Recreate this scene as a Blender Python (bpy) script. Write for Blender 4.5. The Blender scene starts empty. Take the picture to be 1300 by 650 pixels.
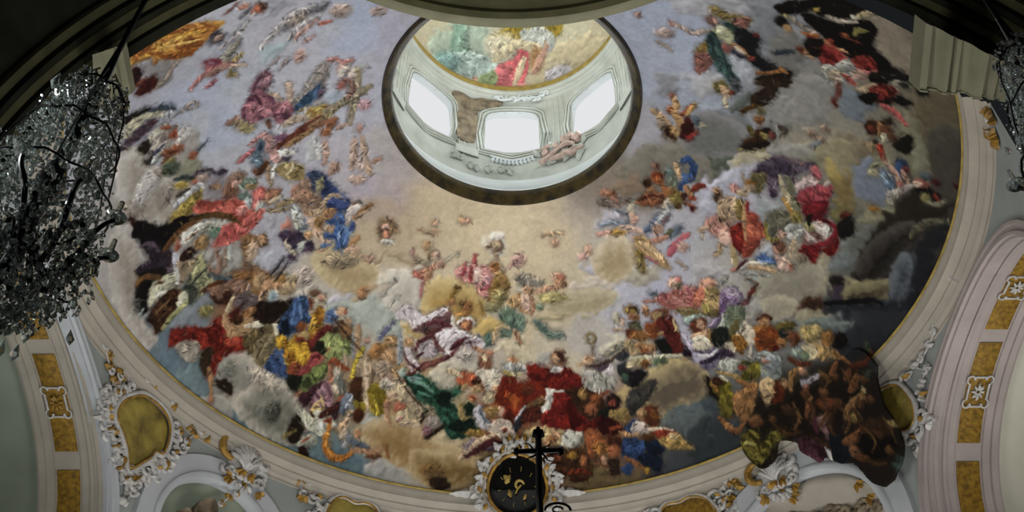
import bpy, math, random
import numpy as np
PI = math.pi
random.seed(5)
COL = bpy.context.scene.collection

# ---------------------------------------------------------------- helpers
class MB:
    """collects vertices and faces for one mesh object"""
    def __init__(s): s.v = []; s.f = []
    def add(s, vs, fs):
        b = len(s.v); s.v += [tuple(p) for p in vs]; s.f += [tuple(b + i for i in f) for f in fs]
    def grid(s, rows, close_u=False, close_v=False):
        n, m = len(rows), len(rows[0]); vs = [p for r in rows for p in r]; fs = []
        for i in range(n if close_u else n - 1):
            for j in range(m if close_v else m - 1):
                a, b = i, (i + 1) % n; c, d = j, (j + 1) % m
                fs.append((a * m + c, b * m + c, b * m + d, a * m + d))
        s.add(vs, fs)
    def box(s, lo, hi):
        x0, y0, z0 = lo; x1, y1, z1 = hi
        s.add([(x0,y0,z0),(x1,y0,z0),(x1,y1,z0),(x0,y1,z0),(x0,y0,z1),(x1,y0,z1),(x1,y1,z1),(x0,y1,z1)],
              [(3,2,1,0),(4,5,6,7),(0,1,5,4),(1,2,6,5),(2,3,7,6),(3,0,4,7)])
    def tube(s, pts, rad, n=7, closed=False, flat=1.0):
        pts = [np.array(p, float) for p in pts]; k = len(pts)
        rads = rad if hasattr(rad, '__len__') else [rad] * k
        rows = []; up = np.array([.31, .17, .93])
        for i, p in enumerate(pts):
            a = pts[(i - 1) % k] if (closed or i > 0) else p
            b = pts[(i + 1) % k] if (closed or i < k - 1) else p
            t = b - a; t /= np.linalg.norm(t) + 1e-9
            u = np.cross(t, up); l = np.linalg.norm(u)
            if l < .05: u = np.cross(t, np.array([1., 0, 0])); l = np.linalg.norm(u)
            u /= l; w = np.cross(t, u)
            rows.append([p + rads[i] * (math.cos(2*PI*j/n) * u + flat * math.sin(2*PI*j/n) * w) for j in range(n)])
        s.grid(rows, closed, True)
        if not closed:
            b = len(s.v) - n * k
            s.f.append(tuple(b + j for j in range(n))[::-1]); s.f.append(tuple(b + (k - 1) * n + j for j in range(n)))
    def lathe(s, prof, cx=0, cy=0, a0=0, a1=360, n=96, closed_prof=False):
        full = abs(a1 - a0 - 360) < 1e-6
        rows = []
        for i in range(n if full else n + 1):
            t = math.radians(a0 + (a1 - a0) * i / n)
            rows.append([(cx + r * math.cos(t), cy + r * math.sin(t), z) for r, z in prof])
        s.grid(rows, full, closed_prof)
    def drop(s, c, axis, L, r, n=6):
        """a cut glass drop hanging from c along axis"""
        c = np.array(c, float); a = np.array(axis, float); a /= np.linalg.norm(a)
        u = np.cross(a, [.3, .8, .5]); u /= np.linalg.norm(u); w = np.cross(a, u)
        ring = [c + a * L * .62 + r * (math.cos(2*PI*j/n) * u + math.sin(2*PI*j/n) * w) for j in range(n)]
        s.add([c] + ring + [c + a * L], [(0, 1 + j, 1 + (j + 1) % n) for j in range(n)] + [(n + 1, 1 + (j + 1) % n, 1 + j) for j in range(n)])
    def build(s, name, mat, parent=None, smooth=True, recalc=True):
        me = bpy.data.meshes.new(name); me.from_pydata(s.v, [], s.f); me.update()
        if recalc:
            import bmesh
            b = bmesh.new(); b.from_mesh(me); bmesh.ops.recalc_face_normals(b, faces=b.faces); b.to_mesh(me); b.free()
        if smooth:
            me.polygons.foreach_set('use_smooth', [True] * len(me.polygons))
            try: me.set_sharp_from_angle(angle=math.radians(42))
            except Exception: pass
        o = bpy.data.objects.new(name, me); COL.objects.link(o); me.materials.append(mat)
        if parent is not None:
            o.parent = parent
            o.matrix_parent_inverse = parent.matrix_world.inverted()
        return o

def build_each(mb, name, mat, parent):
    """every separate piece becomes a part of its own"""
    par = list(range(len(mb.v)))
    def find(a):
        while par[a] != a: par[a] = par[par[a]]; a = par[a]
        return a
    for f in mb.f:
        r = find(f[0])
        for i in f[1:]: par[find(i)] = r
    groups = {}
    for f in mb.f: groups.setdefault(find(f[0]), []).append(f)
    for fs in groups.values():
        ids = sorted({i for f in fs for i in f}); mp = {v: i for i, v in enumerate(ids)}
        q = MB(); q.v = [mb.v[i] for i in ids]; q.f = [tuple(mp[i] for i in f) for f in fs]; q.build(name, mat, parent)
def thing(name, label, cat, loc=(0, 0, 0), group=None):
    o = bpy.data.objects.new(name, None); COL.objects.link(o); o.location = loc; o.empty_display_size = .2
    o.matrix_world = __import__('mathutils').Matrix.Translation(loc)
    o['label'] = label; o['category'] = cat
    if group: o['group'] = group
    return o
def struct(o, label=None):
    o['kind'] = 'structure'
    if label: o['label'] = label
    return o
def spline(P, closed=True, k=5):
    return [tuple(map(float, q)) for q in _catmull(P, closed, k)]

# ---------------------------------------------------------------- materials
def lin(h):
    c = [int(h[i:i+2], 16) / 255 for i in (0, 2, 4)]
    return [x / 12.92 if x <= .04045 else ((x + .055) / 1.055) ** 2.4 for x in c]
def mat(name, hexc, rough=.6, metal=0., var=.12, scale=4., bump=.0, hex2=None, spec=.4, trans=0., bscale=30.):
    m = bpy.data.materials.new(name); m.use_nodes = True; nt = m.node_tree; p = nt.nodes['Principled BSDF']
    p.inputs['Roughness'].default_value = rough; p.inputs['Metallic'].default_value = metal
    p.inputs['Specular IOR Level'].default_value = spec; p.inputs['Transmission Weight'].default_value = trans
    tc = nt.nodes.new('ShaderNodeTexCoord'); nz = nt.nodes.new('ShaderNodeTexNoise'); nz.inputs['Scale'].default_value = scale
    nz.inputs['Detail'].default_value = 6; nt.links.new(tc.outputs['Object'], nz.inputs['Vector'])
    mx = nt.nodes.new('ShaderNodeMix'); mx.data_type = 'RGBA'
    c = lin(hexc); c2 = lin(hex2) if hex2 else [x * (1 - 2.2 * var) for x in c]
    mx.inputs['A'].default_value = c2 + [1]; mx.inputs['B'].default_value = [min(1, x * (1 + var)) for x in c] + [1]
    rp = nt.nodes.new('ShaderNodeMapRange'); rp.inputs['From Min'].default_value = .32; rp.inputs['From Max'].default_value = .66
    nt.links.new(nz.outputs['Fac'], rp.inputs['Value']); nt.links.new(rp.outputs['Result'], mx.inputs['Factor'])
    nt.links.new(mx.outputs['Result'], p.inputs['Base Color'])
    if bump:
        n2 = nt.nodes.new('ShaderNodeTexNoise'); n2.inputs['Scale'].default_value = bscale; nt.links.new(tc.outputs['Object'], n2.inputs['Vector'])
        b = nt.nodes.new('ShaderNodeBump'); b.inputs['Strength'].default_value = bump; b.inputs['Distance'].default_value = .03
        nt.links.new(n2.outputs['Fac'], b.inputs['Height']); nt.links.new(b.outputs['Normal'], p.inputs['Normal'])
    return m
def paint_mat(name):
    m = bpy.data.materials.new(name); m.use_nodes = True; nt = m.node_tree; p = nt.nodes['Principled BSDF']
    p.inputs['Roughness'].default_value = .9; p.inputs['Specular IOR Level'].default_value = .12
    a = nt.nodes.new('ShaderNodeAttribute'); a.attribute_name = 'pigment'; nt.links.new(a.outputs['Color'], p.inputs['Base Color'])
    return m
M = dict(
    plaster=mat('cool_white_plaster', 'b4b8bc', .8, var=.05, scale=1.5, spec=.2),
    wall=mat('grey_green_plaster', '959b98', .85, var=.06, scale=1.2, spec=.2),
    cream=mat('cream_stucco', 'a39c90', .75, var=.05, scale=2, spec=.25),
    rose=mat('warm_white_stucco', 'a69c98', .75, var=.05, scale=2, spec=.25),
    stucco=mat('white_stucco', 'bcbab6', .6, var=.10, scale=9, bump=.35, spec=.35),
    gilt=mat('gilding', 'a07c34', .5, .2, var=.25, scale=7, bump=.5, spec=.5, bscale=22),
    giltlip=mat('pale_gilt_lip', 'a8924e', .5, .2, var=.15, scale=6),
    goldfield=mat('gold_mosaic_field', '8a6a1e', .6, .1, var=.30, scale=14, bump=.5, hex2='644a12', bscale=45),
    olive=mat('olive_gilt_relief', '93833c', .6, .1, var=.3, scale=2.6, bump=1., hex2='66582a', bscale=7),
    darkgilt=mat('backlit_gilding', '3c3110', .5, .3, var=.4, scale=5, hex2='161108', bump=.3),  # rim's darkness against the bright lantern is put into this colour
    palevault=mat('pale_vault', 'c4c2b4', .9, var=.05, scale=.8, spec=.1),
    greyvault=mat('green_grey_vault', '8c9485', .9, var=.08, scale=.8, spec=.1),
    lantern=mat('pale_lantern_stucco', 'c2c5bd', .8, var=.05, scale=2, hex2='aeb2a8', spec=.2),
    lantern2=mat('white_lantern_moulding', 'd6dcdc', .7, var=.03, scale=2, spec=.2),
    iron=mat('black_iron', '0b0a09', .45, .6, var=.2, scale=8),
    shade=mat('shaded_stone_vault', '23241c', .9, var=.15, scale=2.5, spec=.05),  # backlit shade of the nave is put into the base colour
    shade2=mat('shaded_olive_moulding', '45442f', .85, var=.12, scale=3, spec=.1),  # nave ribs, darkened in colour for the same shade
    pier=mat('grey_green_stone', '7d7c66', .85, var=.08, scale=2.2, spec=.15),
    crystal=mat('smoky_cut_crystal', 'e2e8e4', .06, .0, var=.1, scale=22, hex2='a8b2aa', spec=.9, trans=.88),
    black=mat('black_enamel', '060605', .3, .0, var=.3, scale=6),
    brown=mat('brown_painted_stucco', '857864', .8, var=.25, scale=6, bump=.4),
    pinkst=mat('pink_stucco', 'c0a79b', .7, var=.15, scale=8, bump=.3),
    floor=mat('stone_floor', '6a655c', .7, var=.1, scale=1.5),
)
def glow(name, c, k):
    m = bpy.data.materials.new(name); m.use_nodes = True; nt = m.node_tree; nt.nodes.clear()
    e = nt.nodes.new('ShaderNodeEmission'); o = nt.nodes.new('ShaderNodeOutputMaterial')
    e.inputs['Color'].default_value = c + (1,); e.inputs['Strength'].default_value = k; nt.links.new(e.outputs[0], o.inputs[0])
    return m
M['pane'] = glow('daylit_frosted_pane', (.97, .98, 1.), .80)

# ---------------------------------------------------------------- sizes of the place (metres; dome axis at x = y = 0)
RR, HR = 7.0, 12.108            # springing ring of the dome
SZ, SR = 8.912, 7.695           # sphere of the dome
LR, LZ = 2.47, 16.2             # rim of the lantern opening
RW = 7.25                       # wall under the ring
EYE = -11.219
def wp(az, z, d=0.):
    t = math.radians(az); r = RW - d
    return (r * math.cos(t), r * math.sin(t), z)
def local(az0, z0):
    return lambda x, y, d=0.: wp(az0 - math.degrees(x / RW), z0 + y, d)

# ================================================================ painting engine
def _noise_field(n, cells, seed):
    rg = np.random.default_rng(seed)
    g = rg.random((cells + 1, cells + 1)).astype(np.float32); g[-1] = g[0]; g[:, -1] = g[:, 0]
    t = np.linspace(0, cells, n, endpoint=False).astype(np.float32)
    i = t.astype(int); f = t - i; f = f * f * (3 - 2 * f)
    a = g[i] * (1 - f)[:, None] + g[i + 1] * f[:, None]
    return a[:, i] * (1 - f)[None] + a[:, i + 1] * f[None]

def _catmull(P, closed, k=4):
    P = np.asarray(P, np.float32); n = len(P)
    if n < 3: return P
    idx = np.arange(n if closed else n - 1)
    gi = (lambda j: P[j % n]) if closed else (lambda j: P[np.clip(j, 0, n - 1)])
    p0, p1, p2, p3 = gi(idx - 1), gi(idx), gi(idx + 1), gi(idx + 2)
    out = []
    for q in range(k):
        t = q / k; T = .42
        m1, m2 = T * (p2 - p0), T * (p3 - p1)
        out.append((2*t**3-3*t**2+1)*p1 + (t**3-2*t**2+t)*m1 + (-2*t**3+3*t**2)*p2 + (t**3-t**2)*m2)
    R = np.stack(out, 1).reshape(-1, 2)
    return R if closed else np.vstack([R, P[-1:]])

def _hex(h):
    return np.array([int(h[i:i+2], 16) for i in (0, 2, 4)], np.float32) / 255

class Canvas:
    """A painted surface: unit = size of one photo-scale brush unit at that place."""
    def __init__(s, w, h):
        s.w, s.h = w, h
        s.a = np.zeros((h, w, 3), np.float32); s.fig = np.zeros((h, w), np.float32)
        s.N = [_noise_field(1024, c, 7 + c) for c in (24, 90, 256, 512)]
    def nz(s, k, X, Y):
        return s.N[k][(Y.astype(int)) % 1024, (X.astype(int)) % 1024] - .5
    def sm(s, k, X, Y):
        n = s.N[k]; xi = np.floor(X).astype(int); yi = np.floor(Y).astype(int); fx = X - xi; fy = Y - yi
        g = lambda i, j: n[j % 1024, i % 1024]
        return (g(xi, yi) * (1 - fx) + g(xi + 1, yi) * fx) * (1 - fy) + (g(xi, yi + 1) * (1 - fx) + g(xi + 1, yi + 1) * fx) * fy - .5
    def under(s, pts, hx, u, grow):
        P = np.asarray(pts, np.float32); m = grow * 1.6
        b = s.box(P[:, 0].min() - m, P[:, 1].min() - m, P[:, 0].max() + m, P[:, 1].max() + m)
        if b is None: return
        X, Y = b[4] , b[5]
        X = X + s.nz(2, X, Y) * 5 * u; Y = Y + s.nz(2, Y, X) * 5 * u
        d2 = np.full(X.shape, 1e18, np.float32)
        R = np.roll(P, -1, 0) if len(P) > 1 else P
        for A, B in zip(P, R):
            v = B - A; L = v @ v + 1e-6
            t = np.clip(((X - A[0]) * v[0] + (Y - A[1]) * v[1]) / L, 0, 1)
            d2 = np.minimum(d2, (X - A[0] - t * v[0])**2 + (Y - A[1] - t * v[1])**2)
        al = np.clip(1 - np.sqrt(d2) / grow, 0, 1); al = al * al * (3 - 2 * al) * .66
        x0, y0, x1, y1 = b[:4]
        loc = s.a[y0:y1, x0:x1]
        c = _hex(hx); lum = float(c.mean()) + .02
        tint = .5 * c + .5 * loc
        n = s.nz(2, b[4], b[5])[..., None] * np.array([.5, .42, .36], np.float32) + s.nz(3, b[5] + 90, b[4])[..., None] * np.array([.3, .1, -.1], np.float32)
        s.put(b, al, tint * (.66 + n))
    def base(s, pts, cols, rad):
        st = 8
        ys, xs = np.mgrid[0:s.h:st, 0:s.w:st].astype(np.float32)
        xs += s.nz(0, xs, ys) * rad * .9; ys += s.nz(0, ys + 300, xs) * rad * .9
        W = np.zeros(xs.shape, np.float32) + 1e-12; A = np.zeros(xs.shape + (3,), np.float32)
        for (x, y), c in zip(pts, cols):
            d = ((xs - x)**2 + (ys - y)**2) / rad**2
            w = 1 / (d + .06)**2.2
            W += w; A += w[..., None] * c
        A /= W[..., None]
        for ax in (0, 1):
            A = np.repeat(A, st, axis=ax)
        A = A[:s.h, :s.w]
        k = np.ones(9, np.float32) / 9
        for _ in range(2):
            for ax in (0, 1):
                P = np.pad(A, [(4, 4) if i == ax else (0, 0) for i in range(3)], mode='edge')
                c = np.cumsum(P, axis=ax, dtype=np.float64); n = A.shape[ax]
                lo = np.concatenate([np.zeros_like(np.take(c, [0], ax)), np.take(c, range(0, n - 1), ax)], ax)
                A = ((np.take(c, range(8, 8 + n), ax) - lo) / 9).astype(np.float32)
        s.a[:] = A
    def box(s, x0, y0, x1, y1):
        x0, y0, x1, y1 = int(max(0, x0)), int(max(0, y0)), int(min(s.w, x1 + 1)), int(min(s.h, y1 + 1))
        if x1 - x0 < 1 or y1 - y0 < 1: return None
        Y, X = np.mgrid[y0:y1, x0:x1].astype(np.float32)
        return x0, y0, x1, y1, X, Y
    def put(s, b, al, col):
        x0, y0, x1, y1 = b[:4]
        r = s.a[y0:y1, x0:x1]
        r += al[..., None] * (col - r)
        if s.mark:
            f = s.fig[y0:y1, x0:x1]; np.maximum(f, al, out=f)
    mark = False
    def dabs(s, u, count, seed):
        """short broken brush strokes that break up the figures: lights, darks and half tones of the colour underneath"""
        rg = np.random.default_rng(seed); src = s.a.copy()
        ys, xs = np.nonzero(s.fig[::3, ::3] > .35)
        if not len(xs): return
        gx = s.N[1]
        for q in rg.integers(0, len(xs), count):
            x, y = xs[q] * 3 + rg.uniform(-2, 2) * u, ys[q] * 3 + rg.uniform(-2, 2) * u
            i, j = int(min(s.h - 1, max(0, y))), int(min(s.w - 1, max(0, x)))
            f = s.N[0][int(i * .9) % 1024, int(j * .9) % 1024]; a = f * 9 + rg.normal(0, .5)
            L = rg.uniform(1.5, 6.5) * u; w = rg.uniform(.45, 1.15) * u; k = rg.normal(0, 1.6) / u * .02
            v = rg.uniform(.3, .88) if rg.random() < .58 else rg.uniform(1.08, 1.5); c = src[i, j] * v + (v > 1) * np.array([.035, .025, .0], np.float32)
            if rg.random() < .12:
                i2, j2 = int(np.clip(i + rg.normal(0, 9 * u), 0, s.h - 1)), int(np.clip(j + rg.normal(0, 9 * u), 0, s.w - 1)); c = src[i2, j2] * .9
            b = s.box(x - L - 2, y - L - 2, x + L + 2, y + L + 2)
            if b is None: continue
            X, Y = b[4] - x, b[5] - y; ca, sa = math.cos(a), math.sin(a)
            t = X * ca + Y * sa; n = -X * sa + Y * ca + k * t * t
            d = np.sqrt(np.maximum(np.abs(t) - L, 0) ** 2 + n * n) - w * np.sqrt(np.clip(1 - (t / (L + 1e-3)) ** 2, .05, 1))
            s.put(b, np.clip(.5 - d / (1.1 * u), 0, 1) * .72, c)
    def shape(s, kind, hx, hx2, par, pts, u):
        """kind p polygon, s soft cloud, d drapery, l stroke, b dab; u = pixels per brush unit"""
        P = np.asarray(pts, np.float32)
        c = _hex(hx)
        if kind == 'b':
            rx, ry, ang = par
            m = max(rx, ry) * 1.3 + 2
            b = s.box(P[0, 0] - m, P[0, 1] - m, P[0, 0] + m, P[0, 1] + m)
            if b is None: return
            X, Y = b[4], b[5]
            X2 = X + s.sm(2, X * .8 / u, Y * .8 / u) * 3 * u - P[0, 0]; Y2 = Y + s.sm(2, Y * .8 / u, X * .8 / u) * 3 * u - P[0, 1]
            ca, sa = math.cos(ang), math.sin(ang)
            e, f = (X2 * ca + Y2 * sa) / rx, (-X2 * sa + Y2 * ca) / ry
            r = np.sqrt(e * e + f * f)
            al = np.clip((1.3 - r) / .6, 0, 1)
            sh = .93 - .20 * (.6 * e + .8 * f) + .16 * s.nz(2, X * .5, Y * .5) + .12 * s.nz(3, X, Y)
            s.put(b, al * .94, c * sh[..., None]); return
        if kind == 'l':
            Q = _catmull(P, False, 4); w = par / 2
            m = w + 3 * u
            b = s.box(Q[:, 0].min() - m, Q[:, 1].min() - m, Q[:, 0].max() + m, Q[:, 1].max() + m)
            if b is None: return
            X, Y = b[4], b[5]
            Xw = X + s.nz(2, X, Y) * 1.0 * u; Yw = Y + s.nz(2, Y, X) * 1.0 * u
            best = np.full(X.shape, 1e9, np.float32); side = np.zeros_like(best); n = len(Q) - 1
            for i in range(n):
                A, B = Q[i], Q[i + 1]; v = B - A; L = v @ v + 1e-6
                t = np.clip(((Xw - A[0]) * v[0] + (Yw - A[1]) * v[1]) / L, 0, 1)
                dx, dy = Xw - A[0] - t * v[0], Yw - A[1] - t * v[1]
                g = (i + t) / n
                ww = w * (.62 + .38 * np.sin(np.pi * np.clip(g * 1.15, 0, 1)))
                d = np.sqrt(dx * dx + dy * dy) - ww
                k = d < best
                best = np.where(k, d, best)
                side = np.where(k, (.6 * dx + .8 * dy) / (w + .3 * u), side)
            al = np.clip(.5 - best / (1.8 * u), 0, 1)
            sh = .93 - .22 * np.clip(side, -1, 1) + .16 * s.nz(2, X * .6, Y * .6) + .1 * s.nz(3, X, Y)
            s.put(b, al * .96, c * sh[..., None]); return
        Q = _catmull(P, True, 4)
        if kind == 'c': Q = Q + 0
        soft = 5.0 * u if kind == 's' else 1.0 * u
        m = soft * 1.6 + 3 * u
        b = s.box(Q[:, 0].min() - m, Q[:, 1].min() - m, Q[:, 0].max() + m, Q[:, 1].max() + m)
        if b is None: return
        X, Y = b[4], b[5]
        if kind == 's':
            Xw = X + s.nz(1, X, Y) * 12 * u + s.sm(2, X * .5, Y * .5) * 4 * u; Yw = Y + s.nz(1, Y, X) * 12 * u + s.sm(2, Y * .5, X * .5) * 4 * u
        else:
            Xw = X + s.sm(2, X * .8 / u, Y * .8 / u) * 4 * u; Yw = Y + s.sm(2, Y * .8 / u, X * .8 / u) * 4 * u
        d2 = np.full(X.shape, 1e18, np.float32); ins = np.zeros(X.shape, bool)
        for A, B in zip(Q, np.roll(Q, -1, 0)):
            v = B - A; L = v @ v + 1e-6
            ex, ey = Xw - A[0], Yw - A[1]
            t = np.clip((ex * v[0] + ey * v[1]) / L, 0, 1)
            dx, dy = ex - t * v[0], ey - t * v[1]
            d2 = np.minimum(d2, dx * dx + dy * dy)
            if A[1] != B[1]:
                cr = ((A[1] > Yw) != (B[1] > Yw)) & (Xw < (B[0] - A[0]) * (Yw - A[1]) / (B[1] - A[1]) + A[0])
                ins ^= cr
        sd = np.sqrt(d2); sd = np.where(ins, -sd, sd)
        al = np.clip(.5 - sd / (2 * soft if kind == 's' else 2.2 * u), 0, 1)
        if kind == 'c':
            al = np.clip(.5 - sd / (5 * u), 0, 1); al = al * al * (3 - 2 * al) * .94
            st = max(1, int(2 * u))
            if min(sd.shape) > 3 * st:
                gy, gx = np.gradient(sd[::st, ::st], st)
                gx, gy = [np.repeat(np.repeat(g, st, 0), st, 1)[:sd.shape[0], :sd.shape[1]] for g in (gx, gy)]
            else: gx = gy = 0 * sd
            t = np.clip(-sd / (17 * u), 0, 1); lam = -(.5 * gx + .86 * gy)
            m = np.clip(t * .8 + .55 * np.clip(-lam, -.4, 1) * (1 - t * .4) + .35 * s.nz(1, X, Y) + .1, 0, 1)[..., None]
            s.put(b, al, c * (1 - m) + _hex(hx2) * m); return
        if kind == 's':
            al = al * al * (3 - 2 * al) * .92
            st = max(1, int(2 * u))
            if min(sd.shape) > 3 * st:
                gy, gx = np.gradient(sd[::st, ::st], st)
                gx, gy = [np.repeat(np.repeat(g, st, 0), st, 1)[:sd.shape[0], :sd.shape[1]] for g in (gx, gy)]
            else: gx = gy = 0 * sd
            lam = -(.6 * gx + .8 * gy) * np.exp(np.minimum(sd, 0) / (10 * u))
            sh = 1 + .13 * lam + .12 * s.nz(1, X, Y) + .08 * s.nz(2, X * .7, Y * .7)
            s.put(b, al, c * sh[..., None]); return
        if min(sd.shape) > 2:
            gy, gx = np.gradient(sd)
            lam = -(.6 * gx + .8 * gy) * np.exp(np.minimum(sd, 0) / (3.2 * u))
        else:
            lam = 0 * sd
        if kind == 'd':
            ca, sa = math.cos(par), math.sin(par)
            a = X * ca + Y * sa; q = -X * sa + Y * ca
            wv = s.nz(1, X, Y) * 9 * u
            f = s.sm(2, (q + wv) * (.85 / u) + 4000, a * (.2 / u) + 4000) * 1.5 + s.sm(3, (q + wv) * (.9 / u) + 4000, a * (.25 / u) + 4000) * .6
            f = np.clip(f * 1.35 + .55 + .12 * lam, 0, 1.1)[..., None]
            col = _hex(hx2) * (1 - f) + c * 1.0 * f
        else:
            col = c * (.93 + .15 * lam + .34 * s.sm(2, X * .45 / u + Y * .2 / u, Y * .3 / u) + .22 * s.sm(3, X * .5 / u, Y * .5 / u))[..., None]
        s.put(b, al * .97, col)
    def grain(s, amt, u):
        Y, X = np.mgrid[0:s.h, 0:s.w].astype(np.float32)
        n = s.nz(3, X / u, Y / u) * .5 + s.nz(2, X / u, Y / u) * .7 + s.nz(1, X / u, Y / u) * .6
        s.a *= (1 + amt * n)[..., None]
        np.clip(s.a, 0, 1, out=s.a)

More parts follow.
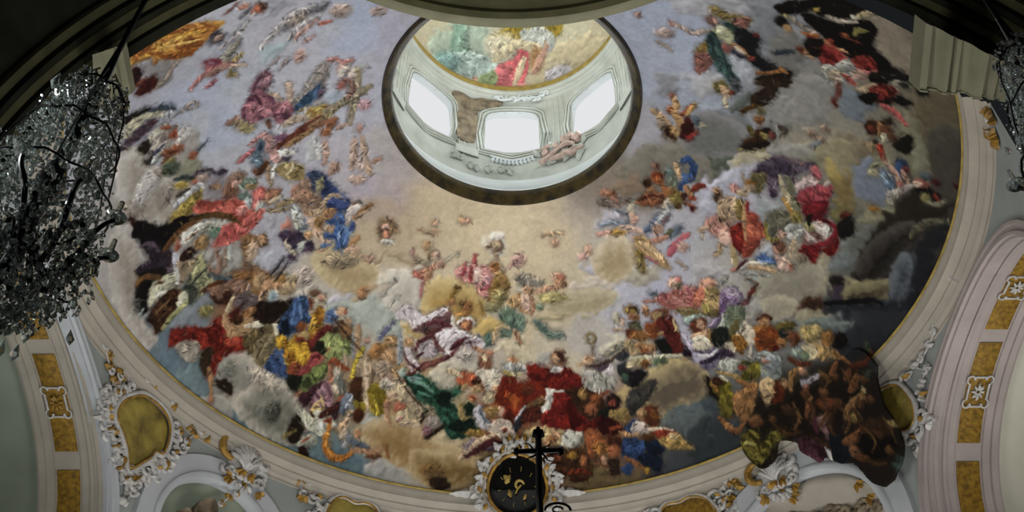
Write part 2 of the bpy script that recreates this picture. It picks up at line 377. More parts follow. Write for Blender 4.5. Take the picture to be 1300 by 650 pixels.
# The fresco is described stroke by stroke in the dome's own developed coordinates:
# arc length from the dome's apex, unit 5 mm, x to the east and y to the choir. Dim east light and the pier's shadow are painted in.
FRESCO = """g 1 85868c -1369,-788
g 1 8c8e98 -1276,-546
g 1 8d93a3 -1189,-389
g 1 9698a2 -968,-626
g 1 8f939f -1048,-338
g 1 93939c -843,-513
g 1 9596a0 -722,-340
g 1 8a93a6 -568,-424
g 1 8a8a98 -428,-387
g 1 86868e -310,-442
g 1 8b92a2 -1117,-137
g 1 8f929c -1216,-118
g 1 9496a0 -945,-241
g 1 92949e -755,-83
g 1 8f909c -548,-20
g 1 8e8e9a -502,-195
g 1 8f8d98 -849,143
g 1 908c93 -665,205
g 1 8c8684 -509,244
g 1 8d8790 -582,335
g 1 8f7f70 -560,447
g 1 8e9098 -1088,36
g 1 8a8a90 -1011,335
g 1 8c8c96 -1004,484
g 1 84807a -1413,25
g 1 8e8a86 -1580,255
g 1 9a8b72 -715,620
g 1 988a72 -504,564
g 1 a3947a -366,517
g 1 ae9f82 -168,590
g 1 b0a286 0,595
g 1 ac9d82 170,642
g 1 a89a80 -311,733
g 1 a89a86 -525,804
g 1 a49f94 -573,932
g 1 8e9288 -713,899
g 1 9a968c -872,747
g 1 a8987a 107,921
g 1 a39880 311,733
g 1 989082 406,616
g 1 94909a 471,570
g 1 9a9284 -111,1158
g 1 a49a84 185,1154
g 1 948f88 400,1031
g 1 9494a0 465,935
g 1 9090a0 632,816
g 1 8e8e9a 719,654
g 1 8c8c94 673,560
g 1 8a8a94 808,305
g 1 8c8c98 890,201
g 1 7f8798 573,-367
g 1 7f8594 531,-202
g 1 757b86 755,-83
g 1 6e7076 837,-552
g 1 62666a 941,-441
g 1 64645f 1089,-281
g 1 6b675c 1244,-137
g 1 66614e 1351,-91
g 1 5e5a4c 1299,-710
g 1 565040 1554,-547
g 1 403a2e 1631,-394
g 1 2c2824 1661,-65
g 1 222222 1666,182
g 1 1e2024 1597,438
g 1 2a2c2e 1411,566
g 1 5c6060 1257,690
g 1 7c766a 1132,608
g 1 7e7864 1246,477
g 1 4a4a44 1435,246
g 1 8a8680 857,647
g 1 8a8a90 785,634
g 1 5c5a52 638,249
g 1 625e56 484,321
g 1 6c6258 390,373
g 1 808086 516,134
g 1 17130f 1470,931
g 1 14100c 1677,941
g 1 23282b 935,1379
g 1 2e3236 801,1552
g 1 4c5454 802,1285
g 1 55646c -1485,704
g 1 4e5e64 -1487,849
g 1 7a746a -1297,1026
g 1 46565c -1320,1119
g 1 465860 -1092,1357
g 1 4a5c60 -871,1482
g 1 7e7c76 -603,1598
g 1 907e5c -357,1538
g 1 6a5a3c -202,1650
g 1 9a8a6c -350,1439
g 1 50402a 443,1625
g 1 8c7450 -494,1286
g 1 7c6a50 -783,1154
g 1 6a3c24 -39,1393
g 1 6a4a30 582,1403
g 1 8a7a62 -1099,623
g 1 6a4a34 -1217,674
s 17 6a6868 -1323,-596 -1266,-601 -1208,-551 -1239,-494 -1294,-457 -1328,-514
s 17 7e8088 -856,-632 -765,-600 -792,-578 -844,-554 -890,-564
s 17 86969c -933,-391 -887,-429 -837,-432 -801,-409 -821,-377 -893,-357 -924,-352
s 17 84807a -1313,-179 -1225,-180 -1211,-109 -1243,-7 -1310,-21 -1362,-58 -1351,-144
s 17 8a8260 -1515,-285 -1434,-251 -1417,-197 -1500,-264
s 17 a09c9a -1511,-261 -1426,-204 -1420,-148 -1417,-100 -1520,-189
s 17 7e8894 -712,-108 -674,-113 -645,-87 -690,-55 -716,-75
s 17 909494 -813,72 -771,74 -773,173 -816,170 -830,115
s 17 8c7262 -898,276 -851,257 -821,280 -806,334 -777,369 -805,408 -891,378
s 17 a19d99 -1496,-287 -1422,-227 -1391,-112 -1355,-10 -1361,78 -1382,142 -1418,159 -1445,158 -1473,106 -1520,63 -1550,0 -1560,-113
s 17 6a6a58 -1312,-66 -1229,-35 -1234,35 -1294,32 -1324,-13
s 17 6e6a70 -1232,72 -1181,67 -1145,87 -1138,150 -1176,187 -1224,172 -1244,124
s 17 8c8782 -1589,42 -1534,76 -1538,129 -1599,78
s 17 8a8a92 -1052,342 -979,340 -998,450 -1085,411
s 17 94908b -1588,4 -1543,69 -1541,158 -1524,232 -1547,275 -1585,293 -1618,382 -1700,314
s 17 a29c96 -1600,83 -1577,115 -1576,203 -1609,298 -1645,342 -1673,319
s 17 84847e -1309,366 -1227,379 -1146,399 -1127,464 -1152,531 -1215,522 -1278,465 -1309,412
s 17 8c8e98 -1092,503 -1008,507 -1028,620 -1084,574 -1108,530
s 17 7a5e58 -1261,531 -1180,562 -1160,627 -1218,638 -1294,581
s 17 945a48 -958,402 -930,386 -919,418 -929,447 -968,432
s 17 a89a76 -815,617 -739,683 -668,724 -581,712 -595,741 -672,755 -753,712
s 17 86765e -642,682 -534,658 -421,710 -434,735 -536,684 -624,713
s 17 a8a496 -587,775 -520,746 -445,749 -405,787 -397,831 -600,793
s 17 b8b4aa -118,674 -86,633 -34,639 -13,687 -45,729 -98,717
s 17 b0aa9e -559,762 -514,734 -449,735 -420,772 -432,791
s 17 8a8890 364,578 383,516 437,483 482,487 497,532 454,558 387,586
s 17 a69a84 354,709 368,648 412,618 492,604 529,633 546,688 502,720 482,771 437,802 375,764
s 17 98876a 417,688 448,636 504,614 537,655 525,716 483,782 435,767
s 17 b0a898 354,697 368,648 413,630 405,678 384,716
s 17 90909c 294,786 338,734 374,741 365,789
s 17 989898 492,746 538,737 575,753 544,794 485,805
s 17 8a8474 35,825 82,824 142,845 35,860
s 17 a89466 -412,887 -392,837 -353,816 -272,814 -208,825 -165,855 -140,909 -130,972 -148,1013 -182,1042 -282,1024 -368,972 -410,935
s 17 92733e -404,925 -374,887 -308,895 -300,949 -357,973 -400,957
s 17 8f7440 -277,930 -222,914 -157,939 -147,992 -203,1010 -269,994
s 18 a68c50 -181,1001 -114,983 -47,1006 -48,1058 -127,1077 -182,1063
s 17 98948a 8,870 40,859 84,869 52,891
s 17 a7a39b -544,837 -431,773 -405,862 -442,930 -507,908 -554,941
s 17 8e9490 -609,930 -520,927 -502,983 -497,1057 -545,1080 -623,1063
s 17 b0a27c -511,960 -479,976 -462,1042 -496,1047
s 18 8a7038 -503,988 -416,1023 -349,1032 -396,1057 -483,1023
s 18 a09a8c -407,1222 -336,1190 -266,1166 -207,1129 -162,1142 -152,1195 -211,1222 -258,1249 -295,1297 -364,1279 -408,1242
s 18 a59a80 -71,1094 19,1064 88,1125 111,1176 43,1198 -37,1167 -83,1146
s 17 948a70 139,909 248,891 345,870 431,847 424,901 393,937 329,966 240,965 163,960
s 17 867c60 97,994 174,970 240,970 274,983 208,1009 131,1019
s 17 a0968a 258,869 310,821 395,799 478,765 492,794 431,847 345,870
s 17 a0a0a0 379,897 421,859 474,850 499,888 459,927 404,935
s 17 8e8878 492,794 569,811 639,753 655,706 498,740
s 18 84827c 66,1193 134,1159 192,1177 181,1208 89,1213
s 18 a8a492 416,1101 468,1051 523,1031 569,1043 550,1079 486,1132 442,1149
s 18 9c8a64 510,1273 589,1237 641,1185 703,1118 719,1197 666,1200 602,1255 549,1317 576,1343 517,1354
s 17 98948f -1609,232 -1597,303 -1608,378 -1628,446 -1612,506 -1582,563 -1571,606 -1612,623 -1708,549
s 17 686e74 -1439,545 -1359,538 -1308,556 -1309,612 -1351,644 -1326,681 -1376,697 -1443,645 -1505,617 -1602,630 -1612,623 -1571,606 -1506,581
s 17 9a948a -1504,697 -1476,681 -1436,706 -1413,754
s 17 50606a -1566,588 -1507,604 -1500,672 -1493,739 -1434,811 -1420,905 -1448,961 -1526,902 -1564,803 -1604,714
s 17 5c6c70 -1530,777 -1446,805 -1431,899 -1437,968 -1483,941 -1534,836
s 17 928b80 -1360,878 -1327,848 -1275,845 -1218,873 -1191,928 -1151,981 -1098,1039 -1044,1096 -1005,1168 -990,1231 -1404,1046 -1359,975
s 18 6a6a60 -1289,1071 -1255,1040 -1182,1068 -1130,1131 -1161,1153 -1282,1098
s 17 8a9088 -847,818 -738,829 -621,858 -528,930 -512,997 -604,1020 -708,943 -786,943 -848,903
s 17 98949c -847,818 -808,776 -763,768 -726,821 -771,830
s 17 907a5e -792,738 -602,788 -627,814 -673,835 -715,824 -752,771
s 17 a59c90 -969,753 -928,703 -864,715 -879,742 -905,766
s 18 9a9184 -1139,1008 -1099,1046 -1043,1121 -1007,1187 -994,1245 -1037,1281 -1184,1222
s 18 9e906c -587,1222 -497,1249 -455,1318 -528,1337 -584,1305
s 18 88908e -719,1337 -682,1326 -636,1346 -617,1391 -724,1377
s 18 4a5c60 -1122,1306 -1057,1352 -1000,1383 -959,1428 -905,1476 -808,1494 -728,1545 -671,1588 -910,1505 -1076,1386 -1130,1345
s 18 42525a -949,1369 -895,1417 -837,1445 -781,1480 -724,1515 -764,1536 -905,1476 -945,1422
s 18 84888c -725,1341 -676,1332 -631,1352 -611,1387 -648,1400 -719,1384
s 18 9a8766 -769,1392 -694,1379 -611,1387 -527,1393 -459,1435 -415,1502 -357,1540 -363,1640 -524,1617 -627,1537 -719,1476 -764,1444
s 18 85693c -723,1413 -673,1405 -605,1450 -622,1487 -692,1462
s 18 86683a -598,1492 -547,1471 -490,1522 -496,1581 -569,1569 -602,1532
s 18 aa9a7c -531,1433 -483,1441 -439,1499 -466,1525 -511,1478
s 18 82807c -725,1525 -639,1534 -570,1579 -524,1617 -732,1574
s 18 98917f -414,1236 -330,1195 -261,1192 -181,1208 -159,1241 -242,1276 -277,1294 -347,1276
s 18 9c8a6a -513,1303 -433,1337 -376,1365 -401,1392 -494,1358 -554,1358
s 18 9a8a6c -581,1393 -476,1432 -420,1481 -346,1470 -239,1501 -228,1532 -590,1483
s 18 95835e -436,1535 -362,1534 -267,1584 -169,1581 -120,1604 -196,1650 -322,1680 -447,1674
s 18 5e4826 -420,1648 -321,1660 -245,1647 -260,1685 -361,1695 -422,1678
s 18 8e7c54 503,1259 614,1196 714,1162 740,1270 767,1294 739,1353 712,1329 660,1300 581,1337 533,1326
s 18 4c4638 717,1182 817,1145 932,1130 945,1209 841,1232 777,1281 727,1263
s 18 48504f 732,1303 796,1245 876,1221 947,1219 971,1357 909,1428 854,1394 813,1364 752,1360
s 18 23282a 881,1334 954,1259 985,1435 878,1468
s 18 4c4028 290,1667 398,1644 506,1617 602,1611 682,1594 632,1638 497,1674 375,1702 305,1687
s 18 26262a 680,1572 755,1521 764,1585 684,1605
s 18 a59f8c 430,1060 483,1025 551,1029 533,1074 467,1106 421,1103
s 17 8e8674 1093,664 1153,581 1230,531 1301,503 1332,451 1361,525 1315,563 1268,601 1249,666 1191,707 1123,705
s 17 9a8f80 1174,627 1199,592 1233,596 1232,642 1192,662
s 17 7c7a74 1030,800 1060,722 1093,664 1136,711 1195,727 1162,786 1102,769 1067,817
s 17 7e8684 1019,619 1070,597 1133,590 1091,654 1057,647
s 17 3a201a 1221,692 1274,631 1307,579 1349,566 1356,596 1299,640 1256,696
s 17 33241e 1373,483 1406,440 1435,467 1436,513 1395,527
s 17 23282c 1363,580 1419,535 1475,510 1488,559 1413,596
s 17 7e7860 1253,686 1309,634 1371,610 1388,634 1321,684 1268,701
s 17 5a625e 1258,706 1328,668 1415,606 1494,578 1523,685 1451,697 1366,681 1308,724
s 18 9c8a60 610,1212 662,1159 713,1105 766,1070 821,1049 845,1058 804,1091 762,1124 722,1176 706,1232 712,1282 692,1318 646,1328 683,1237 656,1212
s 18 4e4436 713,1199 752,1137 815,1088 872,1081 913,1120 911,1184 858,1221 801,1238 772,1287 738,1296 708,1252
s 18 5a5044 731,1153 772,1115 819,1118 788,1148
s 18 4a5456 791,1251 856,1211 914,1204 974,1204 1002,1226 785,1294
s 18 2c3438 914,1204 992,1167 1013,1222 923,1253
s 18 120d0a 1162,1121 1292,1006 1313,1093 1170,1160
s 17 15110d 1267,998 1376,905 1481,807 1592,734 1661,697 1709,762 1744,824 1292,1104
s 17 1a1c20 1446,631 1644,478 1692,466 1659,609 1611,708 1502,744 1446,680
s 17 3a3e40 1383,681 1446,631 1466,705 1419,722
s 18 120e0a 1095,1117 1827,675 1902,774 1898,908 1806,1014 1682,1088 1613,1103 1552,1081 1403,1182 1297,1250 1227,1327 1139,1247
s 18 2a3a36 1821,1003 1860,956 1894,992 1874,1040
s 17 85858a 548,-517 674,-549 761,-547 821,-615 850,-539 788,-484 684,-465 597,-459
s 17 77797c 698,-571 812,-623 801,-573 736,-542
s 17 888c94 800,-329 844,-336 887,-295 886,-246 823,-230
s 17 5c6064 839,-611 919,-657 954,-706 1012,-373 948,-375 879,-465
s 17 6f7174 539,-135 574,-161 610,-166 632,-138
s 17 555450 929,-517 1014,-542 1053,-475 1055,-412 1127,-420 1134,-386 967,-286
s 17 6a6254 1239,-796 1265,-923 1323,-981 1382,-954 1442,-706 1380,-620 1315,-658 1266,-715
s 17 6a6c70 541,-121 575,-153 621,-149 643,-115 610,-82 574,-61 545,-76
s 17 757b86 654,-107 731,-86 806,-90 803,-43 745,24 697,17 670,-43
s 17 88888c 627,-180 714,-220 813,-235 816,-153 757,-107 700,-110
s 17 56585a 758,-26 827,-75 893,-79 919,-33 939,29 889,85 812,92 759,54
s 17 585a50 713,69 756,32 809,70 854,110 705,162 690,122
s 17 3e4440 822,-109 862,-160 904,-191 926,-166 889,-102 836,-79
s 17 6e6f6a 966,-209 1031,-268 1059,-113 1003,-108 960,-134
s 17 6b6a66 1038,-341 1152,-414 1197,-364 1207,-259 1185,-197 1126,-130 1061,-154
s 17 525a62 1198,-414 1241,-431 1301,-428 1334,-389 1317,-308 1255,-261 1222,-302
s 17 6e695c 1011,-37 1118,-110 1188,-183 1254,-212 1342,-198 1369,-139 1258,-29 1131,-42 1027,57
s 17 5c5342 1246,-191 1339,-212 1383,-134 1318,-39 1255,-42
s 17 474030 1447,-606 1554,-742 1602,-747 1649,-583 1694,-390 1598,-279 1519,-425
s 17 34332c 1547,-457 1640,-571 1694,-390 1607,-289
s 17 62604c 1452,-446 1488,-447 1557,-288 1528,-209 1479,-248
s 17 4a3c40 1029,64 1096,30 1167,12 1164,59 1040,124
s 17 5e5a50 463,248 526,179 620,145 715,128 766,145 825,147 860,179 817,229 785,285 768,313 709,320 643,361 556,404 496,406 435,406 412,366
s 17 6a5a4a 421,354 488,320 540,342 534,387 477,420 415,409
s 17 3c4238 789,171 830,111 865,86 883,136 853,204 808,232
s 17 8c8c98 794,282 836,222 878,172 910,91 932,230 876,286 856,360 848,441 774,433 782,341
s 17 6e6850 1076,-23 1171,-90 1299,-175 1362,90 1301,94 1244,22 1191,7 1135,27
s 17 5a4c2c 1266,32 1297,-12 1341,-18 1379,138 1308,126
s 17 807040 1237,-9 1258,-48 1294,-23 1298,36 1258,38
s 17 70706a 1005,13 1083,-39 1175,-68 1169,-4 1097,36 1032,58
s 17 8a8268 884,113 925,61 999,39 1016,78 935,126 874,174
s 17 72787a 1094,225 1051,269 1002,280 988,319 1053,336 1077,302
s 17 4a4638 1068,306 1103,272 1143,269 1142,315 1066,352
s 17 4e4628 1286,164 1335,108 1359,164 1295,205
s 17 848890 1008,557 1041,499 1070,429 1101,426 1133,479 1086,512
s 17 5a5434 1288,174 1337,118 1355,191 1319,214
s 17 8a8670 1258,459 1284,387 1310,360 1336,379 1339,435 1315,472 1269,510
s 17 5e6668 1319,308 1372,262 1407,251 1438,372 1363,397
s 17 827c70 1208,531 1258,459 1341,445 1354,495 1227,566
s 17 8c8a8c 782,606 867,610 945,626 900,686 797,720
s 17 565e6c 1338,-66 1358,-122 1404,-158 1459,-161 1493,-118 1483,-68 1490,-3 1444,40 1398,41 1355,4
s 17 181510 1485,110 1486,27 1530,-65 1566,-141 1618,-119 1684,-172 1712,-233 1720,-134 1666,-78 1640,-9 1504,136
s 17 1c2024 1637,22 1662,-52 1723,-123 1729,-69
s 17 68654f 1404,157 1441,76 1474,24 1496,-22 1521,-57 1502,42 1466,125
s 17 34302a 1570,-404 1657,-526 1694,-404 1713,-266 1674,-206 1627,-247
s 17 60604e 1507,-353 1550,-398 1592,-287 1588,-222 1546,-211
s 17 4a4c46 1372,304 1406,203 1459,138 1493,179 1479,257 1460,322 1418,390 1378,377
s 17 16120f 1451,289 1484,146 1561,42 1621,3 1615,65 1609,125 1587,172 1596,246 1596,286 1562,339 1504,395 1447,409
s 17 120c08 1444,398 1483,319 1537,293 1549,336 1504,395
s 17 15161a 1634,89 1637,17 1676,-50 1726,-118 1732,-64 1722,20 1714,71 1737,105 1737,218 1722,328 1662,379 1659,288 1661,176
s 17 343a40 1595,220 1593,153 1619,117 1648,133 1662,217 1679,311 1645,366 1612,380 1602,308
s 17 6a6246 1416,430 1463,424 1504,395 1542,355 1588,299 1602,348 1584,414 1522,460 1446,499
s 17 2c2430 1384,450 1416,430 1443,488 1407,537 1385,500
s 17 8a845c 1451,471 1476,428 1521,409 1519,449 1467,485
s 17 17191d 1379,573 1534,458 1605,399 1722,328 1729,349 1385,600
s 17 7a7460 1255,463 1287,394 1306,371 1337,453 1366,524 1310,594 1266,618 1199,591 1188,536
s 17 8c8668 1271,479 1285,434 1319,452 1324,499 1289,531
s 17 565c5c 1370,344 1408,306 1412,368 1369,434 1340,414
c 17 a09789 6e6c64 -1356,871 -1277,859 -1208,886 -1168,964 -1125,1035 -1156,1091 -1266,1059 -1350,999
c 18 a29a8c 55554c -1301,1041 -1179,1019 -1075,1073 -1011,1184 -991,1293 -1059,1353 -1178,1288 -1267,1197 -1316,1104
c 17 968e82 7a746a -1499,687 -1444,693 -1410,750 -1432,791 -1491,755
c 17 a39f9a 7d766c -1503,-238 -1433,-219 -1383,-94 -1349,11 -1363,121 -1404,190 -1460,142 -1523,81 -1552,-26 -1542,-144
c 17 a09b95 7a7268 -1627,53 -1557,114 -1547,242 -1560,311 -1612,387 -1610,505 -1572,608 -1629,605 -1671,495 -1693,360 -1682,209
c 18 a08e6c 735a34 -756,1381 -655,1355 -540,1371 -449,1443 -354,1505 -238,1549 -200,1601 -303,1658 -443,1625 -579,1569 -692,1496
c 18 9a8660 5e4826 -514,1515 -357,1544 -199,1578 -161,1636 -244,1686 -387,1691 -505,1632
c 17 aa9c78 8a7858 -866,590 -776,566 -664,633 -589,739 -648,795 -769,773 -845,686
c 17 ac9a6c 8f7440 -415,885 -369,830 -262,814 -176,849 -124,913 -122,988 -181,1036 -290,1017 -378,972
c 17 a89c86 8a7a5c 344,712 391,636 474,605 530,664 521,753 438,813 365,778
c 17 a0967c 857a60 125,927 248,884 387,844 476,854 429,931 287,969 180,971
c 17 b0aa9e 9a958a -570,836 -504,766 -434,768 -403,825 -445,904 -518,926 -569,899
c 18 a08e64 4a4236 618,1195 702,1108 807,1052 901,1057 934,1142 890,1225 799,1268 729,1321 651,1322 614,1263
c 17 6a6a6a 50514f 649,63 717,-24 821,-51 902,-28 943,30 892,108 789,166 692,160
c 17 86826f 6a665a 1063,621 1128,501 1216,420 1304,426 1339,498 1279,624 1168,699 1076,687
c 17 8f8874 756f60 1098,712 1156,640 1243,625 1241,699 1161,755
c 17 3a3632 12100e 1446,355 1485,171 1580,12 1672,-32 1618,143 1585,271 1528,392
c 17 6c664a 2c261c 1421,466 1504,371 1594,303 1598,379 1516,478 1440,510
c 17 50565a 2a2e34 1585,211 1616,136 1661,166 1667,302 1633,371 1593,324
c 18 8e8a80 6a6a66 -1479,962 -1401,971 -1333,1043 -1338,1110 -1430,1078
p 17 b3b3ba -1353,-781 -1293,-785 -1244,-742 -1263,-716 -1309,-716 -1354,-758
p 17 5a2412 -1240,-761 -1204,-742 -1188,-712 -1218,-717 -1243,-749
d 17 b8863c 8a4a1e 59 -1355,-712 -1309,-716 -1242,-710 -1175,-708 -1094,-670 -1035,-633 -1034,-613 -1063,-599 -1104,-573 -1155,-543 -1199,-551 -1252,-602 -1273,-592 -1281,-636 -1323,-655 -1354,-641 -1360,-671
l 17 cfa550 16 -1256,-649 -1187,-653 -1101,-633
l 17 c8923a 11 -1349,-660 -1310,-672 -1258,-658
l 17 8c4a1e 8 -1258,-637 -1211,-581 -1162,-555
l 17 9a5a2a 11 -1338,-670 -1300,-676 -1257,-665
l 17 97502a 8 -1238,-707 -1179,-690 -1117,-667
l 17 d2b060 10 -1225,-643 -1160,-609 -1110,-591
l 17 9a5420 6 -1175,-665 -1099,-646 -1046,-621
p 17 3a1a18 -1370,-613 -1339,-626 -1329,-587 -1355,-540 -1374,-558
p 17 4a1a14 -1367,-509 -1333,-533 -1295,-534 -1294,-498 -1328,-473 -1363,-484
l 17 8a4a30 10 -1379,-535 -1358,-543 -1330,-545
l 17 9a8a7c 13 -1301,-470 -1260,-483 -1229,-519 -1197,-542
p 17 4e4a50 -1083,-565 -1061,-590 -1036,-580 -1027,-554 -1045,-532 -1075,-539
b 17 9a8272 14 15 34 -1049,-555
d 17 96585c 6a3040 60 -1116,-468 -1088,-469 -1058,-436 -1036,-403 -1010,-400 -1056,-396 -1080,-392 -1104,-388 -1114,-428
p 17 7e7a70 -1056,-448 -1022,-485 -977,-509 -981,-486 -1022,-433 -1048,-417
l 17 9a7468 31 -1119,-405 -1063,-407 -1009,-406
l 17 a06a68 18 -1191,-370 -1147,-404 -1117,-416
l 17 a0606a 21 -1130,-348 -1096,-357
l 17 a08a58 20 -1016,-417 -982,-429
p 17 8a7a50 -1049,-360 -1032,-376 -1017,-335 -1042,-349
l 17 b09a88 15 -1034,-389 -1003,-384 -978,-370
l 17 7a5048 11 -1000,-661 -957,-685
p 17 a86048 -916,-615 -888,-643 -867,-623 -885,-597 -908,-603
p 17 4a3428 -883,-640 -866,-630 -869,-610 -883,-611
l 17 a07060 23 -952,-659 -924,-657
l 17 6a6a72 17 -955,-610 -917,-638
p 17 68686e -826,-475 -799,-532 -773,-541 -737,-525 -721,-539 -654,-539 -676,-513 -729,-508 -772,-512 -808,-466
b 17 857a72 37 34 -19 -773,-506
l 17 a8a4a4 22 -913,-422 -844,-484 -774,-534 -701,-544
l 17 a4a0a2 17 -815,-415 -758,-472 -684,-489
l 17 a09a9c 17 -1048,-501 -983,-532 -908,-603
l 17 a08078 17 -786,-409 -764,-433 -701,-469
l 17 b06858 17 -694,-446 -655,-445
l 17 a8807c 11 -761,-378 -720,-395
b 17 9c8a80 39 33 19 -612,-483
b 16 a08c84 29 20 14 -481,-444
b 17 a88880 20 32 23 -784,-321
l 17 8a7c7c 11 -899,-319 -855,-345
l 17 94888a 17 -828,-326 -864,-289
p 17 3c4650 -1359,-393 -1323,-383 -1273,-350 -1261,-321 -1288,-328 -1348,-377
p 17 a09c84 -1442,-373 -1416,-397 -1371,-384 -1305,-335 -1301,-312 -1360,-347 -1411,-338 -1454,-323
b 17 9c9ca4 26 23 38 -1288,-308
l 17 7a6e6a 6 -1267,-293 -1224,-293 -1203,-304
l 17 8a8078 8 -1218,-302 -1196,-312 -1177,-293 -1190,-276 -1216,-288
d 17 5e5058 3a2c38 71 -1505,-303 -1457,-312 -1393,-335 -1346,-328 -1354,-295 -1406,-280 -1466,-280 -1504,-288
l 17 4a2026 16 -1358,-318 -1339,-316
p 17 a8a496 -1382,-259 -1328,-281 -1301,-273 -1327,-242 -1370,-230
d 17 a0988c 6a605a 72 -1384,-209 -1308,-240 -1270,-237 -1299,-195 -1356,-161 -1403,-134
p 17 b4b0ac -1285,-172 -1267,-209 -1234,-205 -1237,-169 -1277,-166
b 17 8a4a34 21 11 38 -1309,-259
b 17 94482e 16 17 36 -1291,-208
l 17 b8b6b6 21 -1398,-136 -1365,-168 -1329,-192
p 17 2e2018 -1425,-243 -1383,-254 -1390,-207 -1412,-199
l 17 4a4a62 16 -1384,-170 -1340,-187
b 17 8a4a30 26 22 35 -1294,-134
b 17 7a4028 26 17 37 -1331,-142
b 17 8e5038 16 16 33 -1244,-69
l 17 6a3c28 15 -1358,-112 -1314,-130
b 17 847646 21 16 36 -1332,-99
b 17 46503c 32 27 36 -1344,-70
l 17 48525a 8 -1223,-74 -1200,-90 -1178,-100
p 17 15130f -1455,-435 -1412,-414 -1365,-406 -1344,-394 -1388,-392 -1427,-393 -1454,-364 -1457,-408
l 17 989890 21 -1458,-423 -1451,-375 -1470,-338
l 17 a07a6a 13 -1095,-130 -1054,-144
p 17 958468 -1079,-139 -1042,-131 -1014,-74 -1022,-55 -1059,-92
l 17 a85a50 13 -1082,56 -1050,43 -1023,33
p 17 7a5560 -977,-245 -946,-290 -911,-304 -898,-273 -914,-232 -946,-205 -971,-194
l 17 58384a 10 -974,-232 -954,-270 -917,-300
b 17 94707a 17 29 55 -928,-257
d 17 8a5862 5a3444 69 -1023,-166 -999,-196 -968,-216 -940,-214 -917,-180 -896,-140 -859,-130 -835,-102 -850,-67 -881,-51 -910,-46 -923,-87 -960,-93 -998,-93 -1022,-123
l 17 4e2a3a 10 -968,-216 -960,-176 -955,-150
l 17 5e3246 10 -999,-196 -969,-205
l 17 a87880 13 -960,-152 -946,-121 -921,-98
l 17 a47680 10 -880,-115 -855,-93
l 17 a08c7c 15 -915,-196 -891,-167 -877,-137
l 17 a08a78 20 -846,-124 -839,-169 -848,-208
b 17 b09a8a 14 11 23 -839,-204
p 17 7e7874 -841,-128 -801,-141 -767,-187 -733,-233 -704,-252 -688,-229 -698,-185 -727,-137 -778,-109 -827,-93
l 17 8e8680 10 -781,-157 -736,-211 -706,-235
d 17 3e5878 28405c 74 -833,-84 -816,-106 -774,-137 -734,-157 -728,-131 -761,-97 -800,-82 -826,-69
p 17 6a5060 -742,-131 -718,-134 -741,-101
l 17 7a6a4a 15 -821,-67 -802,-71
l 17 aaa698 15 -797,-70 -788,-31
d 17 9a8448 6a4424 49 -785,-59 -745,-68 -710,-50 -732,-23 -772,-14 -788,-31
l 17 8a7c5c 26 -792,-4 -725,-9 -644,-52
l 17 847a64 31 -722,-31 -644,-52 -575,-78 -541,-98
l 17 8e8470 31 -584,-173 -599,-73 -637,58
l 17 5e5444 5 -601,-143 -618,-33 -646,50
l 17 5e5444 5 -704,-19 -625,-47 -557,-74
l 17 a0706a 15 -684,-263 -657,-260 -624,-231
l 17 a87068 15 -648,-216 -619,-236 -596,-235
b 17 a8948a 23 28 17 -632,-199
l 17 a09a92 25 -648,-180 -617,-206
b 17 a89e78 19 23 16 -589,-174
l 17 8e9490 15 -572,-199 -541,-190
p 17 8e5850 -662,-138 -641,-155 -624,-150 -631,-123 -660,-115
l 17 7a5a50 20 -615,-147 -606,-98 -633,-66
b 17 b0a09a 14 23 16 -603,-167
b 17 a07a80 24 22 15 -572,-15
l 17 a08e7c 31 -890,-25 -845,-36 -799,-24
l 17 8a6248 26 -816,27 -747,18 -689,14
l 17 703828 13 -843,17 -793,1 -743,-15
p 17 86543c -729,24 -699,17 -687,37 -713,52
l 17 a07468 13 -1086,-140 -1056,-142
p 17 958a62 -1051,-121 -1009,-87 -994,-62 -1024,-59 -1045,-100
l 17 6a4438 15 -944,-73 -941,-36
l 17 b4b4ba 21 -908,-33 -904,3
l 17 a08478 21 -685,61 -651,54
b 17 a07c70 10 22 15 -601,85
l 17 8a8058 23 -1042,-88 -1021,-58
p 17 a8807c -970,-20 -950,-10 -938,46 -923,91 -908,129 -949,117 -972,56
l 17 b07a78 17 -1027,4 -980,-18
l 17 9a5a60 17 -1081,61 -1045,41 -1011,32
p 17 586878 -1033,66 -996,13 -970,13 -969,39 -988,55 -995,97 -983,121 -1005,124 -1031,86
l 17 7a94a4 11 -1024,77 -1007,104
b 17 2c3848 11 18 25 -989,29
p 17 5a3420 -1032,124 -1004,118 -980,104 -972,120 -999,152 -1021,154
p 17 6e4860 -933,16 -900,11 -882,32 -916,43
l 17 94724e 34 -888,68 -831,46 -787,37
l 17 6a3024 17 -925,65 -872,36 -806,18
l 17 703c2c 11 -923,53 -851,38 -796,27
p 17 b6b4ae -922,79 -880,90 -862,110 -885,119 -922,116
b 17 4a4456 17 9 22 -902,125
l 17 9a8064 17 -974,132 -982,179 -977,219
p 17 b0aea8 -968,160 -946,131 -943,145 -970,209
d 17 a09268 7a6840 74 -945,157 -911,146 -870,163 -842,198 -860,242 -901,225 -939,185
l 17 c4b894 11 -880,159 -884,182 -908,198
l 17 b4b4b4 23 -781,71 -772,124 -773,173
l 17 a08476 23 -743,109 -744,158 -756,204
l 17 9a7c70 23 -715,229 -741,258
b 17 a08070 22 24 17 -721,233
p 17 96603e -746,45 -715,49 -724,84 -745,77
l 17 9c8478 28 -628,131 -636,203 -653,259
l 17 a08a78 23 -596,127 -593,202 -591,288
b 17 a4928a 27 30 14 -608,247
l 17 a07a68 17 -565,251 -532,241
l 17 a08672 23 -581,302 -587,252
b 17 a88e80 33 18 15 -637,312
b 17 9a6a5a 28 30 21 -879,296
p 17 34425f -831,234 -807,223 -782,238 -773,254 -798,276 -821,317 -826,278
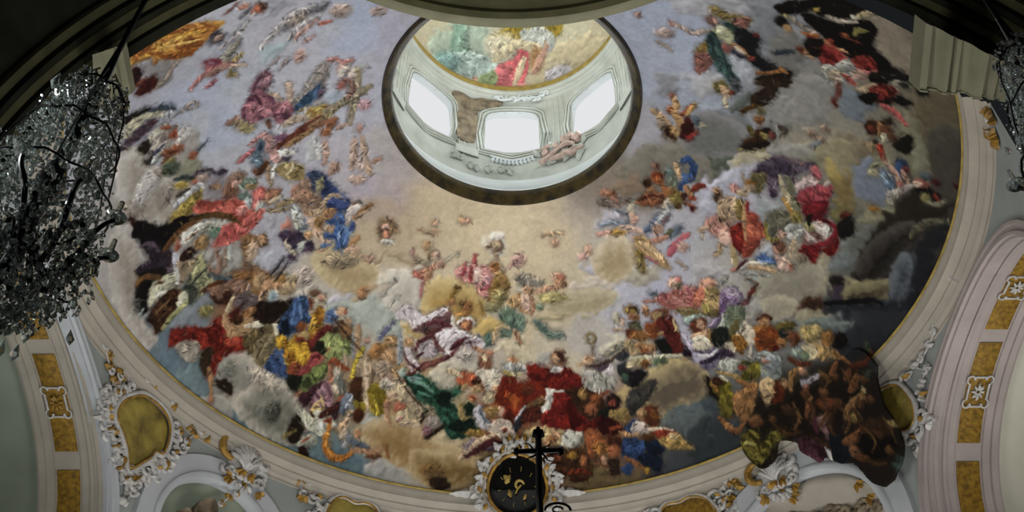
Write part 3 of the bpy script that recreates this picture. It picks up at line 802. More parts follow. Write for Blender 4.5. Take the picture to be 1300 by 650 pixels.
d 17 34487a 222c50 63 -763,263 -751,292 -728,329 -699,368 -680,398 -701,428 -738,411 -761,374 -788,365 -777,320
l 17 a08c78 23 -778,374 -754,358 -721,368 -702,392
p 17 7e7a5e -805,286 -774,259 -768,298 -794,326
p 17 7a6258 -1136,116 -1089,102 -1073,136 -1097,174 -1119,201 -1153,203
l 17 667a72 23 -1096,169 -1076,153 -1048,180
l 17 5f6f66 17 -1105,215 -1081,208
b 17 8a7a5a 23 18 26 -1054,183
l 17 a8b0ac 17 -1081,234 -1084,282
d 17 b0605a 8c3a36 83 -1064,267 -1051,223 -1026,209 -1007,230 -1019,263 -1046,288 -1063,292
p 17 b25a50 -1154,208 -1121,213 -1106,246 -1093,297 -1165,260
p 17 926650 -1013,265 -982,248 -950,255 -966,280 -1001,290
b 17 74503c 23 12 23 -977,250
l 17 8e7a58 23 -972,321 -927,320 -895,327
l 17 7a6a60 11 -683,421 -643,414
l 17 b8aca4 23 -685,439 -639,433
l 17 8a6240 14 -631,459 -589,439
b 17 8a8278 56 43 40 -1526,8
b 17 7e746a 32 27 38 -1399,-80
b 17 aaa6a4 38 76 39 -1448,-49
b 17 827a72 21 59 36 -1373,39
p 17 241e18 -1417,-171 -1389,-161 -1401,-132 -1416,-151
l 17 aab0b0 16 -1394,-140 -1376,-151
b 17 4a5444 32 27 36 -1333,-62
l 17 3a4644 15 -1336,-8 -1290,11 -1266,39
b 17 9c8438 27 13 34 -1316,36
b 17 907c74 26 32 32 -1233,53
b 17 9c5a4c 10 16 32 -1262,47
l 17 b0b0b4 21 -1253,71 -1238,98
l 17 4c4450 15 -1262,23 -1231,19 -1194,35 -1180,61
l 17 b4b8bc 21 -1363,107 -1309,95 -1268,73
l 17 3c3428 10 -1344,71 -1293,70
d 17 9a8640 6a5a28 68 -1389,149 -1347,124 -1291,107 -1248,98 -1262,137 -1297,175 -1349,177 -1380,174
b 17 3a2c3c 21 11 29 -1156,69
b 17 86644c 21 11 30 -1192,119
b 17 7e6454 36 32 28 -1108,130
b 17 7a5240 31 32 28 -1142,171
b 17 a8867a 21 16 27 -1108,154
l 17 667a70 21 -1092,174 -1068,157 -1042,175
l 17 5a6e64 21 -1109,211 -1074,240
b 17 967c52 21 11 26 -1059,190
b 17 9ca6a8 16 27 26 -1087,257
d 17 b0564a 8a3a30 37 -1297,175 -1260,150 -1224,172 -1159,208 -1113,232 -1091,278 -1067,312 -1040,336 -1084,349 -1115,346 -1146,296 -1191,260 -1245,224
d 17 b8655c 903e3a 87 -1062,258 -1040,222 -1019,220 -1009,248 -1040,279 -1063,291
l 17 b86058 26 -1113,336 -1069,323 -1032,317
b 17 c08078 21 21 27 -1112,279
b 17 a4aca6 16 21 25 -1042,290
p 17 9a7a60 -1008,271 -980,255 -960,258 -967,300 -1002,296
p 17 0e0a0a -1521,87 -1496,94 -1471,120 -1449,155 -1420,164 -1377,164 -1330,183 -1304,206 -1347,213 -1380,216 -1406,234 -1535,137
l 17 5a4020 21 -1403,224 -1346,208 -1284,212 -1218,240 -1164,281 -1133,331 -1126,352
l 17 3a2a18 10 -1303,201 -1244,219
l 17 3a1c14 21 -1534,38 -1525,83 -1511,107
p 17 a8a69a -1376,242 -1332,235 -1271,244 -1205,276 -1161,317 -1183,322 -1249,286 -1302,289
p 17 5e7a68 -1249,286 -1211,307 -1228,338 -1252,325
p 17 b06058 -1216,328 -1181,312 -1148,329 -1121,377 -1114,397 -1224,340
p 17 100c0e -1525,83 -1479,108 -1443,172 -1379,169 -1324,205 -1380,216 -1417,238 -1455,259 -1485,249 -1504,199 -1525,158
p 17 2e2430 -1526,182 -1492,196 -1473,246 -1428,278 -1426,315 -1446,349 -1470,356 -1527,321 -1566,284 -1554,263 -1513,271 -1518,231
l 17 5e4e5c 16 -1517,189 -1484,208 -1470,254
l 17 5a4a5a 16 -1547,275 -1514,276
b 17 50404c 23 15 35 -1455,360
l 17 6a4426 26 -1446,266 -1396,240 -1340,224 -1288,228
l 17 9a6a40 10 -1402,261 -1364,238 -1320,231
p 17 b0aea6 -1395,277 -1355,244 -1302,243 -1272,249 -1300,279 -1346,297
l 17 c4c2ba 16 -1374,279 -1329,267 -1277,270
l 17 8a6a52 10 -1353,281 -1297,269
l 17 9a5a44 16 -1400,297 -1381,263
b 17 a05a48 11 16 34 -1393,290
l 17 a4a4ae 26 -1414,311 -1413,347 -1411,384
p 17 86663e -1323,311 -1294,300 -1272,319 -1279,350 -1298,362 -1320,342
l 17 4a3420 8 -1307,333 -1287,316 -1279,326
b 17 a0865a 11 16 31 -1294,323
p 17 2a1612 -1401,344 -1369,323 -1342,323 -1332,347 -1352,363 -1384,361
l 17 8a7250 8 -1362,339 -1346,338
p 17 86745c -1413,347 -1365,373 -1322,376 -1352,410 -1405,446 -1431,440 -1414,394
p 17 5e7a68 -1249,286 -1216,304 -1230,343 -1252,325
d 17 b86058 9a4440 45 -1255,363 -1219,343 -1190,307 -1141,321 -1112,359 -1082,339 -1077,364 -1123,388 -1187,389 -1237,379
l 17 8a6a5a 16 -1250,389 -1243,450 -1261,486 -1297,454
l 17 8c7464 13 -1212,410 -1225,471 -1252,491
l 17 9aa09a 16 -1189,400 -1204,471
d 17 8a8a64 3c4038 77 -1430,499 -1386,458 -1340,405 -1314,386 -1305,438 -1280,521 -1251,537 -1316,534 -1362,541 -1399,553 -1427,489
l 17 2c3230 10 -1415,486 -1367,470 -1307,448
l 17 a8a87c 16 -1360,440 -1319,407
l 17 9c9c74 13 -1321,509 -1287,505
p 17 7a5a3c -1137,403 -1104,397 -1077,421 -1046,424 -1044,470 -1085,462 -1112,494 -1128,520 -1148,511 -1139,470
b 17 b09880 22 42 25 -1108,474
b 17 b08a6a 16 16 24 -1059,440
l 17 a8a8a2 21 -1425,374 -1431,440
p 17 4a545a -1302,474 -1227,527 -1194,527 -1209,547 -1270,526
p 17 7a5a40 -1203,517 -1152,531 -1110,540 -1074,578 -1058,608 -1100,655 -1130,642 -1140,581 -1190,557
l 17 54301c 16 -1348,527 -1282,531 -1241,542
l 17 4a1c16 21 -1304,575 -1262,587 -1230,592
l 17 501818 16 -1218,638 -1172,633
l 17 a8a8a8 16 -1223,585 -1222,630
l 17 6a4e2c 26 -1582,320 -1549,322 -1503,356
p 17 1c1512 -1585,330 -1553,336 -1530,372 -1557,388 -1576,415 -1604,375
p 17 9a987c -1533,382 -1483,364 -1447,395 -1448,441 -1497,455 -1532,418
l 17 b4b4a4 16 -1506,448 -1460,444
b 17 4a2c1c 17 15 35 -1502,392
p 17 6a4a30 -1485,451 -1441,457 -1420,505 -1467,510
p 17 8a6e5c -903,312 -859,261 -829,261 -818,321 -792,352 -806,381 -846,378 -890,328
b 17 96725c 31 27 20 -858,318
d 17 3a4a7c 24305a 54 -770,381 -757,363 -732,366 -705,390 -682,408 -699,425 -730,427 -758,407
l 17 a48e74 18 -788,398 -774,369 -751,354 -721,358
b 17 9a7448 26 16 17 -766,427
p 17 3a5080 -775,457 -742,445 -718,453 -717,486 -749,498
p 17 a8acac -908,344 -893,350 -882,409 -883,453 -909,449 -918,407 -916,363
l 17 c8ccca 10 -904,351 -890,429
b 17 b09480 26 21 19 -836,448
l 17 a89072 21 -840,402 -799,405 -781,389
l 17 a8886c 26 -867,381 -831,416
p 17 b6aca6 -698,458 -678,425 -647,417 -639,441 -668,466 -685,484
l 17 8a623c 13 -664,478 -630,454 -593,442
l 17 a48a70 16 -654,481 -611,459
l 17 7a6054 10 -667,417 -641,413
b 17 b0896c 26 21 12 -530,537
b 17 7e6a50 16 16 12 -550,522
p 17 9c6c54 -1012,266 -989,248 -955,257 -968,274 -1001,289
l 17 a69c84 16 -996,291 -954,286
l 17 8a7a60 16 -1012,323 -964,344 -924,349
p 17 3a2c40 -980,452 -957,439 -918,460 -890,481 -878,508 -902,521 -923,524 -956,500
l 17 54445e 10 -959,455 -933,487
p 17 3a3044 -951,502 -922,519 -941,534
b 17 9ca098 21 21 20 -898,533
b 17 3a2c42 21 21 19 -868,544
l 17 4a3a50 11 -896,556 -869,549 -861,569
p 17 46364a -960,554 -938,552 -932,581 -953,579
l 17 a09680 16 -965,491 -950,525 -934,559
l 17 241c1c 7 -1050,606 -1013,582 -982,557
l 17 a8a89c 21 -907,386 -900,444 -878,469
l 17 54606c 13 -897,457 -866,462
b 17 b8947c 21 27 18 -823,488
b 17 a07848 21 27 18 -813,453
b 17 a8845c 21 16 19 -866,495
l 17 b89c88 21 -839,488 -814,530 -785,555
b 17 a88a6c 21 16 17 -768,501
l 17 a88668 16 -831,579 -788,571
d 17 3e5a8c 263c66 45 -778,459 -750,440 -719,444 -712,473 -726,497 -755,483
d 17 5a78a0 34508a 61 -791,521 -765,523 -753,505 -736,494 -716,505 -696,511 -680,504 -677,527 -701,553 -710,578 -737,586 -764,589 -750,566 -768,544
l 17 303c78 10 -693,528 -675,511
l 17 8aa4c0 10 -734,522 -744,562
p 17 4668a0 -759,591 -736,581 -710,583 -722,596 -754,597
l 17 4c6c98 16 -818,561 -787,566
b 17 3c5a90 16 11 17 -787,527
p 17 9a7250 -789,428 -767,413 -742,421 -750,446 -776,448
l 17 a07850 21 -695,587 -667,573 -656,565
l 17 b09078 21 -719,613 -686,600
b 17 a88c74 21 21 15 -678,624
l 17 8a7058 16 -710,626 -704,661
l 17 a0826e 16 -660,651 -609,674 -632,690
b 17 8c7d66 75 32 16 -744,644
p 17 7a6048 -571,553 -542,521 -512,528 -493,558 -495,579 -522,585 -544,602 -565,597
b 17 b49080 16 16 12 -539,549
b 17 b87c60 16 16 12 -537,582
l 17 9a7c58 16 -525,563 -490,580
b 17 a4a29c 26 11 12 -540,614
b 17 a0938a 44 42 20 -919,668
p 17 7a6a48 -1054,631 -1020,624 -989,631 -1016,658
b 17 867a5c 22 21 21 -962,663
l 17 a87a60 16 -436,772 -394,789
b 17 a88a66 15 11 5 -219,566
b 17 a8826a 21 11 4 -199,573
b 17 a6846c 16 11 7 -333,565
b 17 a8886c 16 11 7 -330,603
l 17 9c8264 11 -397,588 -367,603 -336,618
b 17 a0805c 16 21 8 -370,662
p 17 8a7458 -362,695 -345,686 -342,719 -363,721
b 17 aa8a7c 16 16 7 -331,710
p 17 7e6048 -108,696 -87,670 -55,665 -45,682 -50,708 -72,718 -87,702
b 17 b09a7c 21 21 1 -71,686
l 17 96785a 11 -72,718 -67,740
p 17 a08468 -99,781 -77,755 -56,761 -35,804 -46,825 -105,823
b 17 8a5a34 21 21 2 -78,782
l 17 9c4a48 21 -175,809 -168,762 -162,725
l 17 b4a090 21 -196,813 -189,760
l 17 a45c58 16 -228,795 -205,754
l 17 b0685c 16 -153,810 -147,779
b 17 ac8a80 32 27 -1 29,751
l 17 a88078 11 -14,783 40,730
l 17 98907c 11 -301,745 -235,709
l 17 8a7a68 16 -426,707 -386,740 -344,761
l 17 a07a6e 16 -436,695 -428,664
l 17 a8705c 21 -431,781 -388,776 -344,756
b 17 a88470 27 16 7 -322,753
l 17 7a8290 17 375,570 430,544 486,540
b 17 9a98a0 28 18 -10 439,519
l 17 6a6e74 12 438,495 478,500 497,526
l 17 a09a88 17 503,471 508,530
b 17 b08a78 17 24 -11 513,517
l 17 b09484 29 466,568 511,565 557,567
l 17 a88a50 17 428,598 479,583
l 17 b08478 17 366,613 422,593
p 17 9a7a40 433,585 466,573 485,588 434,603
p 17 5a6c88 562,560 583,538 602,497 612,483 604,521 596,553 575,569
p 17 86888a 604,521 627,467 657,435 656,472 638,513 618,541
l 17 74545a 12 638,513 650,473
p 17 54606c 665,553 685,524 716,498 709,536 683,561
l 17 5a5c40 17 659,555 680,532
b 17 b08a74 23 23 -14 618,541
l 17 a87864 23 595,600 628,587 660,561
d 17 9a7e56 6a5030 52 526,603 560,591 596,606 622,636 660,662 688,702 640,691 590,667 555,663 535,631
l 17 a4646a 12 579,669 640,691
p 17 7e6a36 537,655 566,660 577,705 586,739 562,738 547,700
l 17 b09470 23 551,616 598,629 648,665
l 17 a8545c 23 728,548 748,530
l 17 a85460 29 681,639 694,605 718,563
b 17 b08e80 23 23 -16 733,589
l 17 8c7a68 12 718,658 756,677
b 17 b08c78 17 23 -7 330,688
b 17 ac8a80 23 17 -7 308,720
l 17 86764c 23 546,688 568,742
l 17 a08668 12 126,641 171,627 217,624
b 17 a8866e 17 23 -4 184,667
b 17 a88270 24 17 -4 201,818
p 17 a06058 695,759 727,727 747,745
l 17 8a6c38 11 -145,929 -130,982
b 17 6e5230 22 10 4 -222,930
b 17 8a5c38 22 21 4 -201,947
b 17 a0703a 33 10 4 -224,977
l 17 a4686a 11 -412,882 -403,830 -379,802
l 17 a85c54 16 -430,767 -400,799 -367,782
b 17 a07458 22 21 8 -373,787
l 17 8a6830 13 -289,939 -276,898 -247,859
l 17 5a3c20 8 -258,858 -236,865
b 17 a4744c 16 16 6 -271,920
p 17 b07a74 -238,775 -110,783 -90,858 -95,889 -134,904 -155,876 -176,843 -208,841 -240,817
l 17 9c3f44 16 -223,808 -206,778
l 17 8c3a3c 21 -186,832 -179,780
b 17 bca094 22 32 3 -153,813
l 17 a85058 13 -144,877 -111,868 -89,837
b 17 a87a80 16 21 2 -111,836
p 17 907040 -89,847 -67,806 -35,817 -14,859 -36,912 -69,943 -102,931 -112,910
b 17 80622c 16 16 1 -68,859
b 17 8a8054 33 32 1 -58,911
b 17 7e7a54 33 21 2 -91,953
p 17 8a8278 19,828 51,817 94,837 62,848
b 17 b0968a 27 26 -1 63,932
b 17 a88060 22 21 -2 73,880
l 17 a0764c 16 30,901 41,964 63,974
p 18 5a7060 -58,985 -25,964 8,975 41,996 58,1027 42,1058 8,1048 -14,1079 -48,1079 -53,1037 -25,1027 -47,1006
b 17 6a8068 28 16 0 -25,975
l 18 a08a6c 16 -93,1109 -70,1058 -48,1037 -14,1048
l 18 9c7054 16 8,1058 31,1090 37,1110
p 18 4a6458 -127,1077 -104,1067 -99,1109 -122,1118
p 17 b4acb0 -520,932 -496,910 -463,910 -432,942 -412,966 -378,960 -333,945 -300,943 -312,968 -358,994 -404,1009 -449,1013 -468,978 -511,955
p 17 6a4a4a -449,1013 -391,990 -335,976 -301,959 -279,972 -292,1012 -327,1040 -384,1043 -427,1026
l 17 4a1c20 11 -369,982 -334,960 -306,948
l 18 5a2c2c 16 -395,1042 -338,1033 -293,1023
l 17 b8b0b4 13 -402,988 -345,964 -311,947
p 18 b8b4b0 -253,1011 -225,997 -191,995 -170,1017 -182,1037 -204,1046
p 18 7a4432 -242,1017 -214,1004 -187,1016 -187,1042 -210,1051 -232,1028
b 18 b07850 17 13 4 -215,1024
b 18 b4aeb4 51 31 6 -295,1064
p 18 b8b2b6 -250,1058 -205,1062 -149,1086 -127,1108 -150,1127 -195,1104
l 18 44202c 11 -206,1093 -161,1106
l 18 c0bab4 16 -274,983 -271,1025 -249,1048
l 17 989084 8 -589,849 -518,789
l 17 98928a 8 -561,898 -514,864
l 17 5e5e78 8 -618,1022 -581,988 -546,969
p 18 b6aeb2 -362,1051 -316,1041 -271,1040 -227,1060 -205,1077 -239,1085 -274,1103 -309,1115 -342,1095 -352,1073
p 18 a89ea2 -443,1082 -408,1066 -364,1082 -355,1125 -379,1143 -413,1138 -439,1113
p 18 b0a6aa -500,1093 -477,1087 -470,1140 -438,1176 -463,1193 -489,1157
p 18 b4acac -332,1123 -297,1111 -264,1119 -276,1139 -322,1145
l 18 5a2c30 16 -450,1101 -431,1073 -385,1059 -362,1051
l 18 502028 22 -286,1122 -251,1100 -217,1082
l 18 5e3034 22 -501,1103 -487,1142 -450,1174 -381,1174 -299,1152 -253,1125
l 18 6a3a3a 16 -362,1062 -348,1105 -321,1129
l 18 7a4a3c 22 -524,1229 -486,1199 -428,1188 -346,1163
l 18 4a2024 11 -447,1133 -417,1122
l 18 6a3038 16 -392,1005 -347,996 -304,1016 -282,1024
l 18 b0a8a8 16 -480,1190 -452,1200
p 18 90a098 -542,1179 -507,1175 -522,1204
p 18 90868c -223,1092 -189,1078 -155,1096 -173,1121 -207,1124
l 18 3a1a20 5 -218,1102 -172,1100
l 18 3a1a20 5 -206,1082 -184,1125
l 18 a8785c 16 -184,1120 -139,1143 -100,1150
b 18 a86a50 11 10 2 -100,1155
b 18 9c948c 46 26 4 -219,1149
b 18 8a6a40 34 26 11 -564,1050
b 18 96744a 23 21 12 -601,1073
b 18 a07c56 46 26 12 -582,1114
b 18 a48058 23 21 10 -481,1070
l 18 8a8a92 22 -528,1088 -528,1150
p 18 887060 -631,1140 -573,1142 -543,1189 -582,1223 -635,1181
p 18 9a8a70 -630,1234 -591,1201 -561,1248 -575,1276 -644,1262
l 18 a07e4c 22 -551,1146 -519,1173 -534,1212
b 18 b07850 23 10 0 3,1183
p 18 828480 -43,1209 -3,1193 43,1209 66,1229 20,1240 -26,1240
l 18 b8b4a8 16 31,1198 78,1228
l 18 b0a078 14 -15,1250 49,1239
b 18 8a5a40 17 26 2 -118,1186
b 18 b0987c 11 21 2 -129,1175
p 18 b4aa98 -165,1230 -118,1217 -72,1229 -49,1250 -73,1290 -120,1309 -155,1287 -177,1245
p 18 b05838 -252,1250 -234,1230 -188,1239 -165,1256 -189,1280 -236,1282 -253,1270
b 18 4a2018 17 13 3 -177,1270
l 18 b09a7c 16 -302,1214 -280,1216 -246,1240
l 18 7a4a38 16 -151,1169 -153,1215
p 18 6a1812 -44,1260 -3,1271 32,1301 56,1332 -38,1332
p 18 a05028 -50,1332 -26,1291 9,1301 9,1332
p 18 7a1a14 83,1213 118,1206 119,1278 90,1269
l 18 a08a4a 16 -38,1229 -3,1250
p 17 80786c 19,838 40,822 84,827 138,846 84,863 41,854
l 17 a88068 21 106,889 149,871 193,863 235,849
b 17 a86a54 22 16 -4 213,820
b 17 a88060 27 16 -4 214,846
p 17 a09460 128,899 182,885 237,897 249,912 184,927 140,930
b 17 b09282 27 31 -1 63,938
b 17 a48458 27 26 0 8,933
b 17 7a8a70 17 16 -3 124,951
l 17 a0785c 16 85,911 96,952 86,984
p 18 5a7066 97,1015 131,1014 165,1043 188,1063 233,1070 177,1084 143,1065
b 18 74847a 28 10 -4 210,1066
d 18 7c1c14 4c0e0c 9 83,1213 135,1211 181,1214 216,1222 250,1203 297,1230 321,1248 345,1261 312,1280 289,1293 219,1299 161,1302 113,1274 84,1244
l 18 962a1e 11 195,1280 263,1233
b 18 4a1410 14 10 -2 124,1247
b 18 4a1410 12 10 -5 264,1259
b 18 6a2a22 9 10 -4 194,1259
p 18 8a6048 192,1187 191,1156 207,1139 236,1142 248,1162 249,1183 233,1200 204,1197
b 18 b08a68 17 21 -4 208,1170
p 18 4a2c20 213,1144 236,1142 248,1167 238,1184 225,1164
p 18 b8b4b0 182,1224 198,1202 221,1206 238,1204 222,1226
p 18 a8a69c 161,1307 219,1299 254,1296 267,1336 233,1359 211,1391 151,1395 156,1343
l 18 8c8a82 8 175,1383 196,1321
p 18 7e1a14 197,1351 220,1324 255,1326 280,1355 305,1383 199,1392
b 18 a0382c 18 15 -4 221,1344
p 18 3a2012 266,1305 346,1276 394,1291 432,1326 411,1370 305,1383
b 18 8a5a30 23 20 -7 336,1303
b 18 7a3a1e 24 25 -8 408,1320
b 18 8e5038 23 15 -9 441,1284
p 18 2a1a18 455,1323 487,1282 519,1312 505,1346
b 18 8a3a30 18 15 -9 491,1322
p 18 a8a49a 343,1215 388,1199 433,1182 467,1177 483,1226 451,1272 405,1279 369,1263
p 18 8a8a80 377,1210 424,1214 450,1252 404,1269
l 18 bab8b0 22 346,1266 381,1277 429,1281
b 18 b0a8a8 23 26 -9 456,1189
p 18 5a4656 387,1183 420,1168 454,1158 439,1186 411,1201
l 18 4a342c 11 353,1188 409,1175 465,1146 485,1122 549,1068
l 18 7a6a60 7 376,1096 380,1158
l 18 7e704c 11 352,1073 345,1059 361,1046 378,1049 385,1069 369,1087 352,1084
b 18 b08a68 23 15 -7 362,1155
l 18 b09070 14 312,1187 351,1167
l 18 8a8470 8 440,1129 504,1066
l 18 8a8470 8 464,1136 527,1073
p 18 3a3a40 485,1122 529,1093 542,1112 521,1136 486,1132
p 18 2c3030 501,1171 545,1142 571,1179 628,1167 609,1212 565,1232 528,1218
b 18 3e5a48 17 15 -11 539,1206
p 18 9a8460 536,1050 603,1036 640,1070 587,1103 540,1091
b 18 8a6038 23 21 -12 623,1126
b 18 9a6a44 23 15 -12 594,1059
b 18 9c5a40 17 10 -13 629,1067
b 18 b0a080 29 15 -11 568,1148
l 18 a8a28e 16 543,1127 621,1106 688,1090
b 18 5c7458 17 15 -13 674,1115
p 18 3c3a38 563,1335 580,1270 613,1243 678,1197 660,1243 631,1301 599,1338
p 18 741c12 -44,1265 -3,1276 32,1296 44,1337 33,1398 -45,1398
p 18 a4481c -26,1327 -3,1317 21,1368 9,1388 -21,1368
b 18 5a2418 29 21 -1 67,1296
p 18 5a2a18 56,1327 137,1293 155,1323 138,1344 80,1367
p 18 7e6a40 33,1393 80,1367 150,1334 151,1364 104,1397
l 18 b0aa9c 8 44,1388 68,1372
p 17 1a1614 -1570,288 -1473,336 -1460,369 -1511,356 -1565,309
l 17 6a4828 26 -1584,337 -1548,328 -1493,369
p 17 15120f -1594,353 -1563,341 -1535,362 -1556,394 -1574,417 -1576,462 -1607,451 -1604,405
p 17 545450 -1618,394 -1597,399 -1604,441 -1625,436
l 17 9aa4a0 13 -1622,463 -1594,448
p 17 a09e88 -1556,394 -1530,384 -1501,399 -1453,385 -1437,408 -1466,435 -1500,435 -1539,454 -1563,460
l 17 b8b6a8 16 -1543,428 -1490,442
p 17 a4a48e -1448,493 -1414,492 -1405,521 -1430,551 -1455,541 -1461,520
d 17 4a2c1a 24120c 71 -1587,501 -1544,473 -1493,451 -1459,451 -1445,483 -1461,520 -1498,552 -1541,581 -1575,580 -1574,534
l 17 7a5c38 11 -1553,503 -1479,484
l 17 6a4c2c 8 -1552,538 -1478,520
l 17 9a9a64 21 -1541,581 -1501,562 -1451,549 -1415,538
b 17 7a7240 34 20 30 -1346,624
b 17 8a824e 17 10 30 -1334,620
p 17 5a3018 -1344,524 -1299,521 -1258,533 -1271,542 -1315,541
p 17 80604c -1313,531 -1252,553 -1198,559 -1175,604 -1193,639 -1231,609 -1283,593 -1308,556
p 17 3a1c14 -1305,569 -1275,608 -1249,588 -1222,591 -1235,629 -1260,639 -1297,607
b 17 8a6a5a 33 26 26 -1184,594
p 17 8a6038 -1194,538 -1132,552 -1075,595 -1057,614 -1098,662 -1129,648 -1149,583 -1186,553
b 17 a08460 27 31 24 -1099,606
b 17 9c6a3c 22 16 26 -1165,558
l 17 a08c78 16 -1157,624 -1143,608
p 17 645858 -1215,639 -1169,629 -1131,658 -1127,693 -1184,699 -1217,672
l 17 a89878 21 -1271,688 -1247,656 -1223,624
p 17 58201a -1261,694 -1214,684 -1190,674 -1233,719 -1258,729
b 17 a07c5c 44 36 23 -1064,655
b 17 94a4a8 17 26 23 -1051,704
b 17 9a7038 22 16 22 -1008,645
l 17 b09070 16 -1116,698 -1098,662
p 17 20120c -1188,719 -1129,703 -1056,729 -1011,753 -1020,804 -1079,791 -1124,793 -1176,769
b 17 3a2410 28 15 23 -1092,741
p 17 9c6a40 -1200,724 -1173,704 -1146,706 -1145,728 -1182,744 -1207,754
b 17 b08460 11 10 25 -1159,716
l 17 a87c54 21 -1269,678 -1270,733 -1254,764
p 17 9c7a54 -1258,729 -1223,724 -1194,749 -1192,794 -1238,794 -1267,768
p 17 6a5c40 -1192,794 -1137,798 -1085,821 -1084,875 -1134,897 -1205,853
l 17 b0a894 21 -1186,764 -1145,783 -1090,791 -1062,819 -1071,870
l 17 8a7c58 11 -1159,853 -1120,827
d 17 9c2c20 5c140e 46 -1505,617 -1465,643 -1413,664 -1407,684 -1378,707 -1328,691 -1283,693 -1272,743 -1310,757 -1281,783 -1240,804 -1228,853 -1413,754 -1436,706 -1476,681 -1521,675
b 17 b24030 35 20 27 -1276,808
l 17 5a120e 16 -1441,681 -1426,712
l 17 a8a894 13 -1341,695 -1311,689
b 17 a87c30 17 20 22 -1054,898
b 17 28384e 17 20 22 -1041,828
l 17 2a2424 7 -1107,680 -1027,632 -970,583
p 17 80221a -1504,618 -1431,653 -1409,666 -1390,690 -1412,726 -1467,693 -1512,670
p 17 8c8478 -1506,693 -1478,686 -1433,708 -1409,740 -1420,783 -1448,791 -1486,761
d 17 9a2c20 5a140e 75 -1401,684 -1354,699 -1313,685 -1289,686 -1285,724 -1318,756 -1345,765 -1331,760 -1274,785 -1234,805 -1220,854 -1262,845 -1313,843 -1344,863 -1363,889 -1403,891 -1395,859 -1361,829 -1364,791 -1393,750
b 17 b84834 38 17 27 -1266,807
p 17 3a2818 -1409,790 -1373,774 -1356,808 -1395,859 -1412,874 -1426,829
l 17 a07850 21 -1395,859 -1394,908 -1413,981
b 18 a06a50 13 11 29 -1416,992
p 17 a8845c -1289,686 -1263,736 -1213,737 -1166,748 -1188,797 -1239,797 -1281,763
l 17 a88460 23 -1275,681 -1274,730 -1255,758
b 17 3a2010 25 17 26 -1224,731
p 17 5a4c30 -1218,819 -1166,808 -1120,828 -1163,857 -1196,890 -1214,857
p 17 7e7050 -1179,933 -1182,884 -1150,851 -1099,849 -1068,851 -1082,892 -1116,937 -1160,965
l 17 b8b09c 23 -1195,770 -1137,791 -1087,789 -1068,815 -1070,862
l 17 9a8c68 12 -1163,917 -1103,871
l 17 4a3c24 9 -1177,922 -1129,872
b 17 7a7a70 46 38 28 -1314,903
b 18 a49a8c 94 31 51 -1160,1025
p 17 2a1c10 -1374,931 -1336,939 -1309,989 -1329,1015 -1359,975
d 17 3c5480 22304e 71 -1149,970 -1105,942 -1076,924 -1051,928 -1054,975 -1062,1019 -1056,1056 -1106,1012 -1139,986
d 17 48648e 2a3c5c 62 -1033,829 -1004,805 -958,822 -938,853 -981,885 -1016,871 -1031,854
d 17 b48a2c 7c4a14 80 -1075,919 -1053,869 -1033,900 -1028,938 -996,903 -975,922 -955,953 -943,993 -968,1030 -996,1044 -1036,1052 -1044,1026 -1046,966
d 17 b88a30 7e4a18 88 -924,917 -903,865 -888,847 -853,858 -873,911 -916,943
b 17 7a3a18 25 23 20 -965,867
b 17 8a4a24 19 11 20 -969,925
p 17 4a1c18 -941,946 -887,918 -824,914 -829,948 -880,955 -901,1007 -937,995
p 17 8a9460 -894,962 -865,937 -829,948 -841,1026 -889,1011
b 17 2a3020 19 17 18 -897,985
d 18 8a2c28 5a1614 44 -1036,1052 -984,1048 -942,1028 -914,1008 -892,1033 -910,1062 -976,1074 -1014,1072
d 18 6e8048 2c3a20 56 -1052,1069 -990,1081 -936,1065 -896,1055 -867,1076 -892,1114 -947,1131 -975,1144 -1010,1120 -1044,1096
p 18 1c2018 -1050,1058 -1004,1088 -1026,1137 -1046,1107
p 18 9a7478 -956,1186 -924,1150 -883,1140 -860,1159 -872,1236 -972,1203
b 18 a06850 20 17 20 -1013,1142
p 18 3a1c20 -1001,1146 -964,1160 -984,1199 -1019,1175
b 17 9a6e4a 22 26 14 -670,814
p 17 1e120c -1115,704 -1063,721 -1023,748 -968,748 -986,790 -1014,822 -1068,811 -1131,784
d 17 3e5a8a 223452 71 -1055,828 -1021,798 -981,759 -946,746 -915,762 -918,815 -919,858 -956,877 -990,875 -1025,883 -1053,850
p 17 101c2c -1049,830 -1014,822 -1013,877 -1052,872
l 17 6484b0 13 -946,783 -949,836
l 17 5c7cac 11 -995,841 -978,804
p 17 4a6490 -857,852 -829,850 -796,854 -789,878 -813,892 -856,884
b 17 b89474 22 16 16 -776,866
b 17 a8644a 8 10 16 -755,872
p 17 a49880 -898,790 -887,756 -864,752 -840,771 -832,795 -852,816 -874,819
b 17 6a4e36 22 13 19 -876,754
b 17 b0806a 17 16 18 -853,783
b 17 b8b09a 17 16 18 -877,797
p 17 7a3a24 -906,776 -889,771 -889,804 -901,810
d 17 b48a30 7c4c16 83 -926,898 -909,861 -888,836 -874,819 -853,826 -853,858 -869,896 -895,919 -922,942 -931,928
b 17 8a4a24 23 15 20 -955,872
b 17 a88c58 23 15 20 -951,911
b 17 7a3420 23 10 20 -970,925
d 17 b89028 7a4a12 80 -1071,886 -1048,884 -1031,913 -1008,916 -990,939 -956,941 -939,979 -949,1039 -1058,999 -1059,945
p 17 6a2420 -934,949 -897,929 -849,913 -816,918 -808,936 -843,947 -879,957 -916,976 -932,971
d 17 8a9458 4a5430 59 -879,957 -831,940 -800,960 -770,990 -749,1006 -755,1047 -791,1058 -846,1041 -886,1007 -871,981
p 17 1c2014 -903,970 -869,970 -865,1014 -900,1024
b 17 5a3a24 17 13 16 -771,915
b 17 b08e6c 17 16 15 -744,918
p 17 7a5a38 -797,940 -762,928 -731,948 -745,975 -770,990 -789,963
b 17 3a2a20 17 15 17 -808,936
b 17 a8764c 17 15 17 -854,1018
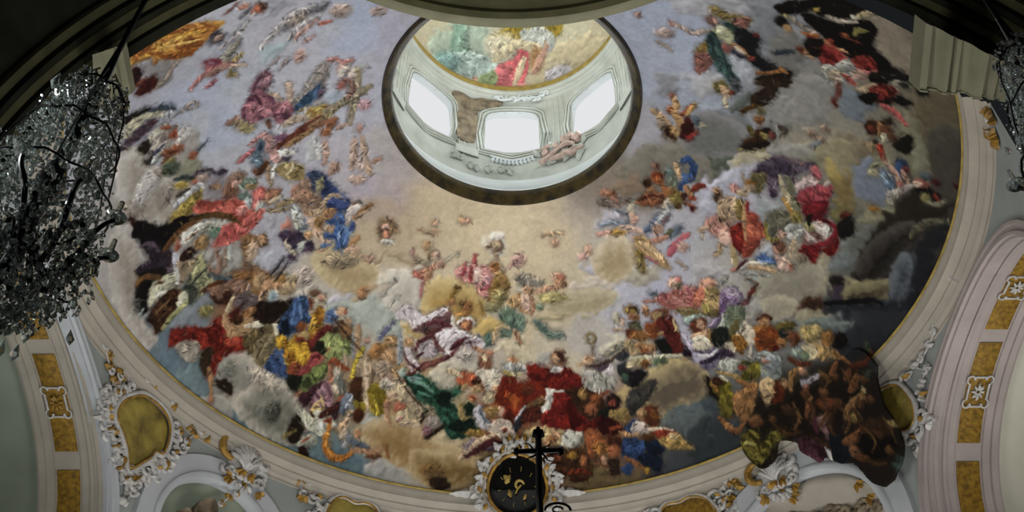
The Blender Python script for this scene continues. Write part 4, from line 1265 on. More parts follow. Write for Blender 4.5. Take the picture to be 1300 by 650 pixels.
p 18 a05a4a -942,999 -909,1005 -880,1041 -894,1058 -938,1043
l 18 7e8080 22 -730,990 -741,1071
l 17 9c7e60 27 -703,950 -707,985 -724,1076
l 18 b09a38 16 -739,1103 -712,1068 -692,1047
b 18 8c6234 34 31 13 -627,1073
b 18 9c7a54 28 21 11 -562,1050
b 18 a08060 34 21 12 -590,1107
b 17 a07a6a 17 10 14 -672,1021
l 18 8a8e92 22 -521,1037 -525,1141
l 17 5a5a78 8 -611,1029 -579,999 -543,970
b 17 a08868 44 26 21 -991,690
b 17 7e9094 17 26 23 -1058,696
b 17 a07a58 33 16 23 -1040,659
b 18 4e4e44 36 40 23 -1149,1174
d 17 3a5280 1e2c4a 71 -1135,988 -1093,952 -1055,936 -1059,988 -1063,1039 -1095,1026
d 17 b48c28 784812 79 -1042,930 -946,966 -941,1010 -959,1046 -997,1064 -1032,1062 -1046,1014
p 18 8a4028 -1035,1018 -990,1025 -984,1059 -1023,1076 -1043,1058
d 18 8e3c3c 5c1c1c 44 -1008,1060 -945,1030 -917,1003 -896,1015 -901,1045 -950,1060 -999,1074
p 18 1a1c14 -1056,1064 -999,1074 -993,1108 -1021,1130 -1041,1112
d 18 748444 333e20 51 -1006,1114 -955,1090 -904,1065 -875,1064 -868,1093 -899,1109 -950,1134 -976,1146
b 18 8a9458 46 20 17 -830,1036
b 17 1c2014 23 15 18 -877,1005
l 18 8a4426 19 -858,1069 -834,1061 -805,1096 -773,1120
l 18 a06a50 22 -854,1081 -856,1133 -837,1160
b 18 9c9484 17 25 16 -826,1121
p 18 6a6c64 -846,1141 -812,1146 -793,1183 -809,1210 -841,1190
l 18 a08a72 16 -781,1050 -775,1094
b 18 b8a48c 18 25 17 -847,1188
d 18 9a7880 5c3c46 68 -977,1219 -931,1161 -882,1146 -862,1173 -870,1223 -911,1252 -960,1257 -985,1232
p 18 3a1c24 -1009,1166 -952,1144 -893,1142 -931,1161 -974,1199 -998,1201
l 18 b09468 22 -967,1233 -915,1209
p 18 a08a50 -980,1234 -920,1238 -912,1262 -960,1257
l 18 b49c68 11 -912,1189 -909,1242
p 18 3c2428 -925,1268 -875,1253 -825,1236 -829,1266 -860,1309 -906,1295
l 18 9c4a34 16 -836,1233 -805,1226
p 18 6a7484 -825,1236 -798,1218 -765,1232 -780,1259 -822,1300 -831,1276
p 18 74787c -792,1256 -747,1278 -738,1301 -785,1289
l 18 b0b4bc 11 -806,1273 -779,1249 -765,1232
l 18 b09a2c 16 -761,1160 -738,1114 -696,1057
p 18 a48e74 -736,1146 -713,1100 -687,1075 -656,1103 -623,1121 -605,1167 -630,1182 -660,1144 -672,1193 -685,1253 -698,1311 -714,1297 -712,1235 -710,1174
l 18 b8a286 16 -690,1105 -689,1189 -700,1280
l 18 7a6044 8 -662,1154 -680,1212 -694,1281
p 18 4a2a16 -771,1189 -744,1165 -717,1182 -724,1233 -734,1271 -765,1232
p 18 8a7a20 -769,1262 -711,1277 -715,1307 -750,1298
d 18 a08c2c 6a5a14 75 -688,1231 -657,1217 -624,1235 -610,1269 -614,1310 -642,1345 -682,1326 -688,1283
b 18 9a6c40 29 26 13 -642,1080
b 18 a07c58 34 31 11 -565,1112
b 18 8a7a6a 35 20 12 -603,1146
l 18 a88458 22 -559,1166 -542,1231
l 18 84888c 22 -523,1089 -534,1149
l 18 b4acac 22 -495,1094 -476,1139 -444,1175
b 18 8aa09a 17 20 10 -521,1193
l 18 5a2420 14 -519,1235 -482,1211 -433,1177
b 18 a07058 18 30 12 -608,1311
b 18 a8604c 18 20 11 -556,1321
b 18 b09478 24 20 11 -570,1277
p 18 9a9284 -634,1223 -597,1199 -566,1237 -602,1250
b 18 4a2410 24 25 14 -747,1320
l 18 b49a80 27 -774,1302 -802,1326
b 18 a0604c 24 10 17 -896,1309
p 18 a8a898 -960,1257 -934,1249 -901,1265 -871,1306 -864,1339 -957,1310
p 18 3c1c10 -997,1264 -969,1243 -965,1286 -980,1302 -1003,1294
l 18 a89060 22 -528,1337 -459,1358
p 18 a4a490 -1032,1225 -997,1228 -968,1269 -935,1291 -902,1312 -901,1343 -934,1354 -967,1332 -988,1315 -1015,1263
b 18 b0b2aa 24 20 18 -928,1319
p 18 8e9080 -1055,1342 -1015,1326 -968,1342 -968,1373 -1000,1383 -1047,1366
p 18 20160e -1089,1267 -1046,1231 -1023,1271 -1030,1310 -1066,1338 -1099,1315
l 18 7a6a3a 16 -1119,1292 -1057,1290
l 18 8a3a24 8 -1043,1347 -992,1339
p 18 2c140e -1053,1364 -1019,1381 -1019,1417 -1047,1397
l 18 b06a28 27 -891,1315 -909,1351 -925,1377 -926,1418 -901,1456 -855,1475 -817,1471 -797,1461
l 18 c88838 11 -901,1343 -921,1389 -906,1445
l 18 b49a80 27 -786,1299 -810,1339 -839,1372
b 18 4a2010 24 25 14 -753,1323
l 18 b08c6c 27 -847,1349 -821,1336
b 18 9c8a78 24 20 16 -829,1385
l 18 6a747c 16 -817,1389 -798,1425
b 18 b07c54 18 15 15 -763,1398
l 18 a07858 22 -802,1454 -754,1467 -708,1488 -659,1490
b 18 6a3a24 37 10 13 -698,1506
l 18 545e6a 22 -798,1425 -752,1447 -723,1464
b 18 8e8e90 18 15 16 -835,1425
l 18 4a201c 27 -932,1271 -883,1266 -845,1256
p 18 8e3a22 -917,1291 -876,1299 -891,1315
l 18 8a5a30 14 -633,1475 -626,1527
b 18 7a5a30 62 20 8 -411,1614
p 18 9c8c70 -547,1349 -475,1341 -405,1351 -371,1376 -419,1390 -504,1407 -562,1377
b 18 7a6a60 30 30 7 -398,1423
p 18 3a3030 -422,1430 -396,1403 -388,1455
l 18 302018 11 -451,1416 -431,1388
l 18 3a2a1c 14 -426,1481 -376,1457 -351,1439
l 18 b09a80 16 -552,1399 -458,1425
l 18 a07068 16 -562,1382 -544,1380
l 18 a88060 22 -616,1325 -609,1367 -600,1400
b 18 a06048 18 20 11 -557,1326
d 18 2a5a44 123024 32 -500,1223 -448,1221 -402,1238 -359,1285 -301,1302 -242,1276 -267,1325 -315,1341 -281,1365 -247,1409 -212,1422 -177,1444 -178,1475 -239,1491 -311,1484 -333,1451 -355,1408 -376,1365 -432,1326 -470,1280
l 18 6a9480 16 -489,1230 -427,1255 -383,1292
l 18 50806a 11 -452,1282 -396,1311
p 18 0e2018 -372,1304 -290,1313 -316,1351 -363,1346
p 18 0c1c14 -321,1443 -224,1421 -189,1454 -262,1479
l 18 7a9490 16 -494,1219 -436,1228
p 18 b4aa98 -170,1230 -124,1222 -78,1234 -55,1265 -79,1285 -102,1305 -125,1283 -159,1251
b 18 8a5a40 23 15 2 -124,1201
p 18 b05838 -258,1244 -228,1231 -182,1244 -160,1261 -195,1280 -242,1276
p 18 3a1c14 -195,1269 -159,1251 -149,1282 -183,1280
l 18 b09e80 16 -308,1208 -274,1222 -240,1245
l 18 a08458 22 -242,1297 -218,1278
l 18 a08850 22 -251,1357 -253,1398 -236,1420 -199,1402
b 18 a8885c 23 20 3 -172,1302
b 18 9a5030 18 15 4 -197,1341
b 18 a09474 29 20 2 -115,1345
b 18 8a8058 24 15 4 -210,1361
p 18 14261c -234,1369 -198,1361 -187,1403 -223,1411
l 18 8a5a3a 16 -149,1282 -138,1314
b 18 a88060 23 20 1 -79,1306
b 18 7c3a24 24 15 2 -104,1376
p 18 7a2414 -67,1316 -32,1276 3,1255 38,1286 84,1275 119,1284 155,1313 144,1365 85,1367 50,1408 15,1429 -33,1409 -68,1377
p 18 b05020 -27,1327 -3,1317 26,1347 32,1368 9,1388 -15,1358
p 18 7a2016 -44,1255 -9,1276 14,1317 -21,1317
b 18 5a2a18 29 20 -1 73,1306
p 18 54180e -45,1388 15,1419 3,1449 -33,1429
p 18 6a5034 38,1398 74,1367 144,1334 150,1364 98,1387 51,1429 27,1470
p 18 222830 3,1460 27,1419 62,1408 39,1459 15,1480
l 18 b0b4bc 11 15,1439 38,1409 62,1378
p 18 582018 62,1398 133,1375 146,1426 98,1438 51,1449
p 18 b4a494 -93,1448 -57,1429 -21,1439 3,1470 15,1500 -21,1520 -70,1499 -106,1478
b 18 b89880 24 20 1 -57,1398
b 18 9a7a44 36 25 2 -104,1397
b 18 7a3020 12 13 1 -39,1480
l 18 8a3c2c 11 -45,1419 -33,1398
p 18 9c9aa0 -187,1393 -163,1369 -145,1385 -128,1426 -105,1448 -117,1467 -153,1466 -177,1444
l 18 5a6470 11 -163,1384 -140,1426 -117,1447
b 18 9c7434 48 15 4 -190,1484
p 18 9a8a70 -563,1211 -518,1230 -487,1277 -456,1333 -492,1338 -548,1297
b 18 a05a44 24 15 10 -539,1329
l 18 3a2c20 11 -450,1406 -436,1377 -400,1367
b 18 8a8078 36 25 7 -392,1424
l 18 a89478 16 -533,1392 -463,1414
l 18 2c1c14 11 -432,1480 -370,1457 -333,1441
b 18 8a5a64 18 20 8 -423,1450
p 18 8c241c 157,1405 193,1392 195,1463 159,1466
p 18 2a1a10 -421,1658 -358,1656 -323,1699 -399,1701
p 18 4a2024 -254,1575 -180,1540 -106,1514 -34,1525 -46,1540 -131,1553 -206,1579
l 18 b0987c 22 -267,1584 -217,1548 -167,1521 -118,1503 -82,1494
p 18 7a6a74 -241,1536 -191,1509 -217,1548
l 18 5e4c5a 17 -131,1558 -82,1550
p 18 a08c62 63,1484 147,1461 243,1465 233,1517 149,1542 76,1525
p 18 a4a498 246,1526 262,1484 303,1455 352,1465 330,1508 283,1543
p 18 6a3820 175,1581 259,1555 299,1602 325,1639 264,1655 225,1618
b 18 a0783c 31 20 -6 321,1569
b 18 9c6840 24 20 -4 197,1509
b 18 a87c5c 24 15 -3 155,1532
p 18 741a16 159,1450 169,1409 204,1387 346,1374 350,1434 267,1463
p 18 7e1c16 202,1325 237,1318 273,1320 299,1368 349,1414 363,1453 255,1464 218,1437 204,1376
p 18 4c0e0c 274,1340 298,1358 311,1377 349,1414 375,1442 315,1458 277,1422
p 18 741a14 183,1255 315,1244 340,1261 306,1286 236,1297 184,1296
d 18 822018 4e0e0c 19 315,1458 373,1421 419,1395 443,1391 456,1410 399,1449 364,1463
p 18 340c0a 421,1415 467,1388 516,1400 542,1426 496,1455 448,1462
p 18 3c2214 260,1300 329,1283 400,1295 438,1331 430,1383 372,1401 323,1376 297,1338
b 18 96703c 23 26 -7 342,1307
b 18 8a4a28 24 20 -8 402,1320
b 18 8e5234 30 25 -7 387,1363
b 18 9c5238 23 10 -9 446,1278
p 18 2a1818 462,1327 488,1287 519,1307 511,1350 476,1356
b 18 8a3a30 18 15 -9 485,1323
p 18 1c2018 418,1375 463,1347 478,1376 443,1391
b 18 8e7440 48 25 -10 536,1366
b 18 967c48 24 15 -10 501,1372
p 18 96948a 339,1241 477,1222 468,1264 423,1282 364,1279
p 18 3e3c3a 556,1321 574,1266 617,1231 672,1198 684,1201 655,1249 636,1295 606,1342 583,1357
l 18 5a5c58 11 578,1307 619,1247
l 18 54401e 11 625,1297 664,1226
p 18 5c2c18 639,1325 672,1297 703,1310 714,1349 695,1384 656,1362
b 18 a8845c 24 20 -12 629,1337
b 18 7a4a20 18 20 -13 694,1333
p 18 2a3e6a 554,1424 586,1382 609,1372 601,1415 592,1437
p 18 b4a69c 589,1417 610,1382 645,1375 672,1400 663,1422 615,1432
d 18 2c4472 18243e 25 548,1486 569,1457 618,1452 656,1465 648,1507 614,1534 566,1544
p 18 101c30 654,1455 714,1441 753,1462 744,1485 683,1489
b 18 46649a 31 20 -12 623,1502
l 18 a07850 17 531,1438 580,1445 627,1430
l 18 b0a088 16 672,1400 731,1386 790,1375
p 18 7e2c1c 697,1404 779,1379 810,1385 783,1408 723,1418
p 18 9a7c44 736,1425 792,1390 829,1390 881,1411 901,1416 848,1436 776,1451
b 18 a0906c 24 15 -15 794,1400
b 18 4a2c14 36 15 -13 676,1435
p 18 a4a498 246,1516 280,1472 328,1467 342,1496 307,1530 259,1545
l 18 a07a5c 22 196,1479 233,1496
p 18 100c08 198,1549 247,1541 254,1565 199,1569
b 18 a08038 25 20 -6 309,1560
p 18 8a4a28 364,1463 399,1449 436,1464 477,1509 443,1544 408,1569 381,1542
b 18 94662c 31 20 -8 441,1519
b 18 9a5638 31 20 -10 509,1524
l 18 8a3c24 17 483,1436 529,1418
p 18 4a2418 473,1468 534,1468 538,1508 489,1507
b 18 8a6a2a 18 20 -8 425,1547
p 18 4a2c18 244,1571 310,1543 364,1548 409,1609 398,1644 331,1663 274,1635
b 18 9a7028 27 17 -6 305,1571
b 18 a05e38 20 22 -7 360,1588
b 18 9a5030 20 11 -4 232,1589
p 18 68402a 405,1543 460,1558 478,1610 437,1616
b 18 98622e 27 22 -8 430,1518
b 18 9c5a38 27 22 -10 510,1516
b 18 b08468 17 17 -9 467,1568
p 18 302018 488,1565 541,1556 546,1610 506,1617
l 18 7a2c18 18 289,1645 356,1627 397,1633
b 18 6a5c3a 34 16 -8 451,1614
p 18 2c4472 563,1507 614,1475 655,1477 646,1524 593,1535
p 18 28406c 559,1597 583,1565 610,1565 600,1600
p 18 121c30 633,1527 684,1493 746,1501 746,1556 677,1551
l 18 8e5a34 18 567,1540 608,1548 665,1564
b 18 a07828 14 11 -13 686,1571
l 18 3a1c10 18 304,1671 385,1656
d 17 b08074 8a4c44 4 643,840 694,806 744,771 796,755 840,752 856,790 817,824 788,854 724,872 679,863
l 17 a05458 16 655,847 696,821
b 17 b0907c 22 21 -15 710,759
p 17 7a6a50 716,762 741,745 749,769 728,775
l 17 a4545c 16 775,762 802,797 797,841
b 17 b0806c 22 21 -18 846,723
l 17 9a6a5c 13 591,867 655,853
p 17 5c6870 609,826 641,824 664,829 632,842
p 17 8e6c4c 841,763 890,725 919,769 925,810 874,838 849,814
b 17 86803e 28 21 -19 882,814
b 17 b0a07c 11 10 -19 889,790
l 17 747470 21 886,737 908,697 936,670
p 17 6a5a74 917,759 943,717 985,701 1016,721 997,772 962,764 959,808 935,871 894,896 920,844 936,806
l 17 5a4468 11 929,830 941,772 967,729
l 17 8a7c94 16 903,882 930,840
p 17 7a8070 937,881 972,825 1021,784 1038,875 993,882 962,893
p 17 6a5a34 745,867 787,844 852,840 906,827 925,810 919,839 845,864 780,878
l 17 847858 8 756,864 809,848
p 17 7c8c84 781,888 844,859 868,872 807,913 784,909
p 17 5a2c1c 809,923 816,894 846,874 874,875 874,908 855,935 828,938
b 17 b08a70 17 21 -18 855,898
l 17 b08c70 21 825,960 867,937 897,911
p 17 b0a090 837,967 879,943 915,953 910,997 854,1004
b 17 8e6a3a 23 26 -19 911,933
b 17 8e6e34 28 21 -11 536,921
p 17 4a3a24 512,910 528,901 561,900 569,920 551,913
b 17 9c9680 17 26 -10 473,964
b 17 b09480 11 16 -10 501,975
l 17 a08a74 16 471,1012 504,1006
b 17 9a6e4a 17 21 -13 606,906
p 17 6a4230 639,904 680,878 704,888 675,927 632,938
b 17 7e6a48 28 16 -14 662,915
b 17 8a5a3a 22 16 -11 554,944
p 17 4a4834 535,979 578,960 593,999 561,1016
p 18 6a3220 527,1012 559,995 595,1020 574,1034 534,1032
d 17 601e1a 3a100e 60 665,940 695,912 722,905 744,941 760,979 787,1014 779,1037 743,1026 717,1001 692,976 657,964
p 17 7a3c1c 612,963 656,953 671,992 652,1018 622,1003
l 17 a89468 13 729,914 750,950 773,997
p 18 1c1e1c 664,1025 696,1007 732,1029 736,1060 691,1061
l 17 a07a50 11 671,992 703,973
l 18 a4a28e 16 553,1049 597,1035 643,1041
l 17 8e8c9c 27 793,970 819,994 835,1031
p 17 26202c 794,1022 820,1004 841,1030 804,1051
p 17 10140e 908,912 949,887 968,934 940,965 913,943
p 17 2a2c20 951,897 1001,857 1036,865 1013,928 968,934
p 17 9c947c 972,954 999,912 1034,920 1018,958
b 17 a8842c 17 31 -21 1020,904
p 17 1c0e14 943,986 984,960 1022,978 946,1006
l 17 6a5070 16 931,740 959,708 995,727
l 17 5c4468 13 934,826 953,775
p 17 8a7c8c 938,716 977,690 1005,723 1029,735 1010,753 976,745
b 17 705a78 22 21 -21 987,746
l 17 7a4a50 16 1021,749 1039,731
l 17 4a2420 11 1039,731 1052,682 1071,635
l 17 6a2a20 13 1044,696 1061,667
l 17 6a5a50 8 1022,634 1043,631 1067,642
p 17 66705a 953,808 991,772 1035,765 1033,820 1007,863 963,869
l 17 a8aca0 13 933,890 951,862 944,822
p 17 1e241e 913,908 963,869 981,905 954,947 924,936
p 17 5a5230 984,861 1021,814 1021,879 995,921
p 17 4a2412 1099,782 1112,760 1137,748 1156,756 1150,781 1122,783
b 17 a87c54 23 20 -24 1133,783
p 17 8e5a28 1091,829 1121,805 1154,801 1173,836 1170,881 1118,904
p 17 a89c8a 1023,889 1037,840 1054,812 1081,833 1102,856 1103,889 1063,916
l 17 b08830 19 1007,895 1023,921 1054,931
p 17 7e3016 1156,811 1185,787 1204,821 1177,856
p 17 504826 1185,787 1222,747 1258,734 1247,756 1208,787
b 17 1e2828 23 20 -26 1220,792
p 17 7a4024 1251,776 1282,760 1297,775 1273,820
b 17 9a6838 23 20 -26 1223,829
b 17 8e7c4c 35 30 -29 1333,733
b 17 a08c5c 23 15 -30 1353,699
p 17 7e5a2c 1383,704 1410,677 1436,684 1423,725 1395,731
b 17 a0703a 18 10 -31 1414,691
p 17 0c0a0a 1436,684 1473,649 1496,691 1447,728
b 17 a08a68 35 15 -30 1362,761
b 17 a06a34 18 15 -31 1413,731
b 17 b0806a 27 21 -19 872,712
p 17 a8604c 804,772 843,738 860,776 834,827 813,833
p 17 907a50 855,745 895,720 922,754 909,813 864,806
b 17 8c5c30 45 21 -12 590,1018
b 18 a07850 34 21 -13 639,1060
b 18 9c5634 17 10 -12 618,1075
p 18 141612 670,1032 713,1010 740,1045 708,1064
d 17 5e1e1a 38100e 60 697,972 751,958 780,1003 784,1033 752,1053 725,1018
l 18 a4a088 16 599,1110 688,1085 787,1054
b 18 8e8460 35 21 -12 601,1131
b 18 7a4a24 17 15 -12 624,1131
b 18 4e5c44 23 15 -14 701,1098
p 18 1c181c 560,1181 605,1167 629,1177 599,1225 565,1232
p 18 3a3834 569,1272 612,1233 678,1197 661,1253 620,1313 576,1343
l 17 a49cac 21 798,966 820,1002 830,1031
p 17 b0a894 832,966 873,943 911,962 905,996 864,1030 838,1007
d 18 8c869a 4a4258 10 841,1027 894,1000 935,975 962,997 947,1045 917,1072 881,1067 845,1058
l 17 2a2034 16 880,1057 922,1033 960,987
p 17 3a2c40 959,977 1000,952 1027,973 987,1010
l 17 b4b0b4 13 864,1030 919,1013 947,976
p 18 201424 795,1030 810,1015 831,1041 809,1047
p 17 a4a69c 967,1028 997,1001 1031,993 1049,1029 1007,1056 976,1046
b 17 7a2c1c 18 10 -22 1069,1010
p 17 8a5a24 1004,907 1044,881 1071,902 1057,951 1022,943
p 17 a49a84 966,953 1006,922 1013,957
p 17 b0a490 1041,861 1093,839 1112,874 1082,898
l 17 a0988a 13 1094,903 1093,957
p 17 96582c 1106,844 1156,811 1191,817 1191,871 1151,900 1114,884
p 17 6c1e10 1128,900 1187,851 1212,861 1173,896
d 17 7e7424 4a4414 16 1083,1026 1110,983 1140,959 1160,972 1156,1006 1122,1042 1078,1060
l 17 3c3a14 11 1065,991 1108,973
p 17 76807a 1132,919 1184,891 1226,898 1245,954 1219,999 1174,1009 1153,964
b 17 a8705c 17 8 -24 1165,937
b 17 4a5a6a 18 10 -25 1197,950
p 18 18120e 911,1110 948,1119 988,1147 995,1187 945,1173
d 18 7c7020 4a4210 62 938,1133 968,1101 1014,1095 1040,1138 1045,1200 1013,1222 993,1177 966,1155
l 18 96662c 16 937,1123 962,1135 977,1151
p 18 3a1c12 946,1109 978,1087 994,1113 961,1125
l 18 b4b0a4 13 977,1082 1013,1090
l 18 a8884c 11 963,1071 1031,1057 1065,1054
p 18 96683e 1049,1156 1077,1114 1106,1081 1135,1047 1150,1062 1149,1116 1114,1120 1109,1154 1105,1197 1068,1191
b 18 b08860 18 20 -21 1073,1157
l 18 8a5a30 16 1056,1069 1104,1071 1150,1062
p 18 a88a64 1159,1048 1176,1018 1208,1004 1231,1025 1229,1069 1213,1104 1191,1087
p 18 5a2412 1221,1008 1256,1003 1278,1046 1250,1081 1226,1082
b 17 8a5a34 24 15 -26 1266,998
p 17 7a3a18 1106,846 1158,793 1198,804 1187,869 1131,907
l 17 6a5a28 23 1193,782 1223,749 1257,732
b 17 1c2422 19 17 -26 1221,793
p 17 6a3c24 1237,809 1253,771 1283,762 1271,792
b 17 8e7c4c 45 33 -29 1333,734
b 17 9c8858 25 17 -30 1357,703
b 17 80582a 32 17 -31 1415,706
p 17 9c7c4c 1346,788 1376,753 1424,743 1477,748 1469,765 1413,799 1377,808
l 17 84582e 18 1452,751 1491,751 1531,751
p 17 a09474 1312,807 1344,778 1383,780 1379,818 1348,848
b 17 7c8a80 26 17 -28 1300,837
b 17 66785c 19 17 -29 1338,835
l 17 5a2c18 18 1265,879 1318,882 1362,852
l 17 5c2c18 18 1535,766 1576,726 1600,697 1607,654
b 17 7a4034 10 14 -36 1606,649
p 17 3e4a34 1581,654 1571,622 1585,625 1597,642
p 17 34402c 1604,751 1619,715 1631,732 1627,760
l 17 7e4e2e 24 1475,786 1472,825 1465,847
l 17 7c4a2c 24 1540,782 1535,810 1532,824
l 17 80502c 29 1579,780 1575,833 1568,856
l 17 3c2012 18 1548,764 1573,760
b 17 7c8284 32 39 -25 1201,935
b 17 8a6050 19 8 -24 1170,943
p 18 a48a64 1158,1037 1190,1005 1222,1002 1233,1050 1211,1101 1187,1083
p 18 5a2412 1229,1004 1267,998 1279,1051 1246,1079
b 17 9c7650 20 16 -26 1271,990
l 17 8a6438 21 1307,1002 1294,948 1307,918 1327,895
b 17 a0745a 20 16 -28 1341,900
p 17 8a8288 1345,940 1376,905 1407,876 1424,890 1392,920 1362,955
b 17 8a5246 17 11 -29 1375,954
l 17 5a3a24 18 1421,880 1473,873
l 18 8a6038 18 1411,1042 1403,1011 1409,983
b 17 6a3a20 41 16 -31 1490,960
l 17 86643c 18 1574,944 1588,898 1614,850 1628,809
b 17 64402c 21 13 -36 1662,828
l 17 92845c 12 1614,806 1632,819
d 18 766a22 3e3810 55 989,1172 1033,1141 1062,1204 1036,1243 1004,1211
l 18 8e5c34 23 1004,1255 1059,1278 1110,1273 1128,1192
p 18 8c6238 1052,1149 1095,1117 1147,1125 1143,1186 1118,1226 1078,1198
p 18 20180c 1200,1368 1262,1326 1300,1264 1300,1337 1258,1386
d 18 7e742e 3c3610 24 1134,1307 1158,1254 1208,1247 1217,1287 1246,1259 1255,1225 1284,1197 1334,1188 1293,1237 1271,1292 1249,1346 1220,1374 1181,1361 1151,1344
l 18 a09a58 15 1144,1311 1201,1294
b 18 7a5030 34 21 -23 1180,1200
l 18 7a4a2c 19 1398,1003 1408,1073
b 18 6a3a22 52 21 -31 1484,969
p 18 7a5a58 1454,1048 1497,1015 1521,1039 1522,1099 1499,1083 1469,1070
b 18 a08c70 17 14 -31 1488,1043
l 18 5c2c3c 23 1439,1056 1468,1100
d 18 58303c 34161e 32 1401,1175 1445,1144 1495,1130 1537,1151 1520,1214 1467,1221 1421,1217
p 18 141c26 1533,1077 1601,1065 1648,1096 1615,1164 1576,1158
l 18 b0b0ac 19 1522,1130 1547,1153 1572,1175
l 17 86603a 19 1582,977 1578,934 1604,877 1636,839
b 18 8e7440 26 20 -34 1624,941
l 18 7c4e2c 30 1603,1072 1642,1023 1668,966
b 18 84583a 27 20 -34 1659,1074
l 18 6a3c20 23 1682,1088 1727,1057
p 18 0e0a08 1671,1003 1765,903 1826,919 1787,1013 1723,1045
b 18 3c2616 72 33 -37 1732,913
l 18 7e6c40 19 1768,861 1813,833 1834,792
b 17 8a7a74 36 23 -16 555,-355
l 17 8c8078 15 532,-308 569,-295 589,-277
b 16 8e6e68 13 12 -13 452,-418
b 17 6a5048 18 24 -22 714,-471
p 17 7e6c3c 706,-536 727,-545 764,-529 806,-537 842,-535 840,-515 823,-481 786,-495 741,-501 715,-502
p 17 8a5a50 783,-519 842,-535 827,-483 796,-487
b 17 a07a6a 9 18 -22 728,-470
l 17 8c8074 18 658,-388 691,-407 724,-431
l 17 96847a 15 581,-405 612,-403 649,-385 675,-395
b 17 9a7a70 13 12 -17 576,-410
p 17 8e9070 725,-420 747,-454 791,-460 804,-429 791,-392 764,-399 736,-406
b 17 a4a48c 14 18 -23 754,-438
d 17 38544f 1e3030 55 711,-390 735,-412 758,-372 781,-333 795,-302 818,-264 842,-227 816,-215 775,-246 733,-290 713,-342
p 17 2c4640 762,-478 796,-487 826,-464 811,-444 782,-456
p 17 7a6430 677,-305 690,-340 710,-359 716,-313 682,-295
p 17 7e5048 678,-294 721,-309 739,-280 722,-232 702,-207 686,-225
p 17 14141a 802,-440 824,-475 861,-468 890,-451 890,-395 912,-369 949,-363 978,-354 957,-318 911,-319 870,-348 828,-390
b 17 5a2420 14 12 -27 874,-468
l 17 96643c 15 801,-390 838,-382 874,-350
b 17 8c3a30 9 12 -26 878,-352
l 17 b0a08a 15 811,-382 850,-363
p 17 24283c 805,-361 833,-350 852,-346 836,-332
p 17 8a5248 767,-376 794,-375 798,-346 780,-345
l 17 8a5a34 15 906,-292 957,-318 996,-358
p 17 181008 918,-274 1014,-362 1022,-316 920,-262
l 17 2c3440 10 957,-424 998,-454
p 17 0b0808 929,-649 960,-696 1020,-752 1130,-860 1228,-931 1244,-898 1199,-818 1189,-784 1135,-743 1094,-730 1072,-706 1044,-714 1008,-673 961,-642
p 17 0a0707 1026,-672 1067,-688 1110,-693 1151,-706 1192,-765 1213,-793 1239,-796 1260,-762 1258,-707 1274,-678 1315,-658 1346,-645 1392,-648 1423,-636 1309,-522 1275,-549 1234,-569 1195,-579 1159,-578 1119,-601 1088,-620 1050,-634
b 17 0b0a08 19 25 -32 943,-644
b 17 0c0a08 23 24 -31 953,-584
b 17 8e8a50 9 12 -32 964,-624
l 17 7e7468 21 973,-623 1011,-607 1057,-598
l 17 8a7a70 16 1047,-604 1074,-603
b 17 9c7a50 14 18 -32 978,-566
b 17 96803e 14 10 -37 1051,-726
l 17 9c5628 16 1034,-575 1060,-580 1084,-596
l 17 6a2820 16 1053,-568 1097,-572
p 17 100c0a 1050,-539 1071,-567 1105,-578 1119,-533 1103,-496 1067,-497
b 17 6a4a34 19 12 -33 1051,-487
l 17 9c7450 13 1039,-499 1061,-480 1089,-473
b 17 5a2820 10 12 -33 1036,-491
l 17 9c9284 18 1092,-715 1131,-718 1163,-738 1192,-765
l 17 9a8c6c 21 1181,-777 1212,-839 1231,-875
l 18 7c5c30 11 1231,-875 1248,-920
b 17 a8a494 15 13 -43 1180,-783
p 17 76703a 1188,-701 1198,-740 1223,-748 1240,-750 1213,-709 1201,-683
l 17 6c3028 10 1163,-650 1188,-658 1231,-667
b 17 8a4a2c 20 12 -40 1169,-663
d 17 8c2c28 54100e 37 1104,-536 1115,-572 1139,-589 1162,-566 1190,-561 1182,-513 1151,-483 1126,-472
d 17 8a2e26 54120e 34 1216,-568 1235,-605 1267,-627 1301,-600 1298,-569 1265,-554 1239,-545
l 17 b05c5c 16 1242,-534 1286,-544 1306,-576
l 17 a06c44 16 1113,-584 1132,-577
l 17 a87a54 16 1159,-578 1194,-585
b 17 a04034 10 12 -38 1128,-601
p 17 8e9088 1128,-460 1175,-501 1193,-549 1221,-544 1239,-504 1262,-482 1159,-403
b 17 9a7c6c 31 24 -40 1257,-505
p 17 6a5a40 1157,-454 1189,-478 1202,-461 1170,-437
l 17 28323e 10 959,-419 1018,-466
l 17 8a5c30 15 961,-320 993,-350 1012,-348
l 17 9c8060 26 544,15 584,39 616,64
l 17 a8845c 26 628,4 634,-32 615,-72
b 17 80504a 9 11 -16 611,-71
b 17 7a4024 14 17 -16 613,-3
l 17 a07c50 31 628,4 651,32 664,62
l 17 8c4428 15 657,7 678,-17 689,-49
l 17 a0804e 15 676,1 691,-32 702,-59
p 17 3c1410 664,62 677,12 703,27 713,69 698,108 669,105
b 17 9a2c28 12 11 -17 702,101
p 17 4a2c14 599,91 626,72 647,89 642,125 612,121
b 17 a48254 19 22 -16 643,90
b 17 2c1a0e 10 16 -15 610,100
l 17 8a3028 10 706,94 726,65
b 17 4c5864 15 22 -18 720,15
b 17 8c8870 10 11 -19 745,24
b 17 7a6a58 19 22 -15 588,72
p 17 6a6238 766,-180 790,-202 813,-175 798,-146 774,-148
b 17 a0845c 9 17 -22 795,-168
b 17 b09070 14 23 -22 811,-151
l 17 6c3424 15 825,-157 842,-170
p 17 4a4e52 818,-237 843,-224 857,-194 842,-164 829,-194
l 17 a89c80 15 810,-127 821,-85
p 17 2a1c12 907,-169 943,-234 972,-285 990,-234 972,-176 930,-144
p 17 2c1e10 914,-244 960,-304 1021,-325 1027,-291 967,-258
